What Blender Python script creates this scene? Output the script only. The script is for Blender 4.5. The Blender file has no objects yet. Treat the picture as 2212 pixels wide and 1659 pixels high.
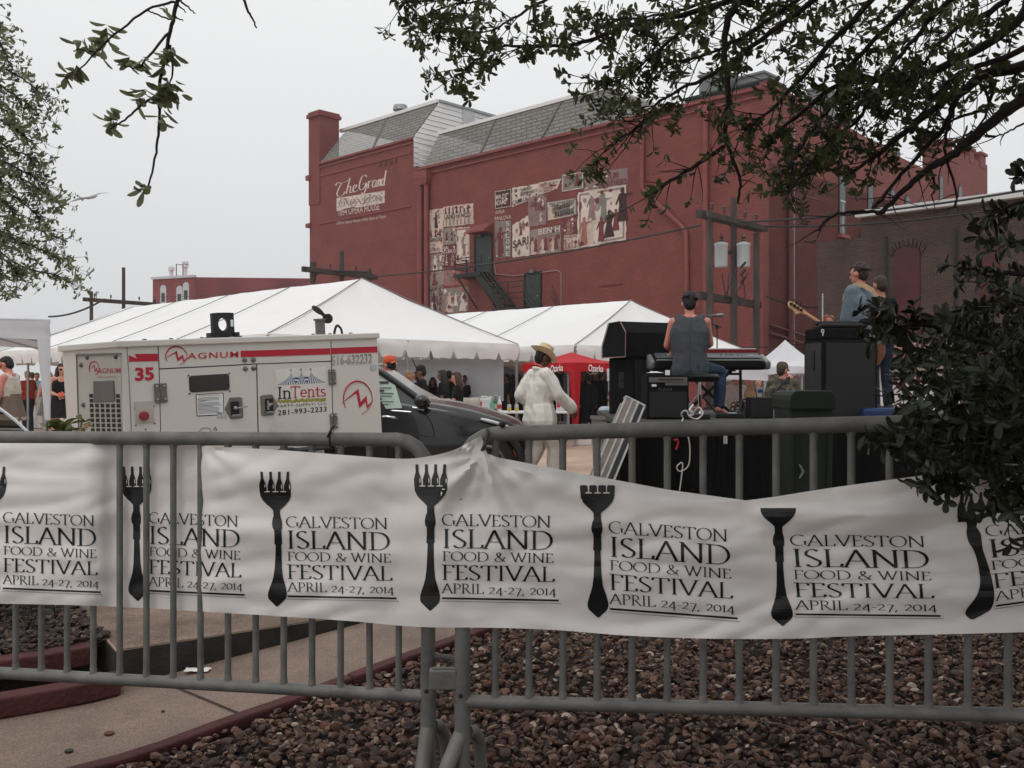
import bpy, math, random
import numpy as np
from mathutils import Vector as V, Matrix, noise
random.seed(7)
S = bpy.context.scene
COL = S.collection
R = math.radians
# ---------------------------------------------------------------- camera, sky, sun, exposure
FPX, CX, CY, CAMZ = 2080.0, 1106.0, 829.5, 1.37      # focal length and centre in 2212 x 1659 picture units
cd = bpy.data.cameras.new('camera'); cam = bpy.data.objects.new('camera', cd); COL.objects.link(cam)
cam.location = (0, 0, CAMZ); cam.rotation_euler = (R(90), 0, 0)
cd.sensor_width = 36; cd.lens = FPX / 2212 * 36; cd.clip_end = 1500; cd.clip_start = 0.05
S.camera = cam
S.view_settings.view_transform = 'Standard'; S.view_settings.look = 'None'
S.view_settings.exposure = 0.0; S.view_settings.gamma = 1.0
SUN_EL, SUN_AZ = 62, 200
w = bpy.data.worlds.new('World'); S.world = w; w.use_nodes = True
nt = w.node_tree; nt.nodes.clear()
out = nt.nodes.new('ShaderNodeOutputWorld'); bg = nt.nodes.new('ShaderNodeBackground')
sky = nt.nodes.new('ShaderNodeTexSky'); sky.sky_type = 'NISHITA'; sky.sun_disc = False
sky.sun_elevation = R(SUN_EL); sky.sun_rotation = R(SUN_AZ); sky.dust_density = 6; sky.air_density = 1.5
hs = nt.nodes.new('ShaderNodeHueSaturation'); hs.inputs['Saturation'].default_value = 0.12
tc = nt.nodes.new('ShaderNodeTexCoord'); sx = nt.nodes.new('ShaderNodeSeparateXYZ')
cr = nt.nodes.new('ShaderNodeValToRGB')
els = cr.color_ramp.elements
els[0].position = 0.0; els[0].color = (0.70, 0.712, 0.722, 1)
els[1].position = 1.0; els[1].color = (1.08, 1.08, 1.08, 1)
e = els.new(0.12); e.color = (0.765, 0.777, 0.79, 1)
e = els.new(0.36); e.color = (0.90, 0.906, 0.91, 1)
nz = nt.nodes.new('ShaderNodeTexNoise'); nz.inputs['Scale'].default_value = 1.6; nz.inputs['Detail'].default_value = 3
mx = nt.nodes.new('ShaderNodeMix'); mx.data_type = 'RGBA'; mx.inputs[0].default_value = 0.88
sc = nt.nodes.new('ShaderNodeVectorMath'); sc.operation = 'SCALE'; sc.inputs['Scale'].default_value = 10.5
mr = nt.nodes.new('ShaderNodeMapRange'); mr.inputs['To Min'].default_value = 0.95; mr.inputs['To Max'].default_value = 1.05
m2 = nt.nodes.new('ShaderNodeVectorMath'); m2.operation = 'SCALE'
L = nt.links.new
L(tc.outputs['Generated'], sx.inputs[0]); L(sx.outputs['Z'], cr.inputs[0]); L(cr.outputs[0], sc.inputs[0])
L(tc.outputs['Generated'], nz.inputs['Vector']); L(nz.outputs[0], mr.inputs['Value'])
L(sc.outputs[0], m2.inputs[0]); L(mr.outputs[0], m2.inputs['Scale'])
L(sky.outputs[0], hs.inputs['Color']); L(hs.outputs[0], mx.inputs[6]); L(m2.outputs[0], mx.inputs[7])
L(mx.outputs[2], bg.inputs['Color']); bg.inputs['Strength'].default_value = 0.1; L(bg.outputs[0], out.inputs[0])
sl = bpy.data.lights.new('sun', 'SUN'); sl.energy = 0.6; sl.angle = R(25); sl.color = (1, 0.97, 0.93)
so = bpy.data.objects.new('sun', sl); COL.objects.link(so)
so.rotation_euler = (R(90 - SUN_EL), 0, R(180 - SUN_AZ))

# ---------------------------------------------------------------- helpers
def lin(r, g, b):
    return tuple(((c / 255) / 12.92 if c <= 10.3 else (((c / 255) + 0.055) / 1.055) ** 2.4) for c in (r, g, b))
MATS = {}
def mat(name, col, rough=0.7, var=0.12, scale=4.0, bump=0.0, metal=0.0, bscale=None, spec=0.4, coat=0.0, trans=0.0, island=0.0, stain=None, stretch=None, speck=None):
    """procedural material: base colour varied by two noises, optional stains, bump and per-island variation"""
    if name in MATS: return MATS[name]
    m = bpy.data.materials.new(name); m.use_nodes = True; t = m.node_tree; b = t.nodes['Principled BSDF']
    N = t.nodes.new; L = t.links.new
    b.inputs['Roughness'].default_value = rough; b.inputs['Metallic'].default_value = metal
    b.inputs['Specular IOR Level'].default_value = spec; b.inputs['Coat Weight'].default_value = coat
    c = N('ShaderNodeTexCoord'); n = N('ShaderNodeTexNoise'); n.inputs['Scale'].default_value = scale; n.inputs['Detail'].default_value = 6
    vec = c.outputs['Object']
    if stretch:
        mp = N('ShaderNodeMapping'); mp.inputs['Scale'].default_value = stretch; L(vec, mp.inputs[0]); vec = mp.outputs[0]
    L(vec, n.inputs['Vector'])
    r = N('ShaderNodeValToRGB'); r.color_ramp.elements[0].position = 0.3; r.color_ramp.elements[1].position = 0.7
    r.color_ramp.elements[0].color = (*[x * (1 - var) for x in col], 1); r.color_ramp.elements[1].color = (*[min(1, x * (1 + var)) for x in col], 1)
    L(n.outputs[0], r.inputs[0]); o = r.outputs[0]
    if stain:
        n2 = N('ShaderNodeTexNoise'); n2.inputs['Scale'].default_value = stain[1]; n2.inputs['Detail'].default_value = 8; n2.inputs['Roughness'].default_value = 0.7
        L(vec, n2.inputs['Vector'])
        r2 = N('ShaderNodeValToRGB'); r2.color_ramp.elements[0].position = stain[2]; r2.color_ramp.elements[1].position = stain[2] + stain[3]
        L(n2.outputs[0], r2.inputs[0]); mm = N('ShaderNodeMix'); mm.data_type = 'RGBA'
        L(r2.outputs[0], mm.inputs[0]); L(o, mm.inputs[6]); mm.inputs[7].default_value = (*stain[0], 1); o = mm.outputs[2]
    if island:
        g = N('ShaderNodeNewGeometry'); h = N('ShaderNodeHueSaturation'); q = N('ShaderNodeMapRange')
        q.inputs['To Min'].default_value = 1 - island; q.inputs['To Max'].default_value = 1 + island
        L(g.outputs['Random Per Island'], q.inputs['Value']); L(q.outputs[0], h.inputs['Value']); L(o, h.inputs['Color']); o = h.outputs[0]
    if speck:
        n4 = N('ShaderNodeTexNoise'); n4.inputs['Scale'].default_value = speck[0]; n4.inputs['Detail'].default_value = 2; L(vec, n4.inputs['Vector']); q4 = N('ShaderNodeMapRange'); q4.inputs['From Min'].default_value = .3; q4.inputs['From Max'].default_value = .7
        q4.inputs['To Min'].default_value = 1 - speck[1]; q4.inputs['To Max'].default_value = 1 + speck[1]; h4 = N('ShaderNodeHueSaturation'); L(n4.outputs[0], q4.inputs['Value']); L(q4.outputs[0], h4.inputs['Value']); L(o, h4.inputs['Color']); o = h4.outputs[0]
    L(o, b.inputs['Base Color'])
    if bump:
        n3 = N('ShaderNodeTexNoise'); n3.inputs['Scale'].default_value = bscale or scale * 8; n3.inputs['Detail'].default_value = 5
        L(vec, n3.inputs['Vector']); bp = N('ShaderNodeBump'); bp.inputs['Strength'].default_value = bump; bp.inputs['Distance'].default_value = 0.02
        L(n3.outputs[0], bp.inputs['Height']); L(bp.outputs[0], b.inputs['Normal'])
    if trans:
        tr = N('ShaderNodeBsdfTranslucent'); ms = N('ShaderNodeMixShader'); ms.inputs[0].default_value = trans
        L(o, tr.inputs[0]); L(b.outputs[0], ms.inputs[1]); L(tr.outputs[0], ms.inputs[2]); L(ms.outputs[0], t.nodes['Material Output'].inputs[0])
    MATS[name] = m
    return m
def P(px, py, Y):            # picture units and a distance -> point in the world
    return V(((px - CX) / FPX * Y, Y, CAMZ - (py - CY) / FPX * Y))
def tag(o, label=None, cat=None, group=None, kind=None):
    if label: o['label'] = label
    if cat: o['category'] = cat
    if group: o['group'] = group
    if kind: o['kind'] = kind
    return o
def thing(name, label, cat, loc=(0, 0, 0), rz=0, group=None, M=None):
    o = bpy.data.objects.new(name, None); COL.objects.link(o); o.empty_display_size = 0.2
    if M is not None: o.matrix_basis = M
    else: o.location = loc; o.rotation_euler = (0, 0, rz)
    return tag(o, label, cat, group)
def mbasis(o):
    return Matrix.LocRotScale(o.location, o.rotation_euler, o.scale)
def mw(o):
    m = mbasis(o)
    while o.parent: o = o.parent; m = mbasis(o) @ m
    return m
class Plane:                 # rays of the photograph's camera met with planes of an object's own frame
    def __init__(s, root): s.M = mw(root); s.I = s.M.inverted(); s.ro = s.I @ V((0, 0, CAMZ)); s.I3 = s.I.to_3x3()
    def at(s, px, py, axis=1, val=0.0):
        d = s.I3 @ V(((px - CX) / FPX, 1, -(py - CY) / FPX)); t = (val - s.ro[axis]) / d[axis]; return s.ro + d * t
class MB:
    def __init__(s): s.v = []; s.f = []; s.mi = []
    def add(s, vs, fs, mi=0):
        b = len(s.v); s.v += [V(x) for x in vs]
        for f in fs: s.f.append([i + b for i in f]); s.mi.append(mi)
        return s
    def box(s, c, d, mi=0, rot=None, taper=1.0):
        c = V(c); h = V(d) / 2; vs = []
        for z in (-1, 1):
            k = taper if z > 0 else 1
            for x, y in ((-1, -1), (1, -1), (1, 1), (-1, 1)):
                p = V((x * h.x * k, y * h.y * k, z * h.z)); vs.append(c + (rot @ p if rot else p))
        return s.add(vs, [(3, 2, 1, 0), (4, 5, 6, 7), (0, 1, 5, 4), (1, 2, 6, 5), (2, 3, 7, 6), (3, 0, 4, 7)], mi)
    def beam(s, a, b, wd, ht, mi=0, up=V((0, 0, 1))):
        a = V(a); b = V(b); d = (b - a).normalized(); sd = d.cross(up)
        sd = sd.normalized() if sd.length > 1e-4 else V((1, 0, 0)); u = sd.cross(d)
        vs = [p + sd * x * wd / 2 + u * y * ht / 2 for p in (a, b) for x, y in ((-1, -1), (1, -1), (1, 1), (-1, 1))]
        return s.add(vs, [(3, 2, 1, 0), (4, 5, 6, 7), (0, 1, 5, 4), (1, 2, 6, 5), (2, 3, 7, 6), (3, 0, 4, 7)], mi)
    def tube(s, pts, r, n=8, mi=0, closed=False, cap=True):
        pts = [V(p) for p in pts]; k = len(pts); rs = r if isinstance(r, (list, tuple)) else [r] * k
        rings = []; prev = None
        for i, p in enumerate(pts):
            a = pts[i - 1] if (i > 0 or closed) else p; b = pts[(i + 1) % k] if (i < k - 1 or closed) else p
            d = (b - a); d = d.normalized() if d.length > 1e-9 else V((0, 0, 1))
            if prev is None: prev = d.orthogonal().normalized()
            x = prev - d * prev.dot(d); x = x.normalized() if x.length > 1e-6 else d.orthogonal().normalized(); prev = x; y = d.cross(x)
            rings.append([p + (x * math.cos(2 * math.pi * j / n) + y * math.sin(2 * math.pi * j / n)) * rs[i] for j in range(n)])
        vs = [q for g in rings for q in g]; fs = []
        for i in range(k if closed else k - 1):
            for j in range(n):
                a = i * n + j; b = i * n + (j + 1) % n; c = ((i + 1) % k) * n
                fs.append((a, b, c + (j + 1) % n, c + j))
        if cap and not closed: fs += [tuple(range(n))[::-1], tuple(range((k - 1) * n, k * n))]
        return s.add(vs, fs, mi)
    def lathe(s, prof, c=(0, 0, 0), n=16, mi=0, M=None):
        c = V(c); vs = []; fs = []; k = len(prof)
        for r, z in prof:
            for j in range(n):
                a = 2 * math.pi * j / n; p = V((r * math.cos(a), r * math.sin(a), z)); vs.append(c + (M @ p if M else p))
        for i in range(k - 1):
            for j in range(n):
                fs.append((i * n + j, i * n + (j + 1) % n, (i + 1) * n + (j + 1) % n, (i + 1) * n + j))
        fs += [tuple(range(n))[::-1], tuple(range((k - 1) * n, k * n))]
        return s.add(vs, fs, mi)
    def ell(s, c, r, mi=0, M=None, nu=14, nv=9):
        c = V(c); r = V(r) if not isinstance(r, (int, float)) else V((r, r, r)); vs = []; fs = []
        for i in range(nv + 1):
            t = math.pi * i / nv
            for j in range(nu):
                a = 2 * math.pi * j / nu
                p = V((r.x * math.sin(t) * math.cos(a), r.y * math.sin(t) * math.sin(a), -r.z * math.cos(t))); vs.append(c + (M @ p if M else p))
        for i in range(nv):
            for j in range(nu):
                fs.append((i * nu + j, i * nu + (j + 1) % nu, (i + 1) * nu + (j + 1) % nu, (i + 1) * nu + j))
        return s.add(vs, fs, mi)
    def cap(s, a, b, ra, rb, n=10, mi=0):   # tapered capsule
        a = V(a); b = V(b); d = b - a; l = d.length
        if l < 1e-6: return s.ell(a, ra, mi)
        d /= l; pts = []; rs = []
        for q in (90, 60, 30): pts.append(a - d * ra * math.sin(R(q))); rs.append(max(ra * math.cos(R(q)), ra * 0.05))
        pts += [a, b]; rs += [ra, rb]
        for q in (30, 60, 90): pts.append(b + d * rb * math.sin(R(q))); rs.append(max(rb * math.cos(R(q)), rb * 0.05))
        return s.tube(pts, rs, n, mi)
    def grid(s, fn, nu, nv, mi=0):
        vs = [fn(i / nu, j / nv) for j in range(nv + 1) for i in range(nu + 1)]
        return s.add(vs, [(j * (nu + 1) + i, j * (nu + 1) + i + 1, (j + 1) * (nu + 1) + i + 1, (j + 1) * (nu + 1) + i) for j in range(nv) for i in range(nu)], mi)
    def poly(s, pts, mi=0): return s.add(pts, [tuple(range(len(pts)))], mi)
    def prism(s, pts, off, mi=0):
        n = len(pts); off = V(off); vs = [V(p) for p in pts] + [V(p) + off for p in pts]
        return s.add(vs, [tuple(range(n))[::-1], tuple(range(n, 2 * n))] + [(i, (i + 1) % n, n + (i + 1) % n, n + i) for i in range(n)], mi)
    def build(s, name, mats, parent=None, world=False, smooth=None, bevel=0, label=None, kind=None, fix=True):
        vs = s.v
        if world and parent: I = mw(parent).inverted(); vs = [I @ p for p in vs]
        me = bpy.data.meshes.new(name); me.from_pydata([tuple(p) for p in vs], [], s.f)
        for m in (mats if isinstance(mats, (list, tuple)) else [mats]): me.materials.append(m)
        me.polygons.foreach_set('material_index', s.mi)
        if fix:
            import bmesh
            bm = bmesh.new(); bm.from_mesh(me); bmesh.ops.recalc_face_normals(bm, faces=bm.faces); bm.to_mesh(me); bm.free()
        if smooth is not None:
            me.shade_smooth(); me.set_sharp_from_angle(angle=R(smooth))
        me.update()
        o = bpy.data.objects.new(name, me); COL.objects.link(o)
        if parent: o.parent = parent
        if bevel:
            b = o.modifiers.new('bevel', 'BEVEL'); b.width = bevel; b.segments = 2; b.limit_method = 'ANGLE'; b.angle_limit = R(40)
        return tag(o, label, None, None, kind)
def dup(root, loc=None, rz=None, label=None, group=None):
    r = root.copy(); COL.objects.link(r)
    if loc is not None: r.location = loc
    if rz is not None: r.rotation_euler = (0, 0, rz)
    if label: r['label'] = label
    if group: r['group'] = group
    for ch in list(root.children):
        c = ch.copy(); COL.objects.link(c); c.parent = r
        for g in list(ch.children):
            d = g.copy(); COL.objects.link(d); d.parent = c
    return r
def curve_pts(pts, n=8, closed=False):     # Catmull-Rom through points
    pts = [V(p) for p in pts]; k = len(pts); res = []
    for i in range(k if closed else k - 1):
        p0 = pts[(i - 1) % k] if (i > 0 or closed) else pts[0]; p1 = pts[i]; p2 = pts[(i + 1) % k]
        p3 = pts[(i + 2) % k] if (i + 2 < k or closed) else p2
        for j in range(n):
            t = j / n
            res.append(0.5 * ((2 * p1) + (p2 - p0) * t + (2 * p0 - 5 * p1 + 4 * p2 - p3) * t * t + (3 * p1 - p0 - 3 * p2 + p3) * t ** 3))
    if not closed: res.append(pts[-1])
    return res
def interp(x, tab):
    if x <= tab[0][0]: return tab[0][1]
    for (a, b), (c, d) in zip(tab, tab[1:]):
        if x <= c: return b + (d - b) * (x - a) / (c - a)
    return tab[-1][1]
def smooth_tab(x, tab):
    xs = [t[0] for t in tab]; i = max(0, min(len(xs) - 2, sum(1 for q in xs if q <= x) - 1))
    t = max(0, min(1, (x - xs[i]) / (xs[i + 1] - xs[i]))); y = [q[1] for q in tab]
    def sl(j):
        if j == 0: return (y[1] - y[0]) / (xs[1] - xs[0])
        if j == len(xs) - 1: return (y[-1] - y[-2]) / (xs[-1] - xs[-2])
        return (y[j + 1] - y[j - 1]) / (xs[j + 1] - xs[j - 1])
    h = xs[i + 1] - xs[i]; a, b, m0, m1 = y[i], y[i + 1], sl(i) * h, sl(i + 1) * h
    return (2 * t ** 3 - 3 * t * t + 1) * a + (t ** 3 - 2 * t * t + t) * m0 + (-2 * t ** 3 + 3 * t * t) * b + (t ** 3 - t * t) * m1
# ---- lettering: the built-in sans face, and a serif face drawn with a broad pen
_T = {}
def sans(s, bold=0.0, shear=0.0, spacing=1.0):
    k = (s, bold, shear, spacing)
    if k not in _T:
        c = bpy.data.curves.new('lettering', 'FONT'); c.body = s; c.size = 1; c.offset = bold; c.shear = shear; c.resolution_u = 3; c.space_character = spacing
        o = bpy.data.objects.new('lettering', c); me = bpy.data.meshes.new_from_object(o)
        vs = [(p.co.x, p.co.y) for p in me.vertices]; fs = [tuple(f.vertices) for f in me.polygons]
        bpy.data.meshes.remove(me); bpy.data.objects.remove(o); bpy.data.curves.remove(c)
        x0 = min(p[0] for p in vs); x1 = max(p[0] for p in vs); y0 = min(p[1] for p in vs); y1 = max(p[1] for p in vs)
        _T[k] = ([((x - x0) / (x1 - x0), (y - y0) / (y1 - y0)) for x, y in vs], fs, (x1 - x0) / (y1 - y0))
    return _T[k]
def put_sans(mb, s, fn, mi=0, **kw):
    vs, fs, _ = sans(s, **kw); mb.add([fn(x, y) for x, y in vs], fs, mi)
def arc(cx, cy, rx, ry, a0, a1, n=12):
    return [(cx + rx * math.cos(R(a0 + (a1 - a0) * i / n)), cy + ry * math.sin(R(a0 + (a1 - a0) * i / n))) for i in range(n + 1)]
def ln(*a): return [(a[i], a[i + 1]) for i in range(0, len(a), 2)]
# glyph: (advance, strokes, serif points (x, y[, half width]))
GL = {
 'G': (.86, [arc(.45, .5, .40, .49, 50, 300), ln(.76, .10, .76, .42)], [(.76, .42)]),
 'A': (.82, [ln(.06, 0, .40, 1), ln(.40, 1.0, .76, 0), ln(.2, .36, .62, .36)], [(.06, 0), (.76, 0)]),
 'L': (.62, [ln(.16, 0, .16, 1), ln(.16, .02, .56, .02), ln(.56, .02, .59, .2)], [(.16, 1), (.1, 0)]),
 'V': (.80, [ln(.06, 1, .42, 0), ln(.42, 0, .74, 1)], [(.06, 1), (.74, 1)]),
 'E': (.60, [ln(.15, 0, .15, 1), ln(.15, .98, .5, .98), ln(.15, .53, .44, .53), ln(.15, .02, .53, .02), ln(.5, .98, .52, .83), ln(.53, .02, .56, .19)], [(.1, 1), (.1, 0)]),
 'S': (.58, [arc(.29, .75, .2, .235, 40, 200, 8) + arc(.29, .25, .22, .24, 20, -150, 9)], []),
 'T': (.74, [ln(.36, 0, .36, 1), ln(.05, .98, .69, .98), ln(.05, .98, .03, .82), ln(.69, .98, .71, .82)], [(.36, 0)]),
 'O': (.92, [arc(.46, .5, .40, .49, 0, 360, 24)], []),
 'N': (.92, [ln(.14, 0, .14, 1), ln(.12, 1, .76, 0), ln(.76, 0, .76, 1)], [(.14, 0), (.76, 1), (.1, 1, .07)]),
 'I': (.36, [ln(.18, 0, .18, 1)], [(.18, 0), (.18, 1)]),
 'D': (.88, [ln(.16, 0, .16, 1), [(.16, .99), (.36, .99)] + arc(.38, .5, .42, .49, 90, -90) + [(.16, .01)]], [(.1, 0), (.1, 1)]),
 'F': (.58, [ln(.15, 0, .15, 1), ln(.15, .98, .52, .98), ln(.15, .52, .45, .52), ln(.52, .98, .54, .82)], [(.15, 0), (.1, 1)]),
 'W': (1.14, [ln(.05, 1, .33, 0), ln(.33, 0, .56, 1), ln(.52, 1, .78, 0), ln(.78, 0, 1.06, 1)], [(.05, 1), (1.06, 1), (.54, 1, .06)]),
 'P': (.62, [ln(.15, 0, .15, 1), [(.15, .98)] + arc(.28, .72, .27, .26, 90, -90) + [(.15, .46)]], [(.15, 0), (.1, 1)]),
 'R': (.70, [ln(.15, 0, .15, 1), [(.15, .98)] + arc(.26, .74, .25, .24, 90, -90) + [(.15, .5)], ln(.3, .5, .66, 0)], [(.15, 0), (.1, 1), (.68, 0, .06)]),
 '&': (.86, [[(.78, .48), (.6, .14)] + arc(.34, .22, .25, .21, -60, -230, 8) + [(.3, .5), (.44, .66)] + arc(.34, .8, .13, .17, -30, 190, 8) + [(.3, .55), (.76, 0)]], [(.76, .48, .1)]),
 '2': (.52, [arc(.24, .48, .18, .19, 165, -20, 8) + [(.06, .03)], ln(.06, .03, .47, .03)], []),
 '4': (.56, [ln(.38, .66, .38, -.20), ln(.38, .66, .04, .08), ln(.04, .08, .52, .08)], []),
 '7': (.5, [ln(.05, .62, .46, .62), ln(.46, .62, .18, -.20)], []),
 '0': (.56, [arc(.27, .33, .23, .33, 0, 360, 18)], []),
 '1': (.34, [ln(.17, 0, .17, .66)], [(.17, 0), (.17, .66)]),
 '-': (.34, [ln(.04, .3, .3, .3)], []), ',': (.26, [ln(.14, .05, .06, -.18)], []), ' ': (.34, [], []),
 'n': (.62, [ln(.14, 0, .14, .66), [(.14, .5)] + arc(.31, .46, .18, .2, 140, 0, 8) + [(.49, 0)]], [(.14, 0), (.49, 0), (.1, .66, .07)]),
 'e': (.56, [[(.06, .35), (.5, .35)] + arc(.28, .34, .22, .32, 5, 320, 16)], []),
 't': (.42, [[(.2, .9), (.2, .14)] + arc(.3, .14, .1, .13, 180, 320, 6), ln(.03, .64, .38, .64)], []),
 's': (.48, [arc(.24, .49, .16, .16, 40, 200, 7) + arc(.24, .17, .18, .16, 20, -150, 8)], []),
 'U': (.8, [[(.14, 1), (.14, .3)] + arc(.4, .28, .26, .28, 180, 360, 10) + [(.66, 1)]], [(.14, 1), (.66, 1)]),
 'Y': (.74, [ln(.06, 1, .37, .48), ln(.68, 1, .37, .48), ln(.37, .48, .37, 0)], [(.06, 1), (.68, 1), (.37, 0)]),
 'C': (.8, [arc(.44, .5, .38, .49, 45, 315)], []),
 'r': (.42, [ln(.14, 0, .14, .66), [(.14, .45)] + arc(.28, .46, .14, .18, 160, 50, 5)], [(.14, 0)]),
}
def serif(mb, s, fn, mi=0, thick=.12, thin=.045, ser=.11, slab=None, track=0.0, flat=False):
    """fn(x in 0..1 along the whole run, y in cap heights, lift) -> point"""
    tot = sum(GL[c][0] + track for c in s); x0 = 0; k = 0
    for c in s:
        adv, strokes, sers = GL[c]
        def rib(pts, wfun):
            nonlocal k
            k += 1; n = len(pts); a = []
            for i, (x, y) in enumerate(pts):
                p, q = pts[max(0, i - 1)], pts[min(n - 1, i + 1)]
                if pts[0] == pts[-1] and i in (0, n - 1): p, q = pts[-2], pts[1]
                dx, dy = q[0] - p[0], q[1] - p[1]; l = math.hypot(dx, dy) or 1; dx /= l; dy /= l; h = wfun(dx, dy) / 2
                a.append(((x - dy * h), (y + dx * h), (x + dy * h), (y - dx * h)))
            vs = []
            for u0, v0, u1, v1 in a:
                vs += [fn((x0 + u0) / tot, v0, k), fn((x0 + u1) / tot, v1, k)]
            mb.add(vs, [(2 * i, 2 * i + 1, 2 * i + 3, 2 * i + 2) for i in range(n - 1)], mi)
        def nib(dx, dy):
            if slab: return slab
            t = abs(math.sin(math.atan2(dy, dx) - R(18))); return thin + (thick - thin) * max(0, min(1, (t - .34) / .6))
        for st in strokes:
            d = []
            for p, q in zip(st, st[1:]):       # straight runs are cut so they can follow a curved sheet
                m = max(1, int(math.hypot(q[0] - p[0], q[1] - p[1]) / .3)); d += [(p[0] + (q[0] - p[0]) * j / m, p[1] + (q[1] - p[1]) * j / m) for j in range(m)]
            rib(d + [st[-1]], nib)
        for sp in sers:
            h = sp[2] if len(sp) > 2 else ser
            rib([(sp[0] - h, sp[1] + (.0 if sp[1] < .5 else -.0)), (sp[0] + h, sp[1])], lambda a, b: slab or thin)
        x0 += adv + track
def quad(fr, bl, br, tr, tl, axis=1, val=0.0, eps=None, lift=0.0):
    """picture-unit corners on a plane -> function (u, v) giving points of that plane"""
    A, B, C, D = [fr.at(p[0], p[1], axis, val) for p in (bl, br, tr, tl)]
    def f(u, v, k=0):
        p = A * (1 - u) * (1 - v) + B * u * (1 - v) + C * u * v + D * (1 - u) * v
        if k: p = p.copy(); p[axis] += lift * k
        return p
    return f
# ---------------------------------------------------------------- the ground
DK = V((.82, .572, 0)); K0 = V((-2.03, 4.94, 0))
def zs(x, y):                                     # the pavement climbs towards the car park as a ramp
    t = (x + 1.84) * .82 + (y - 5.07) * .572
    return max(-.205, min(-.006, -.167 + .10 * t)) if t > -.4 else -.205
M_conc = mat('tan_concrete', lin(131, 113, 101), .85, .16, 3, .35, bscale=110, stain=(lin(92, 76, 66), 1.3, .5, .3), speck=(130, .35))
M_lot = mat('lot_concrete', lin(178, 152, 134), .9, .12, .8, .2, bscale=40, stain=(lin(128, 108, 96), .5, .5, .3))
M_soil = mat('dark_soil', lin(48, 38, 33), .95, .4, 9, .5)
M_kerb = mat('blackened_kerb', lin(44, 40, 38), .8, .4, 6, .4, stain=(lin(96, 84, 74), 2.2, .62, .15))
M_pad = mat('pad_concrete', lin(124, 105, 92), .9, .25, 3, .4, bscale=70, stain=(lin(70, 60, 52), 1.4, .48, .25), speck=(110, .4))
M_red = mat('red_timber', lin(74, 34, 34), .75, .35, 5, .5, stain=(lin(70, 40, 38), 4, .58, .15), stretch=(1, 1, 1))
m = MB(); m.poly([(-900, -900, -.3), (900, -900, -.3), (900, 900, -.3), (-900, 900, -.3)])
m.build('ground', mat('far_ground', lin(150, 140, 128), .9), kind='structure')
kr = K0 + DK * 2.1; kl = V((-2.67, 5.93, 0))
lot = [kl, K0, kr, V((1.0, 6.75, 0)), V((3.0, 7.3, 0)), V((14, 8.2, 0)), V((120, 12, 0)), V((120, 190, 0)), V((-120, 190, 0)), V((-120, 9, 0)), V((-7, 8.2, 0)), V((-3.6, 7.3, 0))]
m = MB(); m.prism([p - V((0, 0, .28)) for p in lot], (0, 0, .28), 0)
m.build('parking_lot', M_lot, kind='structure')
def padz(p, z=.004): return V((p.x, p.y, z))
m = MB(); bk = [V((-3.2, 7.0, 0)), V((-.9, 9.0, 0)), V((1.0, 7.6, 0)), kr + V((.1, .3, 0))]
m.poly([padz(p) for p in [kl + V((.005, .003, 0)), K0 + V((.005, .006, 0)), kr + V((0, .004, 0))] + bk[::-1]])
m.build('concrete_pad', M_pad, kind='structure')
m = MB(); nrm = V((DK.y, -DK.x, 0)) * .004
ol2 = V((-.838, -.545, 0)) * .005
ks = [kl + ol2, K0 + ol2 + V((0, -.003, 0)), K0 + DK * .02 + nrm, K0 + DK * .3 + nrm, kr + nrm]
for a, b in zip(ks, ks[1:]):
    m.poly([V((a.x, a.y, -.27)), V((b.x, b.y, -.27)), V((b.x, b.y, -.002)), V((a.x, a.y, -.002))])
m.build('kerb', M_kerb, kind='structure')
def pav(u, v): p = V((-2.15, 3.45, 0)) + V((.7275, .6861, 0)) * (-3 + 7.2 * u) + V((-.6861, .7275, 0)) * (4.6 * v - .03); return V((p.x, p.y, zs(p.x, p.y)))
m = MB(); m.grid(pav, 60, 40)
m.build('pavement', M_conc, kind='structure')
m = MB()                                            # control joint across the pavement
ja, jb = V((-1.78, 4.95, 0)), V((-1.23, 4.42, 0))
js = [ja.lerp(jb, i / 8) for i in range(9)]; jd = V((.68, .73, 0)).normalized() * .008
m.add([V((p.x + s * jd.x, p.y + s * jd.y, zs(p.x, p.y) + .004)) for p in js for s in (-1, 1)], [(2 * i, 2 * i + 1, 2 * i + 3, 2 * i + 2) for i in range(8)])
m.build('pavement_joint', mat('joint_dirt', lin(60, 48, 42), .95), kind='structure')
# edging of the stone bed, and the stacked timbers of the planting bed
E0, E1 = V((-2.15, 3.45, 0)), V((-.144, 5.33, 0)); ED = (E1 - E0).normalized(); EN = V((ED.y, -ED.x, 0))
t = thing('timber_edging', 'long dark red timber edging between the pavement and the brown stone bed', 'edging', E0)
def beam_on(a, b, wd, ht, lift, name, par, m_=None, sag=0.0):
    mb = MB(); n = 10; ps = [a.lerp(b, i / n) for i in range(n + 1)]
    vs = []; sd = V(((b - a).normalized().y, -(b - a).normalized().x, 0)) * wd / 2
    for i, p in enumerate(ps):
        z = zs(p.x, p.y) + lift; j = noise.noise(p * 3) * .006
        for s, q in ((-1, 0), (1, 0), (1, ht), (-1, ht)): vs.append(V((p.x, p.y, z + q + j)) + sd * s)
    mb.add(vs, [(4 * i + k, 4 * i + (k + 1) % 4, 4 * i + 4 + (k + 1) % 4, 4 * i + 4 + k) for i in range(n) for k in range(4)] + [(0, 1, 2, 3), (4 * n, 4 * n + 1, 4 * n + 2, 4 * n + 3)])
    return mb.build(name, m_ or M_red, par, world=True, bevel=.012)
beam_on(E0, E0 + ED * 1.85, .08, .065, -.02, 'timber', t)
beam_on(E0 + ED * 1.86, E0 + ED * 3.6, .08, .065, -.02, 'timber', t)
t = thing('bed_border', 'two stacked dark red timbers edging the planting bed beside the kerb', 'edging', (-2.4, 4.45, -.2))
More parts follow.
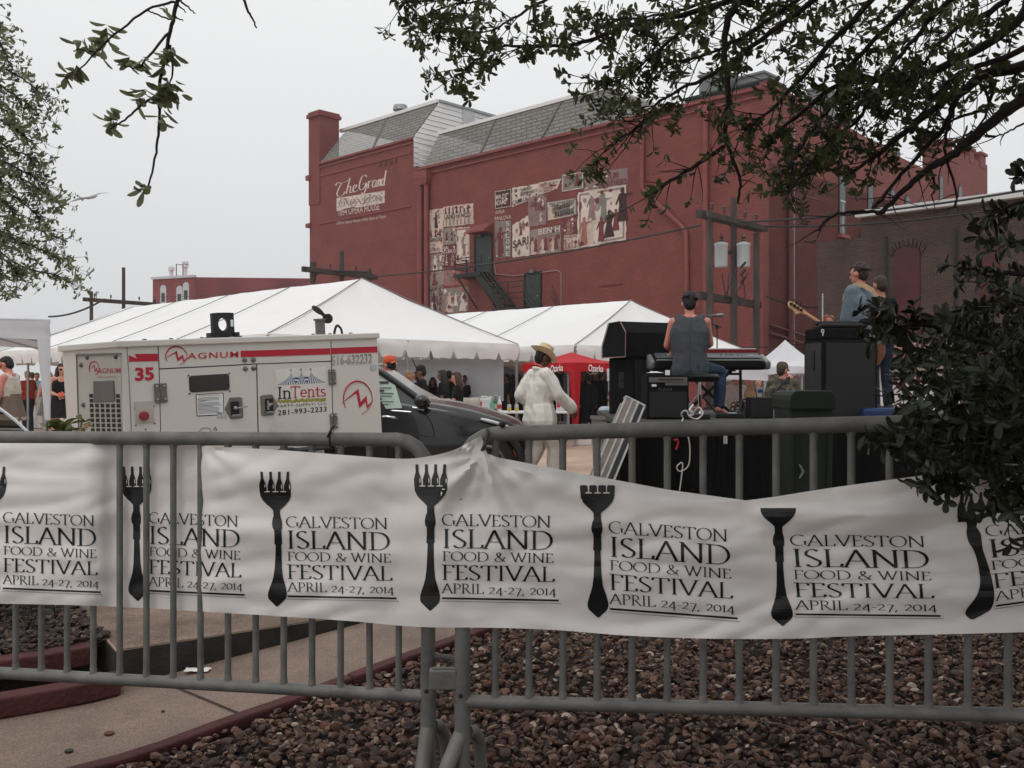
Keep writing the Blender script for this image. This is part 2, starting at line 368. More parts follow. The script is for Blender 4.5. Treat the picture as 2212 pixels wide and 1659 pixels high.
beam_on(V((-3.6, 3.75, 0)), V((-2.02, 4.93, 0)) + V((.03, -.06, 0)), .12, .1, 0, 'timber', t)
beam_on(V((-3.9, 3.85, 0)), V((-2.2, 5.08, 0)), .12, .1, .104, 'timber', t)
m = MB(); m.grid(lambda u, v: (lambda a, b: a.lerp(b, v) + V((0, 0, -.03 + .04 * noise.noise(V((u * 9, v * 7, 3))))))(V((-5, 3.2, 0)).lerp(V((-2.16, 5.16, 0)), u), V((-6, 8, 0)).lerp(V((-2.72, 5.98, 0)), u)), 30, 20)
m.build('planting_bed', M_soil, kind='structure')
def bed(u, v): p = V((-2.15, 3.45, 0)) + V((.7275, .6861, 0)) * (-2.5 + 7.6 * u) + V((.6861, -.7275, 0)) * (.03 + 5.0 * v); return V((p.x, p.y, zs(p.x, p.y) - .02 + .03 * noise.noise(p * 1.1)))
m = MB(); m.grid(bed, 40, 30)
m.build('stone_bed', M_soil, kind='structure')
# small things lying on the pavement
def coin(px, py, r, name, label, cat, m_):
    Y = 4.5
    for _ in range(6):
        x = (px - CX) / FPX * Y; Y = (CAMZ - zs(x, Y)) * FPX / (py - CY)
    x = (px - CX) / FPX * Y; z = zs(x, Y)
    mb = MB(); mb.lathe([(.001, .0), (r, .0), (r * 1.02, .003), (r * .95, .006), (.001, .007)], (0, 0, 0), 14)
    o = mb.build(name, m_, smooth=40); o.location = (x, Y, z + .004); tag(o, label, cat)
coin(236, 1587, .022, 'flattened_cap', 'flattened rust red bottle cap on the tan pavement', 'bottle cap', mat('rust_metal', lin(96, 46, 36), .6, .3, 60))
coin(149, 1625, .018, 'dark_disc', 'dark round metal disc on the pavement nearest the lower left corner', 'disc', mat('dark_metal_disc', lin(48, 44, 42), .6, .3, 60))
coin(352, 1539, .008, 'pebble', 'tiny dark pebble on the pavement beside the joint', 'pebble', mat('dark_metal_disc', lin(48, 44, 42)))
coin(606, 1521, .007, 'pebble', 'tiny dark pebble on the pavement near the red edging', 'pebble', mat('dark_metal_disc', lin(48, 44, 42)))
mb = MB(); mb.grid(lambda u, v: V(((u - .5) * .13, (v - .5) * .06, .008 + .012 * noise.noise(V((u * 3, v * 3, 1))))), 10, 6)
o = mb.build('paper_scrap', mat('white_paper', lin(225, 222, 218), .8), smooth=60); o.location = (-1.66, 5.08, zs(-1.66, 5.08) + .008); tag(o, 'crumpled white paper scrap lying on the pavement below the kerb', 'litter')
mb = MB(); mb.grid(lambda u, v: V(((u - .5) * .06, (v - .5) * .022 * math.sin(math.pi * min(1, u + .05)), .006 + .01 * (v - .5) ** 2 * 4)), 8, 3)
o = mb.build('dead_leaf', mat('dead_leaf_brown', lin(92, 60, 44), .8), smooth=60); o.location = (-1.62, 5.68, .014); tag(o, 'curled brown dead leaf lying on the raised concrete pad', 'leaf')

# ---------------------------------------------------------------- the red theatre building
ALLEY = math.atan2(-.697, .717)
M_brick = mat('red_painted_brick', lin(150, 68, 66), .75, .10, .5, .35, bscale=9, stain=(lin(122, 58, 56), .22, .5, .25), stretch=(1, 1, .6))
def brickify(name, c1, c2, cm, scale, rough=.85, var=.25):
    m = bpy.data.materials.new(name); m.use_nodes = True; t = m.node_tree; b = t.nodes['Principled BSDF']; N = t.nodes.new
    L = t.links.new; c = N('ShaderNodeTexCoord'); s = N('ShaderNodeSeparateXYZ'); a = N('ShaderNodeMath'); k = N('ShaderNodeCombineXYZ')
    L(c.outputs['Object'], s.inputs[0]); L(s.outputs[0], a.inputs[0]); L(s.outputs[1], a.inputs[1]); L(a.outputs[0], k.inputs[0]); L(s.outputs[2], k.inputs[1])
    br = N('ShaderNodeTexBrick'); L(k.outputs[0], br.inputs['Vector']); br.inputs['Scale'].default_value = scale
    br.inputs['Color1'].default_value = (*c1, 1); br.inputs['Color2'].default_value = (*c2, 1); br.inputs['Mortar'].default_value = (*cm, 1)
    br.inputs['Mortar Size'].default_value = .012; br.inputs['Brick Width'].default_value = .24; br.inputs['Row Height'].default_value = .075; br.inputs['Bias'].default_value = -.1
    n = N('ShaderNodeTexNoise'); n.inputs['Scale'].default_value = .7; n.inputs['Detail'].default_value = 8; L(c.outputs['Object'], n.inputs['Vector'])
    q = N('ShaderNodeMapRange'); q.inputs['From Min'].default_value = .3; q.inputs['From Max'].default_value = .7; q.inputs['To Min'].default_value = 1 - var; q.inputs['To Max'].default_value = 1 + var; L(n.outputs[0], q.inputs['Value'])
    h = N('ShaderNodeHueSaturation'); L(q.outputs[0], h.inputs['Value']); L(br.outputs[0], h.inputs['Color']); L(h.outputs[0], b.inputs['Base Color'])
    bp = N('ShaderNodeBump'); bp.inputs['Strength'].default_value = .5; bp.inputs['Distance'].default_value = .02; L(br.outputs['Fac'], bp.inputs['Height']); bp.invert = True; L(bp.outputs[0], b.inputs['Normal'])
    b.inputs['Roughness'].default_value = rough
    return m
M_paintbrick = brickify('red_painted_brickwork', lin(130, 65, 59), lin(117, 56, 51), lin(104, 51, 47), 1.0, .75, .13)
M_slate = mat('grey_roof_tile', lin(150, 146, 140), .8, .08, .7, .2, bscale=10, stain=(lin(112, 108, 104), .35, .56, .2))
M_siding = mat('white_siding', lin(222, 222, 222), .6, .05, .5)
M_trimred = mat('red_painted_metal', lin(126, 64, 61), .6, .15, 2)
M_dkgreen = mat('dark_green_paint', lin(44, 54, 52), .5, .15, 1.5)
M_iron = mat('black_iron', lin(26, 28, 28), .5, .2, 4)
M_dark = mat('dark_recess', lin(22, 22, 24), .6, .2, 2)
M_pane = mat('window_glass', lin(40, 46, 48), .12, .2, 1, spec=.6)
B = thing('theatre_building', 'tall red painted brick theatre with grey mansard roofs and a painted poster mural', 'building', (11.93, 45.7, 0), ALLEY)
F = Plane(B)
def W(px, py, y=0.0): return F.at(px, py, 1, y)
def E_(px, py, x=0.0): return F.at(px, py, 0, x)
xt0, xt1 = W(669, 300).x, W(691, 300).x; zt = W(691, 243).z
xe1 = W(892, 296).x; ze1 = W(800, 321).z; ze2 = W(1150, 304).z
D2 = 12.0
m = MB(); DEP = 30.5
# front wall outline (x, z)
ol = [(xt0, 0), (0, 0), (0, ze2), (xe1 + .35, ze2), (xe1 + .35, W(893, 360).z), (xe1, W(893, 360).z), (xe1, ze1), (xt0, ze1)]
m.prism([(x, 0, z) for x, z in ol], (0, .5, 0))
m.add([(0, .5, 0), (0, DEP, 0), (0, DEP, 12), (0, .5, 12)], [(0, 1, 2, 3)])
# right hand wall with its stepped parapet
r1 = E_(1938, 336); r2 = E_(2010, 300); r3 = E_(2133, 357)
pts = [(0, .5, 0), (0, r3.y, 0), (0, r3.y, r3.z), (0, r2.y, r2.z), (0, r2.y, E_(1998, 366).z), (0, r1.y, r1.z), (0, .5, ze2 + .35)]
m.prism(pts, (-.5, 0, 0))
m.prism([(xt0, .5, 0), (xt0, 20, 0), (xt0, 20, ze1 - 1), (xt0, .5, ze1)], (.5, 0, 0))
m.prism([(xt0 + .5, 19.5, 0), (-.5, 29, 0), (-.5, 29, ze1 - 1), (xt0 + .5, 19.5, ze1 - 1)], (0, .4, 0))
m.build('wall', M_paintbrick, B)
# chimney-like tower at the far left end
yt = F.at(733, 256, 0, xt1).y
m = MB(); m.box(((xt0 + xt1) / 2, yt / 2 - .06, (ze1 - 3 + zt) / 2), (xt1 - xt0 + .1, yt, zt - ze1 + 3)); m.box(((xt0 + xt1) / 2, yt / 2 - .06, zt - .1), (xt1 - xt0 + .3, yt + .3, .25))
m.box(((xt0 + xt1) / 2, yt / 2 - .06, zt + .1), (xt1 - xt0 + .15, yt + .1, .2))
m.build('parapet_tower', M_paintbrick, B)
# string courses and cornice
m = MB()
def course(pxa, pya, pxb, h=.12, d=.06):
    a = W(pxa, pya); b = W(pxb, pya); xb = W(pxb, pya - 10).x
    m.box(((a.x + xb) / 2, -d / 2 + .001, a.z), (xb - a.x, d, h))
course(690, 381, 888); course(690, 484, 888, .1); m.box((xt0 - .02, -.05, W(672, 384).z), (.5, .3, .35)); m.box((xt0 - .02, -.05, W(672, 487).z), (.5, .3, .3))
m.box(((xe1 + .6) / 2, -.1, ze2 - .12), (-xe1 - .6, .22, .16)); m.box(((xe1 + .6) / 2, -.05, ze2 - .5), (-xe1 - .6, .1, .1))
m.box(((xt1 + xe1) / 2, -.07, ze1 - .1), (xe1 - xt1, .16, .14)); m.box(((xt1 + xe1) / 2, -.04, ze1 - .38), (xe1 - xt1 - .2, .08, .1))
m.box((.05, r1.y / 2 - .1, (ze2 + .35 + r1.z) / 2 - .28), (.12, r1.y, .2), rot=Matrix.Rotation(math.atan2(r1.z - ze2 - .35, r1.y), 3, 'X'))
m.build('cornice', M_trimred, B)
# the two mansard roofs
yr1 = F.at(948, 220, 0, xe1).y; zr1 = F.at(948, 220, 0, xe1).z
def slope(name, x0, x1, z0, yr, zr, x1r=None, x0r=None):
    x1r = x1 if x1r is None else x1r; x0r = x0 if x0r is None else x0r; mb = MB()
    n = 24
    for i in range(n):                              # tile courses, each lapping the one below
        u0, u1 = i / n, (i + 1) / n
        mb.add([(x0 + (x0r - x0) * u0, yr * u0 - .04, z0 + (zr - z0) * u0), (x1 + (x1r - x1) * u0, yr * u0 - .04, z0 + (zr - z0) * u0),
                (x1 + (x1r - x1) * u1, yr * u1, z0 + (zr - z0) * u1), (x0 + (x0r - x0) * u1, yr * u1, z0 + (zr - z0) * u1)], [(0, 1, 2, 3)])
    return mb
M_tile = brickify('grey_tile_courses', lin(152, 148, 143), lin(140, 136, 131), lin(104, 100, 97), .28, .8, .1)
mb = slope('roof', xt1 + .1, xe1, ze1, yr1, zr1)
mb.add([(xt1, yr1, zr1), (xe1, yr1, zr1), (xe1, 19, zr1 + .2), (xt1, 19, zr1 + .2)], [(0, 1, 2, 3)])
rf1 = mb.build('roof', M_tile, B)
m = MB(); m.beam((xt1 - .5, yr1 - .05, zr1 + .05), (xe1, yr1 - .05, zr1 + .05), .25, .22); m.build('ridge_cap', M_siding, rf1)
a = F.at(865, 243, 1, yr1 + 1); m = MB(); m.lathe([(.25, -.6), (.25, .1), (.55, .15), (.5, .5), (.05, .62)], a, 12); m.build('roof_vent', mat('galvanised', lin(150, 152, 154), .4, .15, 3, metal=.7), rf1, smooth=40)
x2l = W(914, 358).x; p2r = F.at(949, 290, 0, x2l); yr2, zr2 = p2r.y, p2r.z
x2r = F.at(1320, 195, 1, yr2).x; x2e = W(1432, 245).x
mb = slope('roof', x2l, x2e, ze2, yr2, zr2, x1r=x2r)
mb.add([(x2e, 0, ze2), (x2e, 16, ze2), (x2r, 14, zr2), (x2r, yr2, zr2)], [(0, 1, 2, 3)])
mb.add([(x2l, yr2, zr2), (x2r, yr2, zr2), (x2r, 18, zr2), (x2l, 18, zr2)], [(0, 1, 2, 3)])
rf2 = mb.build('roof', M_tile, B)
m = MB(); m.beam((x2l, yr2 - .05, zr2 + .05), (x2r, yr2 - .05, zr2 + .05), .2, .2); m.build('ridge_cap', M_siding, rf2)
# dark seams down the slopes
for pxa, pya, pxb, pyb, yr_, zr_, ze_ in ((1214, 222, 1172, 303, yr2, zr2, ze2), (1072, 263, 1040, 325, yr2, zr2, ze2), (838, 254, 808, 318, yr1, zr1, ze1)):
    xa = F.at(pxa, pya, 1, yr_).x; xb = W(pxb, pyb).x
    m = MB(); m.beam((xa, yr_ - .06, zr_ + .0), (xb, -.06, ze_ + .03), .16, .05); m.build('roof_seam', mat('dark_flashing', lin(92, 88, 86), .7), rf1 if yr_ == yr1 else rf2)
m = MB()                                            # white boarded end wall between the roofs
zlow = W(903, 360).z; s_ = zr1; yb = F.at(1092, 252, 0, xe1 + .02).y
X = xe1 + .03; nb = 14
for i in range(nb):
    z0, z1 = zlow + (zr1 - zlow) * i / nb, zlow + (zr1 - zlow) * (i + 1) / nb - .015
    f0, f1 = max(.0, yr1 * (z0 - ze1) / (zr1 - ze1)), max(.0, yr1 * (z1 - ze1) / (zr1 - ze1))
    m.add([(X + .03, f0 + .02, z0), (X + .03, 19, z0), (X, 19, z1), (X, f1 + .02, z1)], [(0, 1, 2, 3)])
sd_ = m.build('end_wall', M_siding, B)
a = F.at(1000, 235, 0, X + .05); b = F.at(1024, 260, 0, X + .05)
m = MB(); m.box((X + .06, (a.y + b.y) / 2, a.z - 1.1), (.06, b.y - a.y, 2.2)); m.build('door', mat('pale_grey_paint', lin(186, 190, 194), .6), sd_)
m = MB(); m.beam((X + .06, yr1, zr1 + .06), (X + .06, 19, zr1 + .06), .14, .16); m.build('coping', mat('galvanised', lin(150, 152, 154)), sd_)
# plant on the roof behind the near corner
mg = mat('roof_plant_grey', lin(120, 122, 124), .6, .15, 1.2); mdk = mat('roof_screen_dark', lin(40, 42, 44), .6, .2, 1)
for pxa, pxb, pyt, y_, nm, mm_ in ((1510, 1560, 165, 4, 'roof_unit', mg), (1590, 1650, 170, 5, 'roof_unit', mg), (1745, 1780, 195, 6, 'roof_unit', mg), (1480, 1660, 215, 1.5, 'roof_screen', mdk)):
    a = F.at(pxa, pyt, 1, y_); b = F.at(pxb, pyt, 1, y_); zz = a.z
    m = MB(); m.box(((a.x + b.x) / 2, y_ + .8, (zz + ze2 - .5) / 2), (b.x - a.x, 1.6, zz - ze2 + .5)); m.box(((a.x + b.x) / 2, y_ + .8, zz), (b.x - a.x + .15, 1.75, .12)); m.build(nm, mm_, B)
for pxa, pya, pxb in ((1880, 300, 1945), (1800, 268, 1880)):
    a = E_(pxa, pya, -1.2); b = E_(pxb, pya, -1.2); m = MB(); m.box((-2.0, (a.y + b.y) / 2, a.z - 1.4), (1.6, b.y - a.y, 2.8)); m.build('roof_unit', mg, B)
m = MB(); m.box((-.2, r2.y + .3, r2.z - .2), (.9, .8, 1.0)); m.box((-.2, r2.y + .3, r2.z + .3), (1.1, 1, .2)); m.build('chimney', M_paintbrick, B)
for px_, py_, k in ((2050, 325, .8), (2098, 342, .8), (2122, 352, 1.1)):
    a = E_(px_, py_); m = MB(); m.box((-.3, a.y, a.z + .1), (.7, k, .9)); m.box((-.3, a.y, a.z + .6), (.9, k + .25, .18)); m.build('chimney', M_paintbrick, B)
# downpipes, conduits
def pipe(pts, r, name='downpipe', mm=None, axis=1, off=-.14):
    q = [F.at(a, b, axis, off) for a, b in pts]; mb = MB(); mb.tube(q, r, 10); mb.build(name, mm or M_trimred, B, smooth=50)
q = W(908, 375, -.2); m = MB(); m.tube([(q.x, -.2, q.z), (q.x, -.2, 0)], .2, 10); m.tube([(q.x + .62, -.2, q.z - .6), (q.x + .62, -.2, 0)], .17, 10)
m.box((q.x + .25, -.25, q.z - .15), (1.3, .5, .5)); m.box((q.x + .3, -.22, q.z - .6), (1.0, .4, .4), taper=1.3); m.build('downpipe', M_trimred, B, smooth=50)
pipe([(1387, 258), (1387, 405), (1392, 414), (1474, 490), (1482, 503), (1484, 680)], .13)
a = W(1528, 240); m = MB(); m.tube([(a.x, -.16, a.z), (a.x, -.16, 0)], .15, 10); m.box((a.x, -.2, a.z), (.6, .4, .5)); m.build('downpipe', M_trimred, B, smooth=50)
a = E_(1707, 250, .14); m = MB(); m.tube([(.14, a.y, a.z - .6), (.14, a.y, 0)], .12, 10); m.build('downpipe', mat('dark_red_metal', lin(92, 42, 40), .6), B, smooth=50)
a = E_(1715, 236, .1); m = MB(); m.tube([(.1, a.y, a.z + .1), (.1, a.y, 0)], .05, 6); m.build('conduit', mat('pale_conduit', lin(150, 130, 126), .5), B)
pipe([(1067, 565), (1071, 592), (1110, 596), (1205, 584), (1212, 590), (1212, 668)], .025, 'conduit', mat('pale_conduit', lin(150, 130, 126)), off=-.04)
m = MB()
for z_ in (3.3, 2.9): m.tube([(.1, 0.5, z_ + .9), (.1, 10, z_ - .2)], .06, 6)
m.build('conduit', mat('dark_red_metal', lin(92, 42, 40)), B)
# fire doors, awning, iron stair
def door(pxl, pxr, pyt, pyb):
    a, b = W(pxl, pyt), W(pxr, pyb); m = MB(); m.box(((a.x + b.x) / 2, -.02, (a.z + b.z) / 2), (b.x - a.x, .06, a.z - b.z))
    d = m.build('door', M_dkgreen, B)
    m = MB(); m.box(((a.x + b.x) / 2, -.03, a.z + .06), (b.x - a.x + .24, .1, .12)); m.box((a.x - .08, -.03, (a.z + b.z) / 2), (.12, .1, a.z - b.z)); m.box((b.x + .08, -.03, (a.z + b.z) / 2), (.12, .1, a.z - b.z)); m.build('frame', M_dark, d)
    m = MB(); m.ell((b.x - .15, -.08, (a.z + b.z) / 2 - .1), .05); m.build('handle', mat('galvanised', lin(150, 152, 154)), d)
    return a, b
da, db = door(1029, 1062, 514, 600)
ea, eb = door(1137, 1167, 594, 680)
m = MB(); A0, A1 = W(1024, 503), W(1064, 497); zz = A0.z
m.prism([(A0.x, 0, zz + .45), (A0.x, -.7, zz), (A0.x, -.7, zz - .12), (A0.x, 0, zz - .12)], (A1.x - A0.x, 0, 0)); m.build('awning', M_trimred, B)
for px_, py_ in ((1040, 510), (1153, 586)):
    a = W(px_, py_); m = MB(); m.box((a.x, -.12, a.z), (.3, .24, .2), taper=.7); m.build('wall_lamp', mat('grey_lamp_casing', lin(96, 94, 92), .5), B)
st = W(995, 602, -1.1); pz = W(1010, 597, -.6).z; px0 = W(996, 600, -.6).x; px1 = db.x + .25
stair = MB(); stair.box(((px0 + px1) / 2, -.62, pz), (px1 - px0, 1.2, .22))
for x in (px0 + .25, px0 + 1.9): stair.tube([(x, -1.1, pz - .1), (x + .6, -.05, pz - 2.0)], .05, 6)
zb = .4; xe = px1 - .2 + (pz - zb) * .98
for y in (-.1, -1.1): stair.beam((px1 - .4, y, pz), (xe, y, zb), .06, .42)
nst = 20
for i in range(nst): f = i / nst; stair.box((px1 - .3 + (xe - px1 + .3) * f, -.6, pz - (pz - zb) * f - .05), (.34, 1.0, .06))
for i in range(3):
    h = pz + .4 + .33 * i
    stair.tube([(px1, -1.12, h), (px0, -1.12, h), (px0, -.05, h)], .028, 6); stair.tube([(px1 - .3, -1.12, h), (xe, -1.12, zb + .4 + .33 * i)], .028, 6)
    stair.tube([(xe - 2.5, -.1, h - 2), (xe + .5, -.1, zb + .3 + .3 * i)], .02, 6)
for x, y in ((px0, -1.12), (px0, -.1), (px0 + 1.0, -1.12), (px1, -1.12)): stair.tube([(x, y, pz), (x, y, pz + 1.1)], .03, 6)
ol_ = stair.build('fire_stair', M_iron, B)
m = MB()                                            # landing rail of the lower door
x0, x1 = ea.x - 1.3, eb.x + .1; z0 = eb.z
for i in range(4): m.tube([(x0 - .2, -1.5, z0 + .9 + .33 * i), (x1, -1.5, z0 + .9 + .33 * i), (x1 + 1.6, -1.5, z0 - .7 + .33 * i)], .026, 6)
for x in (x0, (x0 + x1) / 2, x1): m.tube([(x, -1.5, 0), (x, -1.5, z0 + 1.9)], .03, 6)
m.box(((x0 + x1) / 2, -.75, z0 + .3), (x1 - x0, 1.5, .15)); m.build('stair_rail', M_iron, B)
# arched windows of the right hand wall
def c6(cx, cy): return (1626.5 + cx * .2859, 135.5 + cy * .2859)
for xa, xb, yt_, hgt in ((645, 695, 785, 3.6), (862, 905, 872, 3.6), (1032, 1072, 945, 3.6), (1145, 1185, 990, 3.6), (1245, 1278, 1030, 3.0), (1405, 1432, 845, 3.9), (1547, 1578, 915, 3.9), (1680, 1708, 980, 3.0)):
    a = E_(*c6(xa, yt_)); b = E_(*c6(xb, yt_)); wd = b.y - a.y; yc = (a.y + b.y) / 2; zt_ = a.z; r_ = wd / 2
    def arch(k, x): return [(x, yc - r_ * k, zt_ - hgt)] + [(x, yc - r_ * k * math.cos(R(t)), zt_ - r_ + r_ * k * math.sin(R(t))) for t in range(0, 181, 20)] + [(x, yc + r_ * k, zt_ - hgt)]
    m = MB(); m.prism(arch(1, -.02), (.07, 0, 0)); wdw = m.build('window', M_dark, B)
    m = MB(); m.poly(arch(.8, .056)); m.build('pane', M_pane, wdw)
    m = MB(); m.box((.07, yc, zt_ - hgt * .5), (.03, wd * .8, .09)); m.box((.07, yc, zt_ - hgt * .75), (.025, .06, hgt * .45)); m.build('sash', mat('pale_grey_paint', lin(186, 190, 194)), wdw)
    m = MB(); m.box((.12, yc, zt_ - hgt - .08), (.26, wd * 1.3, .16)); m.build('sill', M_trimred, wdw)
# iron ties and small marks
m = MB()
for px_, py_ in ((822, 355), (833, 354), (845, 351), (855, 348)): a = W(px_, py_); m.box((a.x, -.02, a.z), (.22, .05, .3))
for px_, py_, l in ((735, 597, 2.0), (1320, 616, 1.6), (790, 603, 1.2), (755, 450, 1.4)): a = W(px_, py_); m.box((a.x, -.012, a.z), (l, .03, .07))
for px_, py_, l in ((1690, 411, 1.8), (1755, 428, 1.8)): a = E_(px_, py_); m.box((.012, a.y, a.z), (.03, l, .08))
m.build('iron_tie', mat('dark_red_metal', lin(92, 42, 40)), B)

# ---- painted lettering and posters on the wall
M_wht = mat('painted_white', lin(206, 190, 184), .8, .1, 2); 
PC = {'cream': (196, 176, 164), 'grey': (140, 128, 122), 'gg': (124, 122, 116), 'rose': (150, 100, 92), 'drk': (66, 40, 42), 'dr': (104, 52, 52), 'pale': (206, 192, 182), 'lil': (134, 112, 112)}
PM = {k: mat('poster_' + k, lin(*c), .85, .16, 1.4, 0, stain=(lin(150, 84, 78), 1.1, .58, .12)) for k, c in PC.items()}
M_ink = mat('painted_ink', lin(58, 38, 40), .85, .2, 3); M_inkr = mat('painted_maroon', lin(112, 52, 54), .85, .15, 3)
def brush(mb, strokes, fn, w_, mi=0):
    k = 0
    for st in strokes:
        k += 1; pts = curve_pts([(x, y, 0) for x, y in st], 6) if len(st) > 2 else [V((x, y, 0)) for x, y in st]; vs = []; n = len(pts)
        for i, p in enumerate(pts):
            d = pts[min(n - 1, i + 1)] - pts[max(0, i - 1)]; t = abs(math.sin(math.atan2(d.y, d.x) - R(20))); h = w_ * (.5 + .5 * t) / 2
            d = d.normalized(); vs += [fn(p.x - d.y * h, p.y + d.x * h, k), fn(p.x + d.y * h, p.y - d.x * h, k)]
        mb.add(vs, [(2 * i, 2 * i + 1, 2 * i + 3, 2 * i + 2) for i in range(n - 1)], mi)
m = MB()
fn = quad(F, (725, 424), (834, 404), (834, 368), (725, 388), val=-.02, lift=-.0004)
G_ = [[(.0, .62), (.04, .8), (.12, .72), (.22, .78), (.27, .84)], [(.13, .74), (.06, .4), (.03, .1), (.08, -.05), (.16, .02), (.19, .18)],
      [(.30, .95), (.25, .4), (.22, .02)], [(.23, .3), (.28, .45), (.31, .38), (.30, .1), (.32, .04), (.35, .1)],
      [(.37, .26), (.42, .32), (.42, .46), (.38, .44), (.36, .2), (.39, .04), (.45, .12)],
      [(.63, .82), (.60, .95), (.54, .88), (.49, .5), (.49, .18), (.54, .1), (.59, .24), (.61, .42)], [(.54, .42), (.63, .44), (.60, .0), (.56, -.16), (.53, -.06)],
      [(.67, .55), (.66, .12)], [(.66, .36), (.69, .54), (.73, .5)],
      [(.81, .5), (.77, .54), (.74, .3), (.76, .12), (.80, .24), (.82, .5), (.81, .14), (.84, .16)],
      [(.86, .54), (.85, .12)], [(.85, .34), (.88, .52), (.90, .46), (.89, .16), (.91, .14)],
      [(.97, .48), (.94, .54), (.91, .32), (.93, .12), (.97, .28)], [(1.0, 1.0), (.97, .4), (.96, .14), (.98, .12)]]
brush(m, G_, fn, .03); m.build('lettering', M_wht, B); m = MB()
put_sans(m, '1894 OPERA HOUSE', quad(F, (732, 467), (820, 453), (820, 438), (732, 451), val=-.02)); m.build('lettering', M_wht, B); m = MB()
put_sans(m, 'Official Opera House of the State of Texas', quad(F, (727, 488), (834, 472), (834, 464), (727, 479), val=-.02), shear=.3)
m.build('lettering', M_wht, B)
m = MB(); f = quad(F, (727, 456), (831, 438), (831, 412), (727, 428), val=-.012); m.grid(lambda u, v: f(u, v), 6, 2); scr = m.build('scroll_panel', PM['pale'], B)
m = MB(); f = quad(F, (727, 456), (831, 438), (831, 412), (727, 428), val=-.02, lift=-.0004); sw = []
for cx_, s_, fl in ((.13, 1, 1), (.36, .9, -1), (.66, 1, 1), (.88, .8, -1)):
    sw.append([(cx_ + .1 * s_ * (1 - t / 14) * math.cos(t * .9) * .9, .5 + fl * .42 * s_ * (1 - t / 14) * math.sin(t * .9)) for t in range(13)])
    for k in range(7):
        a_ = k * .9 + cx_ * 7; q = (cx_ + .1 * math.cos(a_), .5 + .4 * math.sin(a_)); sw.append([q, (q[0] + .03 * math.cos(a_ + 1), q[1] + .2 * math.sin(a_ + 1) * .5)])
sw.append([(.2, .9), (.28, .3), (.45, .7), (.55, .2), (.75, .8), (.95, .15)])
brush(m, [[(x, max(.04, min(.96, y))) for x, y in st] for st in sw], f, .028); m.build('scrollwork', PM['grey'], scr)
def d2(x, y): return (610 + x * .337, 135.5 + y * .337)
def d6(x, y): return (881 + x * .2451, 406.6 + y * .2451)
def figure(mb, f, x, y, h, k, mi, seed, ratio):       # a plain standing figure in paint
    rr = random.Random(seed); w_ = h * ratio
    def blob(pts): mb.poly([f(x + a * w_, y + b * h, k) for a, b in pts], mi)
    blob([(math.cos(t) * .075, .91 + math.sin(t) * .075) for t in [i * math.pi / 5 for i in range(10)]])
    s1, s2 = rr.uniform(.1, .22), rr.uniform(.14, .3)
    blob([(-.05, .84), (.05, .84), (.14, .78), (.11, .5), (s2, .0), (-s2, 0), (-.11, .5), (-.14, .78)])
    blob([(.12, .78), (.1, .72), (.2 + s1, .62 + s1), (.24 + s1, .66 + s1)]); blob([(-.12, .78), (-.1, .7), (-.2, .5), (-.25, .52)])
def poster(name, col, c, tl, tr, br, bl, texts=(), figs=(), lift=1, border=None):
    qs = [c(*p) for p in (bl, br, tr, tl)]; v0 = -.012 - .004 * lift
    f = quad(F, *qs, val=v0, lift=-.0006); rr = random.Random(name); mb = MB()
    n = 10; top = []; ed = []
    for i in range(n): ed.append((i / n, rr.uniform(-.015, .015)))
    for i in range(n): ed.append((1 + rr.uniform(-.015, .015), i / n))
    for i in range(n): ed.append((1 - i / n, 1 + rr.uniform(-.015, .015)))
    for i in range(n): ed.append((rr.uniform(-.015, .015), 1 - i / n))
    mb.poly([f(*p) for p in ed], 0); mats_ = [PM[col]]
    def mi(mm):
        if mm not in mats_: mats_.append(mm)
        return mats_.index(mm)
    if border:
        for a in ((.03, .03, .97, .07), (.03, .93, .97, .97), (.03, .07, .07, .93), (.93, .07, .97, .93)): mb.poly([f(a[0], a[1], 1), f(a[2], a[1], 1), f(a[2], a[3], 1), f(a[0], a[3], 1)], mi(border))
    for i in range(16):                                # mottled faded passages
        a, b, r_ = rr.random(), rr.random(), rr.uniform(.03, .12)
        mb.poly([f(min(.97, max(.03, a + r_ * rr.uniform(.5, 1) * math.cos(t))), min(.97, max(.03, b + r_ * rr.uniform(.5, 1.2) * math.sin(t))), (2 + i if i % 2 else 36 + i * .1)) for t in [k * math.pi / 4 for k in range(8)]], mi(rr.choice([PM['grey'], PM['rose'], PM['pale'], PM['lil'], M_inkr])))
    A = (f(1, 0) - f(0, 0)).length; H = (f(0, 1) - f(0, 0)).length
    for k, (x, y, h, mm) in enumerate(figs): figure(mb, f, x, y, h, 10 + k * 4, mi(mm), name + str(k), H / A)
    for s, x0, y0, x1, y1, mm in texts:
        put_sans(mb, s, lambda u, v: f(x0 + (x1 - x0) * u, y0 + (y1 - y0) * v, 72), mi(mm), bold=.01)
    mb.build('poster', mats_, B, fix=False)
ik, wt, mr_ = M_ink, M_wht, M_inkr
poster('conductor', 'cream', d6, (165, 200), (312, 175), (312, 418), (182, 430), figs=[(.55, .3, .6, ik), (.2, -.02, .3, mr_), (.5, -.02, .28, ik), (.8, -.02, .3, mr_)])
poster('land', 'cream', d6, (312, 165), (578, 130), (578, 315), (315, 340), [('LAND of NOD', .05, .36, .92, .6, ik)], [(x / 8 + .08, .62, .36, ik if x % 2 else mr_) for x in range(7)] + [(x / 8 + .1, .05, .3, PM['grey']) for x in range(7)], 2)
poster('piano', 'grey', d6, (315, 355), (425, 340), (425, 490), (318, 500), figs=[(.25, .25, .5, ik), (.65, .2, .55, ik)], lift=3)
poster('dance', 'pale', d6, (425, 350), (545, 338), (545, 655), (428, 665), figs=[(.5, .4, .35, PM['grey']), (.6, .2, .4, PM['rose'])], lift=1, border=PM['rose'])
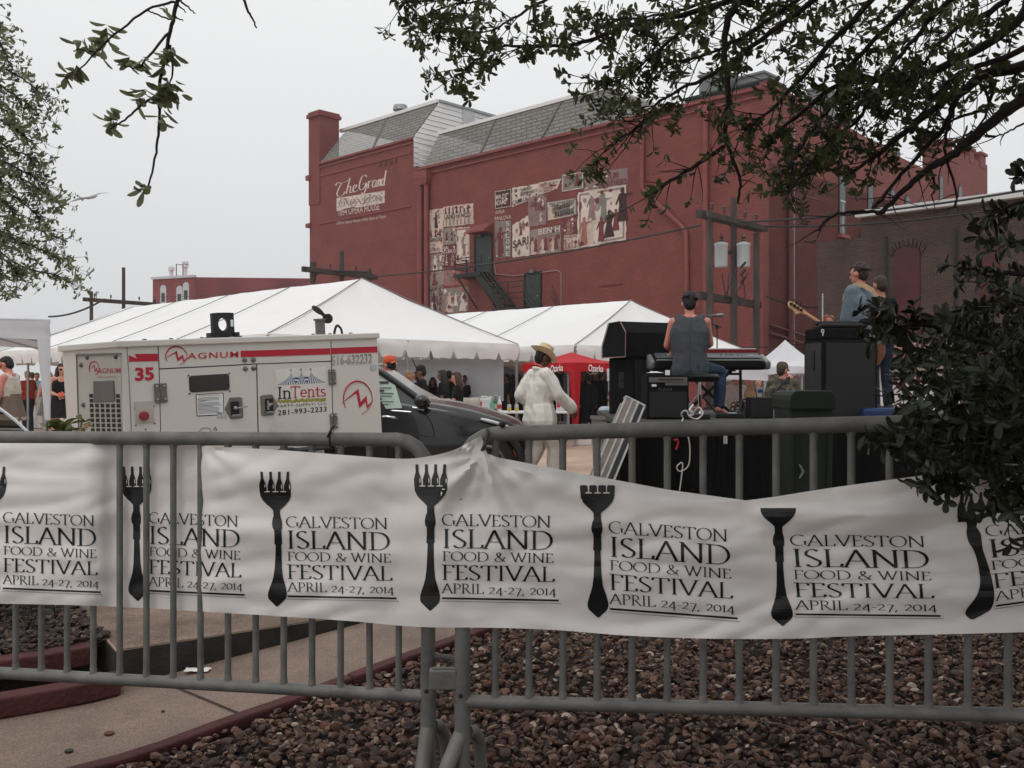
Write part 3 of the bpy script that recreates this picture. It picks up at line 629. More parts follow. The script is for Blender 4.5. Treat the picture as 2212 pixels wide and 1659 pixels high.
poster('concert', 'cream', d6, (182, 430), (312, 420), (312, 560), (182, 575), [('CONCERT', .03, .68, .97, .93, ik), ('FLOOD SUF', .05, .1, .8, .28, mr_)], lift=2)
poster('holbrook', 'dr', d6, (305, 510), (428, 495), (428, 690), (305, 705), [('HAL', .1, .82, .5, .97, wt), ('HOLBROO', .05, .64, .98, .8, wt)] + [(ch, .04, .5 - i * .12, .18, .6 - i * .12, wt) for i, ch in enumerate('MARK')] + [(ch, .26, .5 - i * .1, .4, .58 - i * .1, wt) for i, ch in enumerate('TWAIN')], [(.72, .05, .55, PM['lil'])], 3)
poster('round', 'grey', d6, (180, 585), (320, 570), (320, 850), (180, 870), figs=[(.45, .45, .5, PM['pale']), (.4, .02, .45, mr_)], lift=1)
poster('dinner', 'rose', d6, (320, 710), (460, 695), (460, 850), (320, 862), figs=[(.3, .1, .7, PM['gg']), (.75, .02, .5, PM['dr'])], lift=1)
poster('ray', 'lil', d6, (175, 870), (312, 855), (312, 1100), (175, 1100), [('RAY', .08, .82, .62, .95, ik)] + [(ch, .78, .78 - i * .17, .95, .92 - i * .17, ik) for i, ch in enumerate('CHARL')], [(.4, .1, .65, ik), (.3, .05, .4, PM['cream'])], 2)
poster('ballet', 'gg', d6, (312, 885), (535, 865), (535, 1105), (312, 1105), figs=[(.25, .05, .8, PM['cream']), (.5, .3, .5, PM['pale']), (.78, .1, .75, PM['pale'])], lift=1, border=PM['rose'])
poster('adams', 'drk', d2, (1358, 822), (1470, 803), (1470, 925), (1360, 942), [('MAUDE', .12, .5, .75, .76, wt), ('ADAMS', .05, .2, .72, .46, wt)], [(.8, .05, .5, PM['dr'])], 3, PM['cream'])
poster('sarah', 'pale', d2, (1472, 803), (1640, 775), (1640, 862), (1472, 925), [('SARAH', .34, .7, .75, .9, ik), ('BERNHARDT', .34, .42, .98, .64, ik), ('CAMILLE', .02, .06, .6, .3, ik)], [(.16, .4, .56, ik)], 2)
poster('george', 'cream', d2, (1640, 770), (1788, 742), (1760, 810), (1640, 850), [('GEORGE M.', .1, .6, .8, .85, PM['grey']), ('YANKEE', .25, .3, .75, .52, mr_), ('PRINCE', .3, .04, .75, .26, mr_)], lift=1)
poster('small', 'gg', d2, (1790, 718), (1932, 695), (1932, 805), (1790, 830), figs=[(.7, .2, .75, mr_), (.45, .1, .5, PM['grey'])], lift=3, border=PM['cream'])
poster('brothers', 'lil', d2, (1935, 715), (2212, 672), (2212, 785), (1935, 830), [('GATLIN', .36, .5, .8, .82, mr_), ('BROTHERS', .36, .08, .99, .42, mr_)], [(.12, .1, .75, PM['rose'])], 1)
poster('duke', 'lil', d2, (1575, 865), (1695, 840), (1692, 1035), (1578, 1052), [('GRAND', .12, .66, .75, .82, mr_), ('DUKE', .4, .5, .95, .66, mr_)], [(.7, .12, .3, PM['cream'])], 4)
poster('lillian', 'gg', d2, (1695, 895), (1885, 865), (1885, 975), (1700, 1015), [('LILLIAN', .25, .52, .8, .78, ik), ('RUSSELL', .28, .14, .93, .42, ik)], [(.12, .05, .8, PM['cream'])], 3, PM['cream'])
poster('salome', 'gg', d2, (1362, 1020), (1465, 1010), (1465, 1245), (1368, 1252), [(ch, .7, .86 - i * .165, .95, .98 - i * .165, wt) for i, ch in enumerate('SALOME')], [(.34, .02, .85, mr_)], 2)
poster('sari', 'pale', d2, (1475, 1040), (1585, 975), (1585, 1235), (1475, 1250), [('SARI', .05, .28, .95, .5, ik)], [(.5, .58, .3, mr_)], 1)
poster('ben', 'grey', d2, (1588, 1075), (1785, 1040), (1785, 1210), (1590, 1235), [('BEN H', .3, .76, .98, .99, wt)], [(x / 9 + .08, .02 + (x % 3) * .1, .55, [PM['cream'], mr_, PM['rose']][x % 3]) for x in range(8)], 2)
poster('archer', 'dr', d2, (1790, 990), (1890, 975), (1890, 1100), (1790, 1110), figs=[(.45, .05, .8, PM['rose']), (.7, .1, .5, PM['lil'])], lift=1)
poster('iolanthe', 'cream', d2, (1805, 1108), (1912, 1095), (1912, 1190), (1805, 1200), [('IOLANTHE', .06, .8, .8, .96, mr_)], [(x / 5 + .1, .05, .6, [PM['grey'], PM['rose']][x % 2]) for x in range(5)], 3)
poster('big', 'pale', d2, (1893, 832), (2203, 782), (2203, 1135), (1893, 1190), figs=[(.3, .45, .5, PM['lil']), (.55, .42, .5, PM['gg']), (.27, .02, .5, PM['cream']), (.66, .1, .5, ik), (.8, .2, .4, mr_), (.14, .05, .5, PM['rose']), (.93, .35, .62, ik), (.5, .05, .45, mr_)], lift=2, border=PM['grey'])
for s, a in (('ANNA', ((1365, 972), (1425, 962), (1425, 940), (1365, 948))), ('PAVLOVA', ((1362, 1013), (1465, 1000), (1465, 975), (1362, 988)))): m = MB(); put_sans(m, s, quad(F, *[d2(*p) for p in a], val=-.03)); m.build('lettering', M_wht, B)

# ---------------------------------------------------------------- far brick building on the left
FB = thing('far_building', 'distant low red brick building behind the long white tent roof', 'building', (P(330, 829, 118).x, 118, 0), math.atan2(-.35, .94))
G = Plane(FB); x1 = G.at(418, 597).x; zt_ = G.at(418, 599).z; zl = G.at(330, 604).z
m = MB(); m.prism([(0, 0, 0), (x1, 0, 0), (x1, 0, zt_), (0, 0, zl)], (0, 24, 0)); m.build('wall', brickify('far_red_brick', lin(140, 62, 66), lin(120, 54, 58), lin(120, 62, 64), .6, .8, .2), FB)
pb = G.at(672, 622, 0, x1); m = MB(); m.prism([(x1 + .01, .02, 0), (x1 + .01, 24, 0), (x1 + .01, 24, 8), (x1 + .01, .02, zt_)], (.3, 0, 0)); m.prism([(x1, .02, 0), (x1 + 26, 20, 0), (x1 + 26, 20, G.at(668, 618, 1, 20).z), (x1, .02, zt_ + .02)], (0, .4, 0)); m.build('side_wall', mat('far_red_wall', lin(118, 58, 62), .8, .25, .3), FB)
m = MB(); m.box((x1 / 2, .1, (zl + zt_) / 2 + .15), (x1 + .3, .5, .3), rot=Matrix.Rotation(-math.atan2(zt_ - zl, x1), 3, 'Y')); m.build('coping', mat('pale_grey_paint', lin(186, 190, 194)), FB)
for px_, py_ in ((353, 634), (388, 636), (402, 628), (461, 629)):
    if px_ > 410: continue
    a = G.at(px_, py_); m = MB(); m.prism([(a.x - .45, -.05, a.z - 1.3)] + [(a.x - .45 * math.cos(R(t)), -.05, a.z + .6 + .45 * math.sin(R(t))) for t in range(0, 181, 30)] + [(a.x + .45, -.05, a.z - 1.3)], (0, .1, 0)); wn = m.build('window', mat('pale_grey_paint', lin(186, 190, 194)), FB)
    m = MB(); m.box((a.x, -.07, a.z - .5), (.5, .04, 1.1)); m.build('pane', M_pane, wn)
for px_, py_, h in ((370, 597, 1.2), (400, 596, 1.8)):
    a = G.at(px_, py_, 1, 4); m = MB(); m.lathe([(.25, -1), (.25, h * .6), (.4, h * .6), (.4, h), (.1, h)], a, 10); m.build('roof_vent', M_siding, FB)
m = MB(); a = G.at(388, 598, 1, 2)
for q in (-.5, .5): m.tube([(a.x + q, 2, a.z - 1), (a.x + q, 2, a.z + 1.6), (a.x + q, 3, a.z + 1.6)], .06, 5)
m.build('roof_ladder', M_iron, FB)

# ---------------------------------------------------------------- old brown brick building on the right
OB = thing('brown_brick_building', 'old brown brick building with white coping and a maroon arched door behind the stage', 'building', P(1765, 829, 37) * 1, ALLEY)
OB.location.z = 0
H = Plane(OB); M_ob = brickify('old_brown_brick', lin(76, 52, 47), lin(54, 40, 38), lin(80, 70, 66), 1.0, .9, .3)
p0 = H.at(1860, 518); p1 = H.at(1860, 470)
m = MB(); zlow = H.at(1790, 522).z
tops = [(0, zlow)] + [(p0.x * i / 6, zlow + random.uniform(-.05, .12)) for i in range(1, 7)]
m.prism([(0, 0, 0)] + [(22, 0, 0), (22, 0, p1.z), (p0.x, 0, p1.z)] + [(x, 0, z) for x, z in tops[::-1]], (0, .5, 0)); m.box((.25, 6, zlow / 2), (.5, 11, zlow)); m.build('wall', M_ob, OB)
m = MB(); m.box(((p1.x + 22) / 2, .1, p1.z + .1), (22 - p1.x + .2, .8, .24)); m.build('coping', mat('white_coping', lin(196, 196, 196), .6, .1, 1), OB)
def arched(pxl, pxr, pyt, pyb, mm):
    a, b = H.at(pxl, pyt), H.at(pxr, pyb); wd = b.x - a.x; c_ = (a.x + b.x) / 2
    m = MB(); m.prism([(a.x, -.05, b.z), (b.x, -.05, b.z), (b.x, -.05, a.z - .1)] + [(c_ + wd / 2 * math.cos(R(t)), -.05, a.z - .1 + .22 * math.sin(R(t))) for t in range(15, 180, 15)] + [(a.x, -.05, a.z - .1)], (0, .1, 0)); d = m.build('door', mm, OB)
    m = MB()
    for i in range(11): t0 = 180 * i / 11; m.box((c_ + (wd / 2 + .12) * math.cos(R(t0 + 8)), -.03, a.z - .05 + .34 * math.sin(R(t0 + 8))), (wd / 11 * .8, .1, .22), rot=Matrix.Rotation(-R(t0 + 8 - 90) * .35, 3, 'Y'))
    m.build('arch', M_ob, d)
mm_ = mat('maroon_paint', lin(74, 32, 34), .7, .2, 2)
arched(1932, 1988, 544, 720, mm_); arched(2117, 2160, 535, 640, mm_)
a, b = H.at(1835, 640), H.at(1880, 690); m = MB(); m.box(((a.x + b.x) / 2, -.01, (a.z + b.z) / 2), (b.x - a.x, .06, a.z - b.z)); m.build('brick_infill', mat('orange_brick_infill', lin(120, 58, 48), .8, .3, 4), OB)
m = MB(); 
for x in (H.at(1915, 640).x, H.at(2065, 600).x): m.tube([(x, -.08, 0), (x, -.08, p1.z - .8)], .05, 6)
m.build('downpipe', M_iron, OB)

# ---------------------------------------------------------------- utility pole frames, transformers, wires
M_pole = mat('weathered_pole', lin(74, 66, 62), .9, .3, 3, .3, stretch=(3, 3, .4)); M_cross = mat('weathered_crossarm', lin(66, 58, 55), .9, .3, 3, .3)
u_ = V((-.717, .697, 0)); v_ = V((.697, .717, 0))
def frame(px, Y, hw, zb, tops, label, low=None):
    c = P(px, 829, Y); c.z = 0; t = thing('utility_pole_frame', label, 'utility poles', c, ALLEY, 'pole frames along the alley behind the tents')
    for off, zt_ in zip((-hw, 0, hw), tops):
        m = MB(); m.tube([(0, off, 0), (0, off, zt_)], [.135, .115], 10); m.build('pole', M_pole, t, smooth=50)
    m = MB(); m.beam((-.12, -hw - .5, zb), (-.12, hw + .5, zb - .05), .22, .26); m.beam((.17, -hw - .4, zb - .05), (.17, hw + .4, zb - .1), .14, .2); m.build('crossarm', M_cross, t, bevel=.02)
    if low: m = MB(); m.beam((-.16, -hw - .5, low), (-.16, hw + .5, low - .1), .2, .25); m.build('crossarm', M_cross, t, bevel=.02)
    for o_ in (-hw * .9, -hw * .4, hw * .5, hw): m = MB(); m.lathe([(.03, 0), (.03, .1), (.07, .12), (.05, .2), (.07, .24), (.02, .3)], (0, o_, zb + .12), 8); m.build('insulator', mat('brown_porcelain', lin(70, 50, 44), .3), t, smooth=40)
    return t
hf = frame(1585, 33, 1.5, 6.98, (7.0, 7.75, 6.7), 'dark wooden pole frame carrying grey transformers in front of the red building', 4.3)
for px_, lab in ((1558, 'left one of the two pale grey can transformers on the pole frame'), (1606, 'right one of the two pale grey can transformers on the pole frame')):
    p = P(px_, 577, 32.6); t = thing('transformer', lab, 'transformer', p, ALLEY, 'transformers on the pole frame')
    m = MB(); m.lathe([(.02, 0), (.2, 0), (.22, .05), (.22, .72), (.235, .74), (.23, .8), (.06, .86), (.02, .87)], (0, 0, 0), 20); m.build('tank', mat('transformer_grey', lin(176, 182, 184), .4, .06, 2), t, smooth=40)
    m = MB(); m.lathe([(.05, .8), (.09, .9), (.05, .96), (.09, 1.02), (.03, 1.14)], (0, 0, 0), 10); m.build('bushing', mat('brown_porcelain', lin(70, 50, 44)), t, smooth=40)
    m = MB(); m.beam((0, 0, .5), (.2 if px_ < 1580 else -.2, .35, .5), .1, .12); m.build('bracket', M_iron, t)
m = MB()
for k in range(5):
    a = P(1560 + k * 14, 590, 32.7); b = P(1592 + random.uniform(-20, 26), 640, 32.6); m.tube(curve_pts([a, a.lerp(b, .5) + V((random.uniform(-.3, .3), 0, -.4)), b], 6), .02, 5)
for k in range(3): a = P(1600, 578 + k * 16, 32.4); m.cap(a, a + V((.14, 0, .16)), .035, .05, 6)
m.build('fuse_gear', M_iron, hf, world=True)
f2 = frame(738, 48.8, 1.75, 7.02, (7.4, 8.1, 7.3), 'dark wooden pole frame rising behind the tent peak against the red wall')
f3 = frame(267, 66.4, 2.2, 7.05, (7.6, 9.4, 7.3), 'farthest wooden pole frame against the sky at the left')
m = MB(); q = P(665, 590, 48.2)
m.tube(curve_pts([P(795, 588, 48.5), P(720, 586, 48.2), P(686, 590, 48.2), P(679, 606, 48.2), P(679, 640, 48.2)], 6), .06, 6); m.build('riser_cable', M_iron, f2, world=True)
def wire(a, b, sag, label, r=.03, cat='cable'):
    n = 20; pts = [a.lerp(b, i / n) - V((0, 0, sag * 4 * (i / n) * (1 - i / n))) for i in range(n + 1)]
    base = pts[0]; m = MB(); m.tube([p - base for p in pts], r, 5); o = m.build('overhead_cable', M_iron); o.location = base; tag(o, label, cat, 'overhead cables along the alley')
wire(P(1512, 487, 33), P(798, 598, 48), .25, 'black overhead cable sagging across the poster mural to the tent peak', .035)
wire(P(1600, 480, 32.5), P(2230, 408, 27), .15, 'upper black cable running from the crossarm towards the dark tree', .035)
wire(P(1650, 489, 32), P(2230, 440, 27), .2, 'lower black cable running from the crossarm past the white coping', .03)
wire(P(225, 646, 66), P(105, 684, 70), .3, 'thick black cable falling left from the farthest pole frame', .07)
wire(P(330, 640, 66), P(668, 606, 52), .3, 'thin pale cable between the two left pole frames', .015)
wire(P(1655, 640, 32), P(1765, 664, 34), .1, 'short dark cable from the pole frame to the brown building', .03)
wire(P(1515, 740, 32), P(1765, 735, 34), .2, 'low dark cable crossing behind the pole frame', .02)
# ---------------------------------------------------------------- tents and canopies
M_vinyl = mat('white_vinyl', lin(240, 240, 240), .45, .03, .6, .12, bscale=5, trans=.12)
M_val = mat('valance_vinyl', lin(226, 224, 222), .5, .05, 1.5, .25, bscale=7, trans=.1)
M_seam = mat('seam_webbing', lin(120, 120, 122), .7)
M_alu = mat('tent_pole', lin(150, 150, 148), .4, .1, 3, metal=.5)
M_rope = mat('rope', lin(70, 66, 62), .8)
def frame_tent(label, px, Y, w_, L_, ze, zp, a):
    c = P(px, 829, Y); c.z = 0; t = thing('frame_tent', label, 'tent', c, ALLEY, 'big white frame tents')
    def wr(p): return V((p.x, p.y, p.z + .02 * noise.noise(p * 1.3) + .008 * noise.noise(p * 5)))
    m = MB(); bay = 2.9
    def side(y0, sg):
        def f(u, v):
            e_ = V((-L_ * u, y0, ze)); q = -a - (L_ - 2 * a) * u; r_ = V((q, w_ / 2, zp)); p = e_.lerp(r_, v)
            ph = ((L_ - 2 * a) * u / bay) % 1
            p.z -= .10 * math.sin(math.pi * ph) * 4 * v * (1 - v) * .7 + .16 * v * (1 - v) + .05 * math.sin(math.pi * v) * math.sin(math.pi * u); return wr(p)
        m.grid(f, 56, 14)
    side(0, 1); side(w_, -1)
    def hip(x0, xr):
        def f(u, v):
            p = V((x0, w_ * u, ze)).lerp(V((xr, w_ / 2, zp)), v); p.z -= .2 * v * (1 - v) + .05 * abs(math.sin(2 * math.pi * u)) * 4 * v * (1 - v); return wr(p)
        m.grid(f, 24, 14)
    hip(0, -a); hip(-L_, -L_ + a)
    m.build('roof', M_vinyl, t, smooth=50)
    def fr(x, y): k = min(1, abs(y) / (w_ / 2)); return k
    n = int((L_ - 2 * a) / bay)
    for k in range(n + 1):                            # rafters show as seams
        x0 = -a - k * bay
        xe = -L_ * (k * bay / (L_ - 2 * a)) if k else 0
        m = MB(); pts = []
        for i in range(13):
            v = i / 12; p = V((xe, 0, ze)).lerp(V((x0, w_ / 2, zp)), v); p.z -= .16 * v * (1 - v) - .022; pts.append(p)
        m.tube(pts, .012, 4); m.build('seam', M_seam, t)
    m = MB(); m.tube([V((0, w_, ze)).lerp(V((-a, w_ / 2, zp)), i / 8) - V((0, 0, .16 * i / 8 * (1 - i / 8) - .02)) for i in range(9)], .012, 4); m.build('seam', M_seam, t)
    per = [((0, 0), (-L_, 0)), ((0, w_), (0, 0)), ((-L_, w_), (0, w_)), ((-L_, 0), (-L_, w_))]
    for (xa, ya), (xb, yb) in per:
        m = MB(); ln_ = math.hypot(xb - xa, yb - ya); k = int(ln_ / .022); nx, ny = (yb - ya) / ln_, -(xb - xa) / ln_
        if (xa + xb) / 2 * nx * 0 + ((xa + xb) / 2 + L_ / 2) * nx + ((ya + yb) / 2 - w_ / 2) * ny < 0: nx, ny = -nx, -ny
        vs = []
        for i in range(k + 1):
            s_ = i / k * ln_; d = abs((s_ + .35) % .7 - .35); zb = -.36 + .17 * math.exp(-(d / .055) ** 2) - .012 * math.cos(s_ * 9)
            bx, by = xa + (xb - xa) * i / k, ya + (yb - ya) * i / k
            for j, q in enumerate((.02, -.06, -.14)): o_ = .02 + .02 * j + .025 * noise.noise(V((s_ * 2.2, q * 8, xa))); vs.append((bx + nx * o_, by + ny * o_, ze + q))
            o_ = .04 + .03 * noise.noise(V((s_ * 2, 5, ya))); vs.append((bx + nx * o_, by + ny * o_, ze + zb))
        m.add(vs, [(4 * i + j, 4 * i + j + 1, 4 * i + 5 + j, 4 * i + 4 + j) for i in range(k) for j in range(3)]); m.build('valance', M_val, t, smooth=60, fix=False)
    ps = [(0, 0), (0, w_ / 2), (0, w_)] + [(-L_ * i / 5, y) for i in range(1, 6) for y in (0, w_)] + [(-L_, w_ / 2)]
    for x, y in ps: m = MB(); m.tube([(x * .995, y * .99 + .02, 0), (x * .995, y * .99 + .02, ze)], .035, 8); m.build('leg', M_alu, t, smooth=50)
    m = MB()
    for q in (-1.2, 1.2): m.tube([(-.04, w_ / 2, ze - .1), (-.6, w_ / 2 + q, .9)], .012, 5)
    m.build('guy_strap', M_rope, t)
    return t
T1 = frame_tent('largest white frame tent with a tall hipped roof behind the generator', 578, 18.1, 6.8, 15.5, 2.3, 3.74, 1.6)
T2 = frame_tent('white frame tent with a hipped roof behind the stage speakers and red canopy', 1242, 23.3, 8.4, 14.0, 2.3, 3.74, 1.5)
m = MB(); Q = Plane(T1); a = Q.at(858, 800, 1, 6.6); b = Q.at(1086, 800, 1, 6.6)
m.grid(lambda u, v: V((a.x + (b.x - a.x) * u, 6.6 + .03 * math.sin(u * 14), .93 + 1.1 * v - .03 * math.sin(u * 5))), 40, 6)
m.build('curtain_or_shade_sheet', mat('curtain_vinyl', lin(205, 212, 222), .6, .06, 1.2, .2, bscale=4, trans=.5), T1, smooth=60)
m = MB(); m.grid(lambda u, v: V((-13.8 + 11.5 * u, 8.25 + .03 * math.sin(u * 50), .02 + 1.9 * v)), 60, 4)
m.build('curtain_or_shade_sheet', mat('tent_shade_sheet', lin(46, 44, 44), .8, .2, .6), T2, smooth=60)  # dark sheet added to stand in for the deep shade inside this tent
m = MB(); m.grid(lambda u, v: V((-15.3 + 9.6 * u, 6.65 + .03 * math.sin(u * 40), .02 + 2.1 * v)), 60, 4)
m.build('curtain_or_shade_sheet', mat('tent_shade_sheet', lin(46, 44, 44)), T1, smooth=60)  # another added dark sheet, giving the shaded band under the long roof

def popup(label, c, rz, size, zv, ze, zp, cloth, curtain=False, corner=(0, 0), group=None, legm=None):
    t = thing('canopy', label, 'canopy', (c[0], c[1], 0), rz, group); s_ = size
    cn = [(0, 0), (-s_, 0), (-s_, s_), (0, s_)]; ap = V((-s_ / 2, s_ / 2, zp)); m = MB()
    for (xa, ya), (xb, yb) in zip(cn, cn[1:] + cn[:1]):
        def f(u, v):
            p = V((xa + (xb - xa) * u, ya + (yb - ya) * u, ze)).lerp(ap, v); k = 4 * u * (1 - u)
            p.z -= (zp - ze) * .22 * math.sin(math.pi * v) * (.5 + .5 * k) * .8; return p
        m.grid(f, 14, 10)
    m.build('roof', cloth, t, smooth=35)
    m = MB()
    for (xa, ya), (xb, yb) in zip(cn, cn[1:] + cn[:1]):
        def f(u, v):
            k = 4 * u * (1 - u); x, y = xa + (xb - xa) * u, ya + (yb - ya) * u; q = .02 * noise.noise(V((u * 4, v * 2, xa + yb)))
            return V((x + q, y + q, ze + .01 + (zv - ze) * v + (.035 * k * v)))
        m.grid(f, 20, 4)
    val = m.build('valance', cloth, t, smooth=50)
    for x, y in cn:
        m = MB(); e_ = .04; xx = x + (e_ if x < 0 else -e_); yy = y + (e_ if y == 0 else -e_)
        m.box((xx, yy, ze / 2), (.04, .04, ze)); m.box((xx, yy, ze * .25), (.05, .05, ze * .5)); m.box((xx, yy, .01), (.1, .1, .02)); m.build('leg', legm or mat('canopy_leg', lin(170, 172, 176), .4, .1, 4, metal=.3), t)
    m = MB()
    for (xa, ya), (xb, yb) in zip(cn, cn[1:] + cn[:1]):
        for i in range(4): ca_ = V((-s_ / 2, s_ / 2, 0)); qa, qb = [ca_ + (V((xa + (xb - xa) * j / 4, ya + (yb - ya) * j / 4, 0)) - ca_) * (1 - .22 / s_) for j in (i, i + 1)]; m.beam(qa + V((0, 0, ze - (.05 if i % 2 else .24))), qb + V((0, 0, ze - (.24 if i % 2 else .05))), .015, .025)
    m.build('truss', mat('canopy_leg', lin(170, 172, 176)), t)
    return t, val
def leg_curtain(t, wa, wb, z0, z1, cloth, faces=('x', 'y')):
    m = MB()
    if 'x' in faces: m.grid(lambda u, v: V((-u * (wa + (wb - wa) * v) + .005, -.012 - .01 * math.sin(u * 5), z0 + (z1 - z0) * v)), 6, 14)
    if 'y' in faces: m.grid(lambda u, v: V((.012, u * (wa + (wb - wa) * v), z0 + (z1 - z0) * v)), 6, 14)
    m.build('leg_curtain', cloth, t, smooth=50)
M_wcloth = mat('white_canopy_cloth', lin(222, 224, 230), .7, .05, 2, .15, bscale=14, trans=.25)
c = P(108, 829, 11)
cw, _ = popup('white pop-up canopy with a tapered leg curtain at the left edge', (c.x, c.y), R(26), 3.0, 1.86, 2.1, 2.72, M_wcloth)
leg_curtain(cw, .14, .06, 1.9, .96, M_wcloth, ('x',))
m = MB(); m.grid(lambda u, v: V((-.005 + .0 * u, .02 + .1 * u, 1.86 - .9 * v)), 3, 8); m.build('leg_curtain', M_wcloth, cw)
M_redc = mat('red_canopy_cloth', lin(190, 16, 34), .6, .08, 3, .15, bscale=14, trans=.2)
c = P(1243, 829, 21)
cr_, vr = popup('small bright red drinks canopy with white lettering in front of the tent', (c.x, c.y), ALLEY, 1.6, 1.62, 1.83, 2.10, M_redc)
leg_curtain(cr_, .17, .085, 1.64, .40, M_redc)
Q = Plane(cr_); m = MB()
for pts, ax, v0 in ((((1271, 802), (1303, 804), (1303, 789), (1271, 787)), 0, .025), (((1189, 804), (1216, 801), (1216, 786), (1189, 789)), 1, -.03)):
    put_sans(m, 'Ozarka', quad(Q, *pts, axis=ax, val=v0), bold=.015, shear=.15)
m.build('lettering', mat('white_print', lin(235, 232, 232), .6), vr)
M_wc2 = mat('white_canopy_cloth', lin(222, 224, 230))
c = P(1658, 829, 18.5); popup('low white canopy partly hidden under the keyboard', (c.x, c.y), R(6), 2.6, 1.42, 1.69, 2.1, M_wc2, group='small white canopies behind the stage')
c = P(1782, 829, 25); popup('white canopy with a broad grey valance beside the bass cabinet', (c.x, c.y), R(4), 1.55, 1.6, 1.82, 2.55, M_wc2, group='small white canopies behind the stage')
c = P(1100, 829, 31); popup('cream canopy seen through the tents above the dark crowd', (c.x, c.y), ALLEY, 2.8, 1.75, 1.95, 2.3, mat('cream_cloth', lin(214, 190, 168), .7, .05, 2, trans=.3))
c = P(1125, 829, 28); popup('grey canopy seen through the tents beside the hat of the walking man', (c.x, c.y), R(-20), 2.0, 1.5, 1.62, 1.95, mat('grey_cloth', lin(110, 112, 116), .7, .05, 2, trans=.2))
# food stall lorry with lettering, mostly behind the dark leaves
t = thing('food_trailer', 'white food trailer with maroon lettering half hidden behind dark leaves', 'trailer', (P(1945, 829, 17).x, 17, 0), R(-8))
m = MB(); m.box((0, 1, 1.05), (2.0, 2, 1.5)); m.build('body', mat('white_print', lin(235, 232, 232)), t, bevel=.03)
m = MB(); m.box((0, .95, 1.95), (2.1, 2.1, .28)); m.build('roof', mat('pink_stripe', lin(170, 120, 120), .7), t, bevel=.02)
m = MB(); m.prism([(-1.0, -.01, 1.86), (1.0, -.01, 1.86), (1.0, -.55, 1.72), (-1.0, -.55, 1.72)], (0, 0, .03)); m.build('awning', mat('striped_awning', lin(120, 70, 72), .7, .5, 9, stretch=(1, .01, .01)), t)
m = MB(); put_sans(m, 'LA ARE', lambda u, v: V((-.85 + 1.3 * u, -.012, 1.28 + .28 * v)), bold=.03); m.build('lettering', mat('maroon_print', lin(104, 30, 44), .6), t)
m = MB(); m.tube([V((-.3 + .22 * math.cos(R(a)), -.012, .72 + .16 * math.sin(R(a)))) for a in range(0, 360, 15)], .025, 5, closed=True); m.tube([(-.5, -.012, .52), (-.1, -.012, .95)], .03, 5); m.build('emblem', mat('maroon_print', lin(104, 30, 44)), t)
for x in (-.7, .7): m = MB(); m.tube([(x, -.05, .3), (x, .2, .3)], .3, 20); m.build('wheel', M_iron, t, smooth=40)
t = thing('board_fence', 'dark weathered board fence with black letters under the white canopies', 'fence', (P(1690, 829, 28).x, 28, 0), 0)
m = MB()
for i in range(16): m.box((-1.5 + i * .2, 0, .8), (.185, .03, 1.6 + .02 * (i % 3)))
m.build('board', mat('fence_wood', lin(92, 84, 78), .9, .3, 4), t)
m = MB(); put_sans(m, 'OW', lambda u, v: V((-.62 + .34 * u, -.03, 1.18 + .16 * v)), bold=.03); m.build('lettering', M_ink, t)

# ---------------------------------------------------------------- tables and what stands on them
M_tabw = mat('white_plastic', lin(222, 220, 218), .5, .04, 4); M_leg = mat('folding_leg', lin(70, 70, 72), .5)
def table(label, c, rz, lx, ly, h, top):
    t = thing('folding_table', label, 'table', (c[0], c[1], 0), rz, 'folding tables by the tents'); m = MB(); m.box((0, 0, h - .02), (lx, ly, .045)); m.build('tabletop', top, t, bevel=.01)
    for sx in (-1, 1):
        m = MB(); x = sx * lx * .38
        m.tube([(x, -ly * .4, h - .04), (x + sx * .05, -ly * .4, 0)], .014, 6); m.tube([(x, ly * .4, h - .04), (x + sx * .05, ly * .4, 0)], .014, 6); m.tube([(x + sx * .04, -ly * .4, .2), (x + sx * .04, ly * .4, .2)], .012, 6); m.tube([(x, 0, .45), (x * .3, 0, h - .04)], .01, 6); m.build('leg', M_leg, t)
    return t
table('long white folding table holding jugs, bottles and cans behind the walking man', (.2, 20.6), R(2), 2.1, .72, .79, M_tabw)
table('folding table with a white cloth top behind the black car', (-1.55, 18.6), R(8), 1.9, .7, .78, M_tabw)
def bottle(px, Y, z, h, r_, m_, name, label, cat, lab=None):
    c = P(px, 829, Y); t = thing(name, label, cat, (c.x, c.y, z)); m = MB()
    m.lathe([(.001, 0), (r_, .005), (r_, h * .52), (r_ * .8, h * .62), (r_ * .36, h * .76), (r_ * .33, h * .95)], (0, 0, 0), 14); m.build('body', m_, t, smooth=40)
    m = MB(); m.lathe([(r_ * .4, h * .945), (r_ * .4, h), (.001, h)], (0, 0, 0), 10); m.build('cap', mat('white_print', lin(235, 232, 232)), t, smooth=40)
    if lab: m = MB(); m.lathe([(r_ * 1.02, h * .15), (r_ * 1.03, h * .45)], (0, 0, 0), 14); m.build('label', lab, t, smooth=40)
M_gg = mat('green_bottle', lin(56, 110, 74), .15, .1, 6); M_pg = mat('pale_green_bottle', lin(110, 156, 130), .15, .1, 6)
bottle(1063, 20.4, .793, .30, .045, M_pg, 'bottle', 'pale green bottle next to the white jug on the table', 'bottle', mat('teal_label', lin(120, 160, 140), .6))
bottle(1071, 20.45, .793, .34, .045, M_gg, 'bottle', 'dark green bottle in the middle of the three bottles on the table', 'bottle', mat('pale_label', lin(190, 196, 180), .6))
bottle(1079, 20.4, .793, .32, .05, mat('clear_plastic', lin(206, 208, 206), .2), 'bottle', 'clear bottle with a red label beside the green bottles', 'bottle', mat('red_label', lin(180, 60, 60), .6))
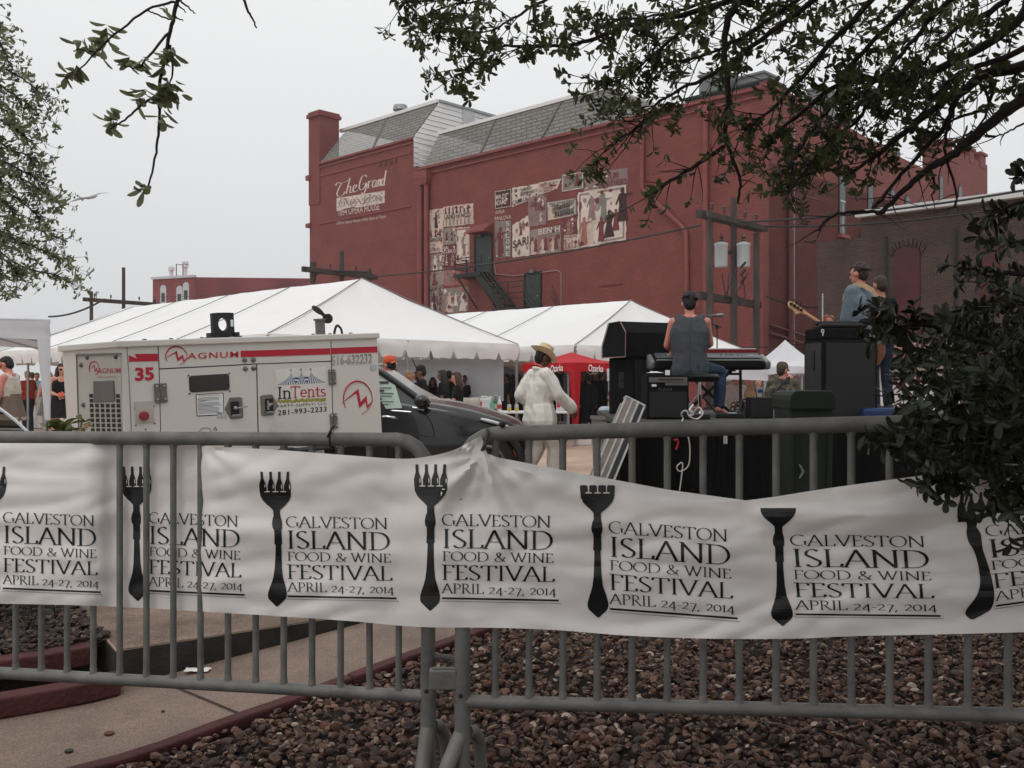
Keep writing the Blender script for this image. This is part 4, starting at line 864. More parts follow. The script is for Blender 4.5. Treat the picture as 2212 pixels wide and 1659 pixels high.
for px_, lab in ((1100, 'drinks can standing nearer the bottles on the white table'), (1116, 'drinks can standing beside the white shirt of the walking man')):
    c = P(px_, 829, 20.35); t = thing('drinks_can', lab, 'can', (c.x, c.y, .793), 0, 'cans on the white table'); m = MB(); m.lathe([(.03, 0), (.045, .01), (.045, .13), (.036, .15), (.001, .15)], (0, 0, 0), 14); m.build('body', mat('can_silver', lin(180, 184, 188), .3, .1, 9, metal=.6), t, smooth=40)
    m = MB(); m.lathe([(.0455, .02), (.0455, .08)], (0, 0, 0), 14); m.build('print', mat('yellow_print', lin(190, 170, 70), .5), t)
def jug(px, Y, z, label):
    c = P(px, 829, Y); t = thing('jug', label, 'jug', (c.x, c.y, z), 0, 'white jugs on the table'); m = MB(); m.box((0, 0, .13), (.28, .17, .26)); m.box((.0, 0, .265), (.22, .12, .03)); m.build('body', mat('jug_plastic', lin(225, 226, 226), .4, .04, 5, trans=.3), t, bevel=.035)
    m = MB(); m.tube([(-.08, 0, .27), (-.08, 0, .31), (.03, 0, .31), (.05, 0, .27)], .015, 8); m.build('handle', M_tabw, t); m = MB(); m.lathe([(.03, .27), (.03, .32), (.001, .32)], (.1, 0, 0), 12); m.build('cap', M_tabw, t)
    m = MB(); m.box((-.1, -.088, .14), (.07, .006, .13)); m.build('label', mat('red_label', lin(180, 60, 60)), t)
jug(1048, 20.5, .793, 'white plastic jug with a small red label on the white table'); jug(1216, 20.6, .793, 'white plastic jug half hidden behind the arm of the walking man')
t = thing('waste_bin', 'bin lined with a pale bag behind the bonnet of the black car', 'bin', (P(1016, 829, 19.6).x, 19.6, 0)); m = MB(); m.lathe([(.14, 0), (.17, .9), (.175, .92), (.001, .9)], (0, 0, 0), 18); m.build('body', mat('bin_grey', lin(120, 116, 110), .7), t, smooth=40)
m = MB(); n = 28; pr = [(.185, .86), (.2, .98), (.205, 1.02), (.19, 1.09), (.12, 1.06)]
m.add([((r_ + .012 * noise.noise(V((a * 1.7, z * 6, 2)))) * math.cos(a), (r_ + .012 * noise.noise(V((a * 1.7, z * 6, 2)))) * math.sin(a), z + .02 * noise.noise(V((a * 2, z, 5)))) for r_, z in pr for a in [2 * math.pi * j / n for j in range(n)]], [(i * n + j, i * n + (j + 1) % n, (i + 1) * n + (j + 1) % n, (i + 1) * n + j) for i in range(4) for j in range(n)])
m.build('bin_bag', mat('pale_bag', lin(186, 180, 170), .5, .15, 9, .3), t, smooth=60)
t = thing('cool_box', 'pale grey cool box standing beside the tent pole behind the car', 'cool box', (P(957, 829, 18.5).x, 18.5, .783)); m = MB(); m.box((0, 0, .13), (.26, .22, .26)); m.build('body', mat('pale_blue_grey', lin(160, 172, 178), .5, .05, 4), t, bevel=.02); m = MB(); m.box((0, 0, .28), (.28, .24, .05)); m.build('lid', mat('pale_blue_grey', lin(160, 172, 178)), t, bevel=.015)
m = MB(); m.box((-.03, -.125, .25), (.05, .01, .02)); m.build('latch', M_dark, t)
for px_, lab in ((932, 'dark flask beside another left of the pale cool box'), (938, 'dark flask nearest the tent pole left of the cool box')):
    bottle(px_, 18.45, .783, .36, .04, mat('dark_flask', lin(40, 40, 42), .3), 'flask', lab, 'flask')
t = thing('storage_box', 'white lidded plastic box on the ground under the red canopy', 'box', (P(1262, 829, 21.6).x, 21.6, 0)); m = MB(); m.box((0, 0, .2), (.3, .3, .4), taper=1.06); m.build('body', M_tabw, t, bevel=.02); m = MB(); m.box((0, 0, .42), (.34, .34, .05)); m.build('lid', M_tabw, t, bevel=.015)
# tall round table with a tied white cloth at the left, green cool box
t = thing('cocktail_table', 'tall round table under a floor length white cloth at the left', 'table', (P(94, 829, 30).x, 30, 0)); m = MB()
n = 40
def clo(u, v):
    a = 2 * math.pi * u; r_ = (.42 if v < .1 else .42 - .10 * math.sin(math.pi * min(1, (v - .1) / .9))) + .035 * v * math.sin(a * 9) ; r_ = r_ * (min(1, v / .06)) if v < .06 else r_
    return V((r_ * math.cos(a), r_ * math.sin(a), 1.08 - 1.06 * max(0, v - .06) / .94))
m.grid(clo, 72, 20); m.build('tablecloth_skirt', mat('white_table_linen', lin(214, 212, 210), .8, .06, 4, .3, trans=.1), t, smooth=60)
m = MB(); m.tube([(0, 0, 0), (0, 0, 1.06)], .03, 8); m.lathe([(.001, 1.05), (.4, 1.05), (.4, 1.07), (.001, 1.07)], (0, 0, 0), 24); m.build('frame', M_leg, t)
t = thing('cool_box', 'green cool box with a white lid between the plant and the generator', 'cool box', (P(152, 829, 15).x, 15, .45)); m = MB(); m.box((0, 0, .12), (.3, .26, .24)); m.build('body', mat('green_plastic', lin(30, 116, 92), .4, .08, 5), t, bevel=.03); m = MB(); m.box((0, 0, .27), (.32, .28, .08), taper=.85); m.tube([(-.1, 0, .3), (-.08, 0, .36), (.08, 0, .36), (.1, 0, .3)], .015, 6); m.build('lid', M_tabw, t, bevel=.02)
t = thing('wooden_crate', 'wooden crate carrying the green cool box', 'crate', (P(152, 829, 15).x, 15, 0)); m = MB()
for z in (.06, .2, .34): 
    for y in (-.19, .19): m.box((0, y, z), (.46, .02, .11))
    for x in (-.24, .24): m.box((x, 0, z), (.02, .4, .11))
m.box((0, 0, .44), (.48, .4, .02)); m.build('slat', mat('crate_wood', lin(120, 92, 66), .85, .2, 6), t)
# ---------------------------------------------------------------- the generator trailer
M_gen = mat('generator_white', lin(206, 203, 198), .42, .04, 1.6, .06, bscale=30, stain=(lin(176, 168, 158), 2.2, .6, .2), spec=.5)
M_gry = mat('latch_steel', lin(120, 118, 112), .4, .15, 12, metal=.6); M_rd = mat('red_decal', lin(176, 26, 50), .5, .05, 3); M_blk = mat('black_print', lin(26, 26, 28), .6)
M_rub = mat('black_rubber', lin(24, 24, 24), .8, .2, 10); M_gpl = mat('grey_panel', lin(96, 94, 92), .5, .1, 5)
gp = P(275, 829, 8.8); gz = .56
MG = Matrix.Translation((gp.x, gp.y, gz)) @ Matrix.Rotation(R(40), 4, 'Z') @ Matrix.Rotation(R(-3.5), 4, 'Y')
T = thing('generator_trailer', 'white towable generator with red stripe, phone number and tent company decal', 'generator', M=MG)
Q = Plane(T); HT = Q.at(275, 737).z; LG = Q.at(815, 729).x
fp = [(0, 0), (LG, 0), (LG, 1.19), (-.175, 1.19)]
m = MB(); m.prism([(x, y, 0) for x, y in fp], (0, 0, HT - .02)); m.build('enclosure', M_gen, T, bevel=.012)
m = MB(); m.prism([(-.03, -.025, HT - .055), (LG + .02, -.025, HT - .055), (LG + .02, 1.21, HT - .055), (-.21, 1.21, HT - .055)], (0, 0, .06)); m.build('lid', M_gen, T, bevel=.01)
m = MB(); m.box((LG / 2, .6, -.09), (LG + .3, .9, .16)); m.beam((0, .6, -.1), (-1.6, .6, -.24), .1, .12); m.beam((LG / 2, -.1, -.12), (LG / 2, 1.3, -.12), .1, .1); m.build('chassis', M_blk, T)
for y in (-.16, 1.35):
    m = MB(); m.lathe([(.02, -.1), (.24, -.1), (.31, -.07), (.325, 0), (.31, .07), (.24, .1), (.02, .1)], (LG * .55, y, -.24), 28, M=Matrix.Rotation(R(90), 3, 'X')); wh = m.build('wheel', M_rub, T, smooth=40)
    m = MB(); m.lathe([(.02, -.112), (.19, -.108), (.2, .108), (.02, .112)], (LG * .55, y, -.24), 20, M=Matrix.Rotation(R(90), 3, 'X')); m.build('rim', M_gen, wh, smooth=40)
    m = MB(); m.box((LG * .55, y, .04), (1.0, .24, .03)); m.box((LG * .55 - .5, y, -.03), (.03, .24, .14)); m.box((LG * .55 + .5, y, -.03), (.03, .24, .14)); m.build('fender', M_blk, T, bevel=.01)
m = MB(); m.tube([(-1.2, .6, -.1), (-1.2, .6, -.5)], .035, 8); m.lathe([(.09, -.02), (.09, .02)], (-1.2, .6, -.5), 12); m.build('jockey_wheel', M_gry, T)
m = MB(); m.box((LG + .01, 1.0, .05), (.03, .15, .08)); m.box((LG + .01, .2, .05), (.03, .15, .08)); m.build('tail_lamp', mat('red_lens', lin(190, 40, 30), .2), T)
def g4(cx, cy): return (135.5 + cx * .3217, 677.7 + cy * .3217)        # units of the enlarged generator view
def at4(cx, cy, y=0.0): return Q.at(*g4(cx, cy), 1, y)
def box4(x0, y0, x1, y1, th, name, mm, par=T, bevel=0, y=0.0):
    a = at4(x0, y1); b = at4(x1, y0); m = MB(); m.box(((a.x + b.x) / 2, y - th / 2 + .003, (a.z + b.z) / 2), (b.x - a.x, th, b.z - a.z)); return m.build(name, mm, par, bevel=bevel)
def strip4(pts, name, mm, par=T, y=-.004): m = MB(); m.poly([at4(px, py, y) for px, py in pts]); return m.build(name, mm, par)
def line4(pts, r, name, mm, par=T): m = MB(); m.tube([at4(a, b, -.002) for a, b in pts], r, 5); return m.build(name, mm, par)
# doors: two leaves with dark gaps, and the panel seams
M_gap = mat('door_gap', lin(40, 38, 38), .8)
d1 = MB(); q = [at4(a, b, -.006) for a, b in ((650, 374), (1205, 346), (1300, 340), (1314, 990), (662, 1010))]; d1.prism(q, (0, .012, 0)); d1 = d1.build('door', M_gen, T, bevel=.006)
d2_ = MB(); q = [at4(a, b, -.006) for a, b in ((1306, 340), (1800, 322), (1820, 975), (1320, 990))]; d2_.prism(q, (0, .012, 0)); d2_ = d2_.build('door', M_gen, T, bevel=.006)
line4([(640, 210), (648, 372), (664, 1010)], .0035, 'panel_seam', M_gap); line4([(648, 371), (1203, 343), (1300, 338), (1800, 319)], .006, 'panel_seam', M_gap)
line4([(1301, 338), (1317, 990)], .0045, 'panel_seam', M_gap); line4([(1801, 182), (1804, 319), (1822, 975)], .0035, 'panel_seam', M_gap); line4([(430, 212), (445, 420), (470, 1010)], .003, 'panel_seam', M_gry)
# stripe
strip4([(445, 322), (445, 278), (500, 303), (483, 270), (640, 268), (640, 318)], 'stripe', M_rd)
strip4([(1195, 292), (1195, 249), (1797, 231), (1797, 273)], 'stripe', M_rd); strip4([(1806, 272), (1806, 230), (2113, 219), (2113, 260)], 'stripe', M_rd)
def txt4(s, bl, br, tr, tl, mm, par=T, fnt='sans', y=-.006, **kw):
    f = quad(Q, *[g4(*p) for p in (bl, br, tr, tl)], val=y, lift=-.00015); m = MB()
    if fnt == 'sans': put_sans(m, s, f, 0, **kw)
    else: serif(m, s, f, 0, **kw)
    return m.build('lettering', mm, par)
txt4('35', (487, 452), (615, 446), (612, 358), (485, 362), M_rd, bold=.035)
txt4('AGNUM', (838, 305), (1180, 293), (1180, 252), (838, 264), M_rd, bold=.006, spacing=1.15)
def emblem(c, cols, plane, name='emblem', par=T):     # ring with a zigzag peak through it
    m = MB()
    m.tube(curve_pts([plane(*p) for p in c['ring']], 5), [c['r'] * (.35 + .65 * math.sin(math.pi * min(1, i / (len(c['ring']) * 5 - 5) * 1.15 + .05)) ** 2 if i else .35) for i in range(len(c['ring']) * 5 - 4)], 5)
    z = [plane(*p) for p in c['zig']]; n = len(z) // 2
    m.add(z, [(i, i + 1, 2 * n - 2 - i, 2 * n - 1 - i) for i in range(n - 1)]); return m.build(name, cols, par)
def emb_at(ox, oy, sx, sy, r_, plane):
    o = lambda x, y: (ox + x * sx, oy + y * sy)
    ring = [o(.18, .80), o(.12, .62), o(.13, .38), o(.26, .14), o(.5, .02), o(.76, .1), o(.93, .34), o(.96, .6), o(.86, .82), o(.66, .98)]
    top = [o(0, .70), o(.56, .24), o(.62, .62), o(.80, .44), o(.83, .72), o(1.0, .58)]; bot = [o(0, .70), o(.50, .37), o(.585, .80), o(.765, .62), o(.815, .82), o(1.0, .59)]
    return emblem({'ring': ring, 'zig': top + bot[::-1], 'r': r_}, M_rd, plane)
emb_at(672, 218, 170, 128, .006, lambda x, y: at4(x, y, -.005)); emb_at(1860, 448, 226, 232, .009, lambda x, y: at4(x, y, -.005))
m = MB(); f = quad(Q, *[g4(*p) for p in ((1805, 348), (2078, 332), (2078, 265), (1805, 283))], val=-.005, lift=-.0003)
put_sans(m, '516-632232', lambda u, v: f(u, v), 0, bold=.01); put_sans(m, '516-632232', lambda u, v: f(u, v, 6), 1, bold=-.022)
m.build('lettering', [mat('grey_print', lin(70, 72, 74), .6), M_gen], T)
# decal of the party company
de = strip4([(1430, 372), (1765, 356), (1775, 600), (1438, 618)], 'decal', mat('decal_white', lin(214, 212, 208), .45), d2_, -.0075)
M_navy = mat('navy_print', lin(24, 58, 104), .55); M_dw = mat('decal_pale', lin(216, 220, 224), .5)
m = MB(); pk = [(.29, 392), (.5, 388), (.70, 386)]
base = lambda x: (1440 + 325 * x, 481 - 18 * x)
def fan(i, xl, xr, n, pw):
    a, h = pk[i]; ax_ = 1440 + 325 * a; N_ = 6
    for j in range(n):
        for q in range(N_):
            pts = []
            for t, e_ in ((q / N_, j), (q / N_, j + 1), ((q + 1) / N_, j + 1), ((q + 1) / N_, j)):
                xb = xl + (xr - xl) * e_ / n; bx, by = base(xb); s_ = abs(xb - a) / max(a - xl, xr - a); pts.append((ax_ + (bx - ax_) * t ** (1 + pw * s_), h + (by - h) * t))
            m.poly([at4(x, y, -.009 - .0001 * (j % 2)) for x, y in pts], j % 2)
fan(0, 0, .40, 15, .7); fan(1, .38, .62, 11, .25); fan(2, .60, 1.0, 15, .7)
for xv, yv in ((.395, 428), (.60, 424)):
    for k_ in range(4): bx, by = base(xv); m.poly([at4(x, y, -.0094 - .0001 * k_) for x, y in ((bx - 17 + k_ * 4, yv + 12 * k_), (bx + 17 - k_ * 4, yv + 12 * k_), (bx + 4, by - 4), (bx - 4, by - 4))], k_ % 2)
for a, h in pk: px_ = 1440 + 325 * a; m.tube([at4(px_, h, -.0095), at4(px_, h - 22, -.0095)], .002, 4); m.poly([at4(px_, h - 22, -.0095), at4(px_, h - 14, -.0095), at4(px_ - 14, h - 8, -.0095)])
m.build('tent_emblem', [M_navy, M_dw], de)
txt4('In', (1440, 570), (1535, 567), (1535, 492), (1440, 496), M_blk, d2_, 'serif', y=-.009, slab=.11, ser=.13)
txt4('Tents', (1530, 562), (1768, 553), (1768, 482), (1530, 490), M_rd, d2_, 'serif', y=-.009, slab=.10, ser=.12)
m = MB(); rr = random.Random(3)
for i in range(90): x = 1442 + 326 * i / 90; y = 588 - 12 * i / 90 + rr.uniform(-9, 9); s_ = rr.uniform(5, 9); m.poly([at4(x + s_ * math.cos(t), y + s_ * 1.1 * math.sin(t), -.0085 - .00001 * i) for t in (0, 1.05, 2.1, 3.15, 4.2, 5.25)])
m.build('grass_print', mat('olive_print', lin(150, 144, 66), .6, .2, 40), de)
txt4('PARTY SUPPLY, LLC', (1440, 634), (1772, 612), (1772, 592), (1440, 614), M_blk, d2_, y=-.009, spacing=1.3)
txt4('281-993-2233', (1445, 684), (1772, 656), (1772, 622), (1445, 648), M_blk, d2_, y=-.009, bold=.012, spacing=1.15)
# window, notice, latches, hinges, knob
m = MB(); c_ = [at4(a, b) for a, b in ((850, 530), (1120, 520), (1118, 402), (848, 416))]; xa, xb, za, zb = c_[0].x, c_[1].x, c_[0].z, c_[2].z; rr_ = .03; pts = []
for cx_, cz_, a0 in ((xb - rr_, zb - rr_, 0), (xa + rr_, zb - rr_, 90), (xa + rr_, za + rr_, 180), (xb - rr_, za + rr_, 270)): pts += [(cx_ + rr_ * math.cos(R(a0 + t)), -.012, cz_ + rr_ * math.sin(R(a0 + t))) for t in range(0, 91, 15)]
m.prism(pts, (0, .01, 0)); wn = m.build('window', mat('tinted_pane', lin(44, 44, 42), .2, .2, 6), d1)
for px_, py_ in ((845, 415), (1117, 400), (852, 537), (1122, 519)): m = MB(); m.ell(at4(px_, py_, -.012), .009, nu=8, nv=5); m.build('screw', M_blk, d1)
nb = strip4([(900, 690), (1085, 680), (1080, 530), (892, 541)], 'notice', M_blk, d1, -.008)
m = MB(); m.poly([at4(a, b, -.009) for a, b in ((905, 684), (1080, 674), (1075, 535), (898, 546))]); m.build('notice_sheet', M_dw, nb)
m = MB(); rr = random.Random(5)
for i in range(13):
    y0 = 566 + i * 8.6; x1 = 1065 - (rr.uniform(0, 110) if i % 4 == 3 else rr.uniform(0, 20)); m.poly([at4(906 + i * .5, y0 + 3, -.0098), at4(x1, y0 - 5, -.0098), at4(x1, y0 - 8, -.0098), at4(906 + i * .5, y0, -.0098)])
m.build('notice_print', mat('grey_print', lin(70, 72, 74)), nb)
txt4("Renter's Responsibilities", (915, 557), (1060, 550), (1060, 540), (915, 547), M_rd, d1, y=-.0098, bold=.01)
m = MB()
for p in (((912, 795), (940, 768)), ((940, 768), (985, 768)), ((985, 768), (998, 795)), ((912, 795), (998, 795)), ((1012, 782), (1024, 760)), ((1024, 760), (1036, 782)), ((1012, 782), (1036, 782))): m.tube([at4(*p[0], -.008), at4(*p[1], -.008)], .0025, 4)
m.build('hazard_print', M_blk, d1)
m = MB(); m.poly([at4(a, b, -.009) for a, b in ((1036, 702), (1098, 700), (1098, 662), (1036, 664))]); m.build('sticker', mat('blue_grey_sticker', lin(170, 178, 184), .5, .2, 60), d1)
strip4([(2066, 382), (2108, 380), (2108, 342), (2066, 344)], 'sticker', mat('blue_grey_sticker', lin(170, 178, 184)))
def latch(cx, cy, flip, par):
    c = at4(cx, cy, 0); k = -1 if flip else 1; m = MB(); w_, h_ = .085, .105
    o_ = [(k * w_, h_ * .9), (k * w_ * .7, h_), (-k * w_ * .5, h_), (-k * w_ * 1.15, .0), (-k * w_ * .5, -h_), (k * w_ * .7, -h_), (k * w_, -h_ * .9)]
    m.prism([(c.x + x, -.02, c.z + z) for x, z in o_], (0, .018, 0)); l_ = m.build('latch', M_gry, par, bevel=.006)
    m = MB(); m.box((c.x, -.024, c.z), (.085, .012, .13)); m.build('recess', mat('dark_recess', lin(22, 22, 24)), l_, bevel=.004)
    m = MB(); m.box((c.x, -.036, c.z - .07), (.09, .014, .016)); m.ell((c.x, -.035, c.z), (.02, .015, .02))
    if not flip: m.tube([(c.x - .01, -.04, c.z - .005), (c.x + .11, -.07, c.z + .01)], .008, 8)
    else: m.box((c.x - .02, -.034, c.z), (.02, .014, .09)); m.box((c.x, -.034, c.z + .01), (.06, .014, .02))
    m.build('handle', mat('galvanised', lin(150, 152, 154)), l_)
latch(1150, 633, False, d1); latch(1380, 613, True, d2_)
def hinge(cx, cy, par, h_=.085, w_=.055):
    c = at4(cx, cy, 0); m = MB(); m.box((c.x, -.014, c.z), (w_ * 2, .016, h_ * 2)); m.tube([(c.x, -.024, c.z - h_), (c.x, -.024, c.z + h_)], .01, 8)
    hg = m.build('hinge', M_gry, par, bevel=.006)
    for x in (-1, 1):
        for z in (-1, 1): m = MB(); m.ell((c.x + x * w_ * .62, -.024, c.z + z * h_ * .68), (.014, .01, .014), nu=10, nv=6); m.build('bolt', mat('galvanised', lin(150, 152, 154)), hg, smooth=60)
hinge(655, 532, d1, .09, .058); hinge(1806, 425, d2_, .08, .042); hinge(1816, 720, d2_, .08, .042)
for px_, py_ in ((1221, 309), (1279, 308), (1225, 369), (1280, 366)): m = MB(); m.lathe([(.026, 0), (.026, .008), (.012, .016), (.001, .017)], at4(px_, py_, -.004), 12, M=Matrix.Rotation(R(90), 3, 'X')); m.build('bolt', M_gry, T, smooth=50)
k_ = at4(548, 660); m = MB(); m.box((k_.x, -.004, k_.z), (.17, .012, .2)); pnl = m.build('stop_panel', mat('panel_grey_pale', lin(178, 174, 168), .5), T)
c = at4(540, 685); m = MB(); m.lathe([(.042, 0), (.042, .03), (.034, .045), (.001, .047)], (c.x, -.012, c.z), 18, M=Matrix.Rotation(R(90), 3, 'X')); m.build('stop_button', mat('faded_red', lin(140, 50, 50), .5), pnl, smooth=40)
for px_, py_ in ((548, 597), (613, 623), (619, 737), (557, 776), (491, 749), (486, 634)): m = MB(); m.ell(at4(px_, py_, -.003), .007, nu=8, nv=5); m.build('screw', M_blk, T)
# radiator end: plane through (0,0) and (-.175,1.19)
EA = math.atan2(1.19, -.175); ME = Matrix.Rotation(EA, 4, 'Z'); MEi = ME.inverted()
class EndPl:
    def at(s, cx, cy, off=0.0):
        px, py = g4(cx, cy); d = Q.I3 @ V(((px - CX) / FPX, 1, -(py - CY) / FPX)); o = MEi @ Q.ro; d = MEi.to_3x3() @ d; t = (off - o.y) / d.y; p = o + d * t; return ME @ p
en = EndPl()
def polyE(pts, name, mm, par=T, off=.004): m = MB(); m.poly([en.at(a, b, off) for a, b in pts]); return m.build(name, mm, par)
rc = polyE([(92, 280), (390, 272), (405, 1000), (110, 1000)], 'end_panel', mat('generator_grey_end', lin(176, 173, 166), .5, .06, 2), T, .003)
m = MB(); m.tube([en.at(92, 278, .006), en.at(390, 270, .006)], .012, 5); m.tube([en.at(93, 278, .006), en.at(115, 1000, .006)], .008, 5); m.build('panel_seam', mat('seam_grey', lin(120, 117, 112), .6), T)
m = MB()
for r_ in range(9):
    for c_ in range(6):
        if r_ < 2 and 1 <= c_ <= 4: continue
        x0, y0 = 178 + c_ * 36 + r_ * 1.6, 540 + r_ * 33 + (5 - c_) * -.4; m.poly([en.at(a, b, .006) for a, b in ((x0, y0 + 25), (x0 + 25, y0 + 25), (x0 + 24, y0), (x0 - .5, y0))])
m.build('grille', mat('grille_hole', lin(50, 46, 42), .9, .2, 8), T)
m = MB(); f_ = [en.at(a, b, .015) for a, b in ((205, 596), (345, 590), (338, 448), (202, 454))]; m.prism(f_, MEi.inverted().to_3x3() @ V((0, -.012, 0))); m.build('cover_plate', M_gpl, T, bevel=.006)
def txtE(s, bl, br, tr, tl, mm, **kw):
    A, B_, C_, D_ = [en.at(*p, .006) for p in (bl, br, tr, tl)]; m = MB(); put_sans(m, s, lambda u, v: A * (1 - u) * (1 - v) + B_ * u * (1 - v) + C_ * u * v + D_ * (1 - u) * v, 0, **kw); m.build('lettering', mm, T)
M_rdf = mat('faded_red_decal', lin(166, 70, 80), .6)
txtE('AGNUM', (236, 402), (388, 398), (388, 362), (236, 366), M_rdf, bold=.004); txtE('www.m-p-llc.com', (228, 434), (355, 430), (355, 416), (228, 420), M_rdf)
emb_at(168, 318, 78, 95, .006, lambda x, y: en.at(x, y, .006))
for px_, py_ in ((125, 345), (140, 612), (165, 292), (358, 288)): m = MB(); m.ell(en.at(px_, py_, .006), .024, nu=10, nv=6); m.build('bolt', M_gpl, T, smooth=60)
# lifting eye, exhaust with flap, lid bolts
c = at4(1078, 170, .55); zt_ = HT + .005
c.y = .55; m = MB(); out_ = [(-.145, 0), (.145, 0), (.145, .05), (.115, .06), (.115, .22), (.075, .27), (-.075, .27), (-.115, .22), (-.115, .06), (-.145, .05)]
hole = [(.056 * math.cos(R(a)), .15 + .068 * math.sin(R(a))) for a in range(0, 360, 20)]
nO = []
for a in range(0, 360, 20):                            # outline resampled towards the hole's angles
    d = V((math.cos(R(a)), math.sin(R(a)) * 1.2)); t = min(x for x in [((.115 if d.x > 0 else -.115) / d.x) if abs(d.x) > .05 else 9, ((.12 if d.y > 0 else -.15) / d.y) if abs(d.y) > .05 else 9] if x > 0); nO.append((d.x * t, .15 + d.y * t))
k = len(hole); vs = [(c.x + x, .55 + s, zt_ + z) for s in (-.03, .03) for ring in (hole, nO) for x, z in ring]
m.add(vs, [(i, (i + 1) % k, k + (i + 1) % k, k + i) for i in range(k)] + [(2 * k + i, 2 * k + (i + 1) % k, 3 * k + (i + 1) % k, 3 * k + i) for i in range(k)] + [(i, (i + 1) % k, 2 * k + (i + 1) % k, 2 * k + i) for i in range(k)] + [(k + i, k + (i + 1) % k, 3 * k + (i + 1) % k, 3 * k + i) for i in range(k)])
m.box((c.x, .55, zt_ + .012), (.32, .2, .024)); m.box((c.x + .13, .55, zt_ + .04), (.05, .12, .05)); m.box((c.x - .13, .55, zt_ + .04), (.05, .12, .05)); le = m.build('lifting_eye', mat('lifting_black', lin(30, 32, 34), .6, .2, 5), T)
m = MB(); m.box((c.x + .09, .517, zt_ + .16), (.03, .004, .07)); m.build('sticker', M_dw, le)
c = at4(1732, 155, .6); c.y = .6; m = MB(); m.lathe([(.055, 0), (.055, .17), (.07, .17), (.07, .19), (.05, .19), (.048, .1), (.001, .1)], (c.x, .6, zt_), 18); ex = m.build('exhaust_pipe', M_gpl, T, smooth=40)
m = MB(); m.lathe([(.001, -.006), (.075, -.006), (.075, .006), (.001, .006)], (c.x - .02, .6, zt_ + .285), 16, M=Matrix.Rotation(R(42), 3, 'Y')); m.beam((c.x + .02, .6, zt_ + .26), (c.x + .085, .6, zt_ + .2), .03, .03); m.lathe([(.001, -.02), (.055, -.02), (.055, .02), (.001, .02)], (c.x + .1, .6, zt_ + .19), 14, M=Matrix.Rotation(R(90), 3, 'X')); m.build('rain_flap', M_blk, ex, smooth=40)
c = at4(1850, 150, .3); m = MB(); m.tube(curve_pts([(c.x - .05, .3, zt_), (c.x - .03, .3, zt_ + .07), (c.x, .3, zt_ + .1), (c.x + .04, .3, zt_ + .06), (c.x + .05, .3, zt_)], 4), .014, 6); m.build('lifting_loop', M_blk, T)
for x in (.25, .5, .8, 1.1, 2.0, 2.2, 2.45): m = MB(); m.lathe([(.02, 0), (.02, .012), (.001, .014)], (x, .06, zt_), 8); m.build('bolt', M_gpl, T)
m = MB(); m.tube(curve_pts([at4(1816, 755, -.02), at4(1800, 790, -.03), at4(1788, 830, -.05), at4(1780, 900, -.04)], 5), .006, 5); m.build('cord', M_blk, T)

# ---------------------------------------------------------------- the black car, nose to the right
M_car = mat('black_car_paint', lin(20, 21, 24), .2, .05, 2, 0, coat=.45, spec=.45); M_gls = mat('car_glass', lin(52, 60, 60), .06, .05, 2, spec=.8); M_chr = mat('chrome', lin(200, 202, 206), .12, .03, 2, metal=1.0)
YC = 12.1; LC = 4.75; nose = P(1132, 829, YC + .5).x
CAR = thing('parked_car', 'black sport utility car with a price sheet in its window behind the generator', 'car', (nose, YC, 0), R(-2))
def cx_(px): return P(px, 829, YC).x - nose
def cz_(py): return CAMZ - (py - CY) / FPX * YC
# side view tables, x measured back from the nose (negative), z heights
belt = [(-4.75, 1.02), (-4.2, 1.14), (-3, 1.17), (-2.0, cz_(858)), (-1.35, cz_(873)), (-.7, cz_(893)), (-.25, cz_(917)), (-.06, cz_(932)), (0, .70)]
topc = [(-4.75, 1.04), (-4.2, 1.16), (-3, 1.19), (-2.0, cz_(855)), (-1.35, cz_(868)), (-.7, cz_(887)), (-.25, cz_(911)), (-.06, cz_(927)), (0, .72)]
WD = 1.86
m = MB(); ns = 48; ring = 13
def body(u, v):
    x = -LC + LC * u; b = smooth_tab(x, belt); tp = smooth_tab(x, topc); narrow = .30 * max(0, (x + .9) / .9) ** 2.2 + .16 * max(0, (-4.0 - x) / .75) ** 2
    t = v * 10; y0 = narrow; yc = WD / 2
    prof = [(y0 + .10, .24), (y0 + .02, .36), (y0 - .015, .55), (y0 + .0, .75), (y0 + .025, b - .16), (y0 + .06, b - .03), (y0 + .12, b + (tp - b) * .8), (y0 + .3, tp + .02), (yc * .7, tp + .05), (yc, tp + .06)]
    i = min(8, int(v * 9)); f = v * 9 - i; a, c = prof[i], prof[i + 1]; return V((x, a[0] + (c[0] - a[0]) * f, a[1] + (c[1] - a[1]) * f))
m.grid(body, ns, 27); m.grid(lambda u, v: (lambda p: V((p.x, WD - p.y, p.z)))(body(u, v)), ns, 27)
nn = [body(1, v / 27) for v in range(28)]; m.poly(nn + [V((p.x, WD - p.y, p.z)) for p in nn[::-1]]); nn = [body(0, v / 27) for v in range(28)]; m.poly(nn + [V((p.x, WD - p.y, p.z)) for p in nn[::-1]])
bd = m.build('body', M_car, CAR, smooth=40)
ax0 = cx_(908); roofz = 1.66
gh = [(-4.55, 1.1), (-4.15, 1.58), (-3.2, roofz), (cx_(790), roofz - .06), (cx_(822), cz_(806)), (cx_(862), cz_(834)), (ax0 + .1, cz_(868))]
m = MB(); m.grid(lambda u, v: (lambda x, z, yy: V((x, yy, z)))(-4.55 + (ax0 + 4.65) * u, smooth_tab(-4.55 + (ax0 + 4.65) * u, gh), .20 + (WD - .4) * v), 40, 8); m.build('roof', M_car, CAR, smooth=60)
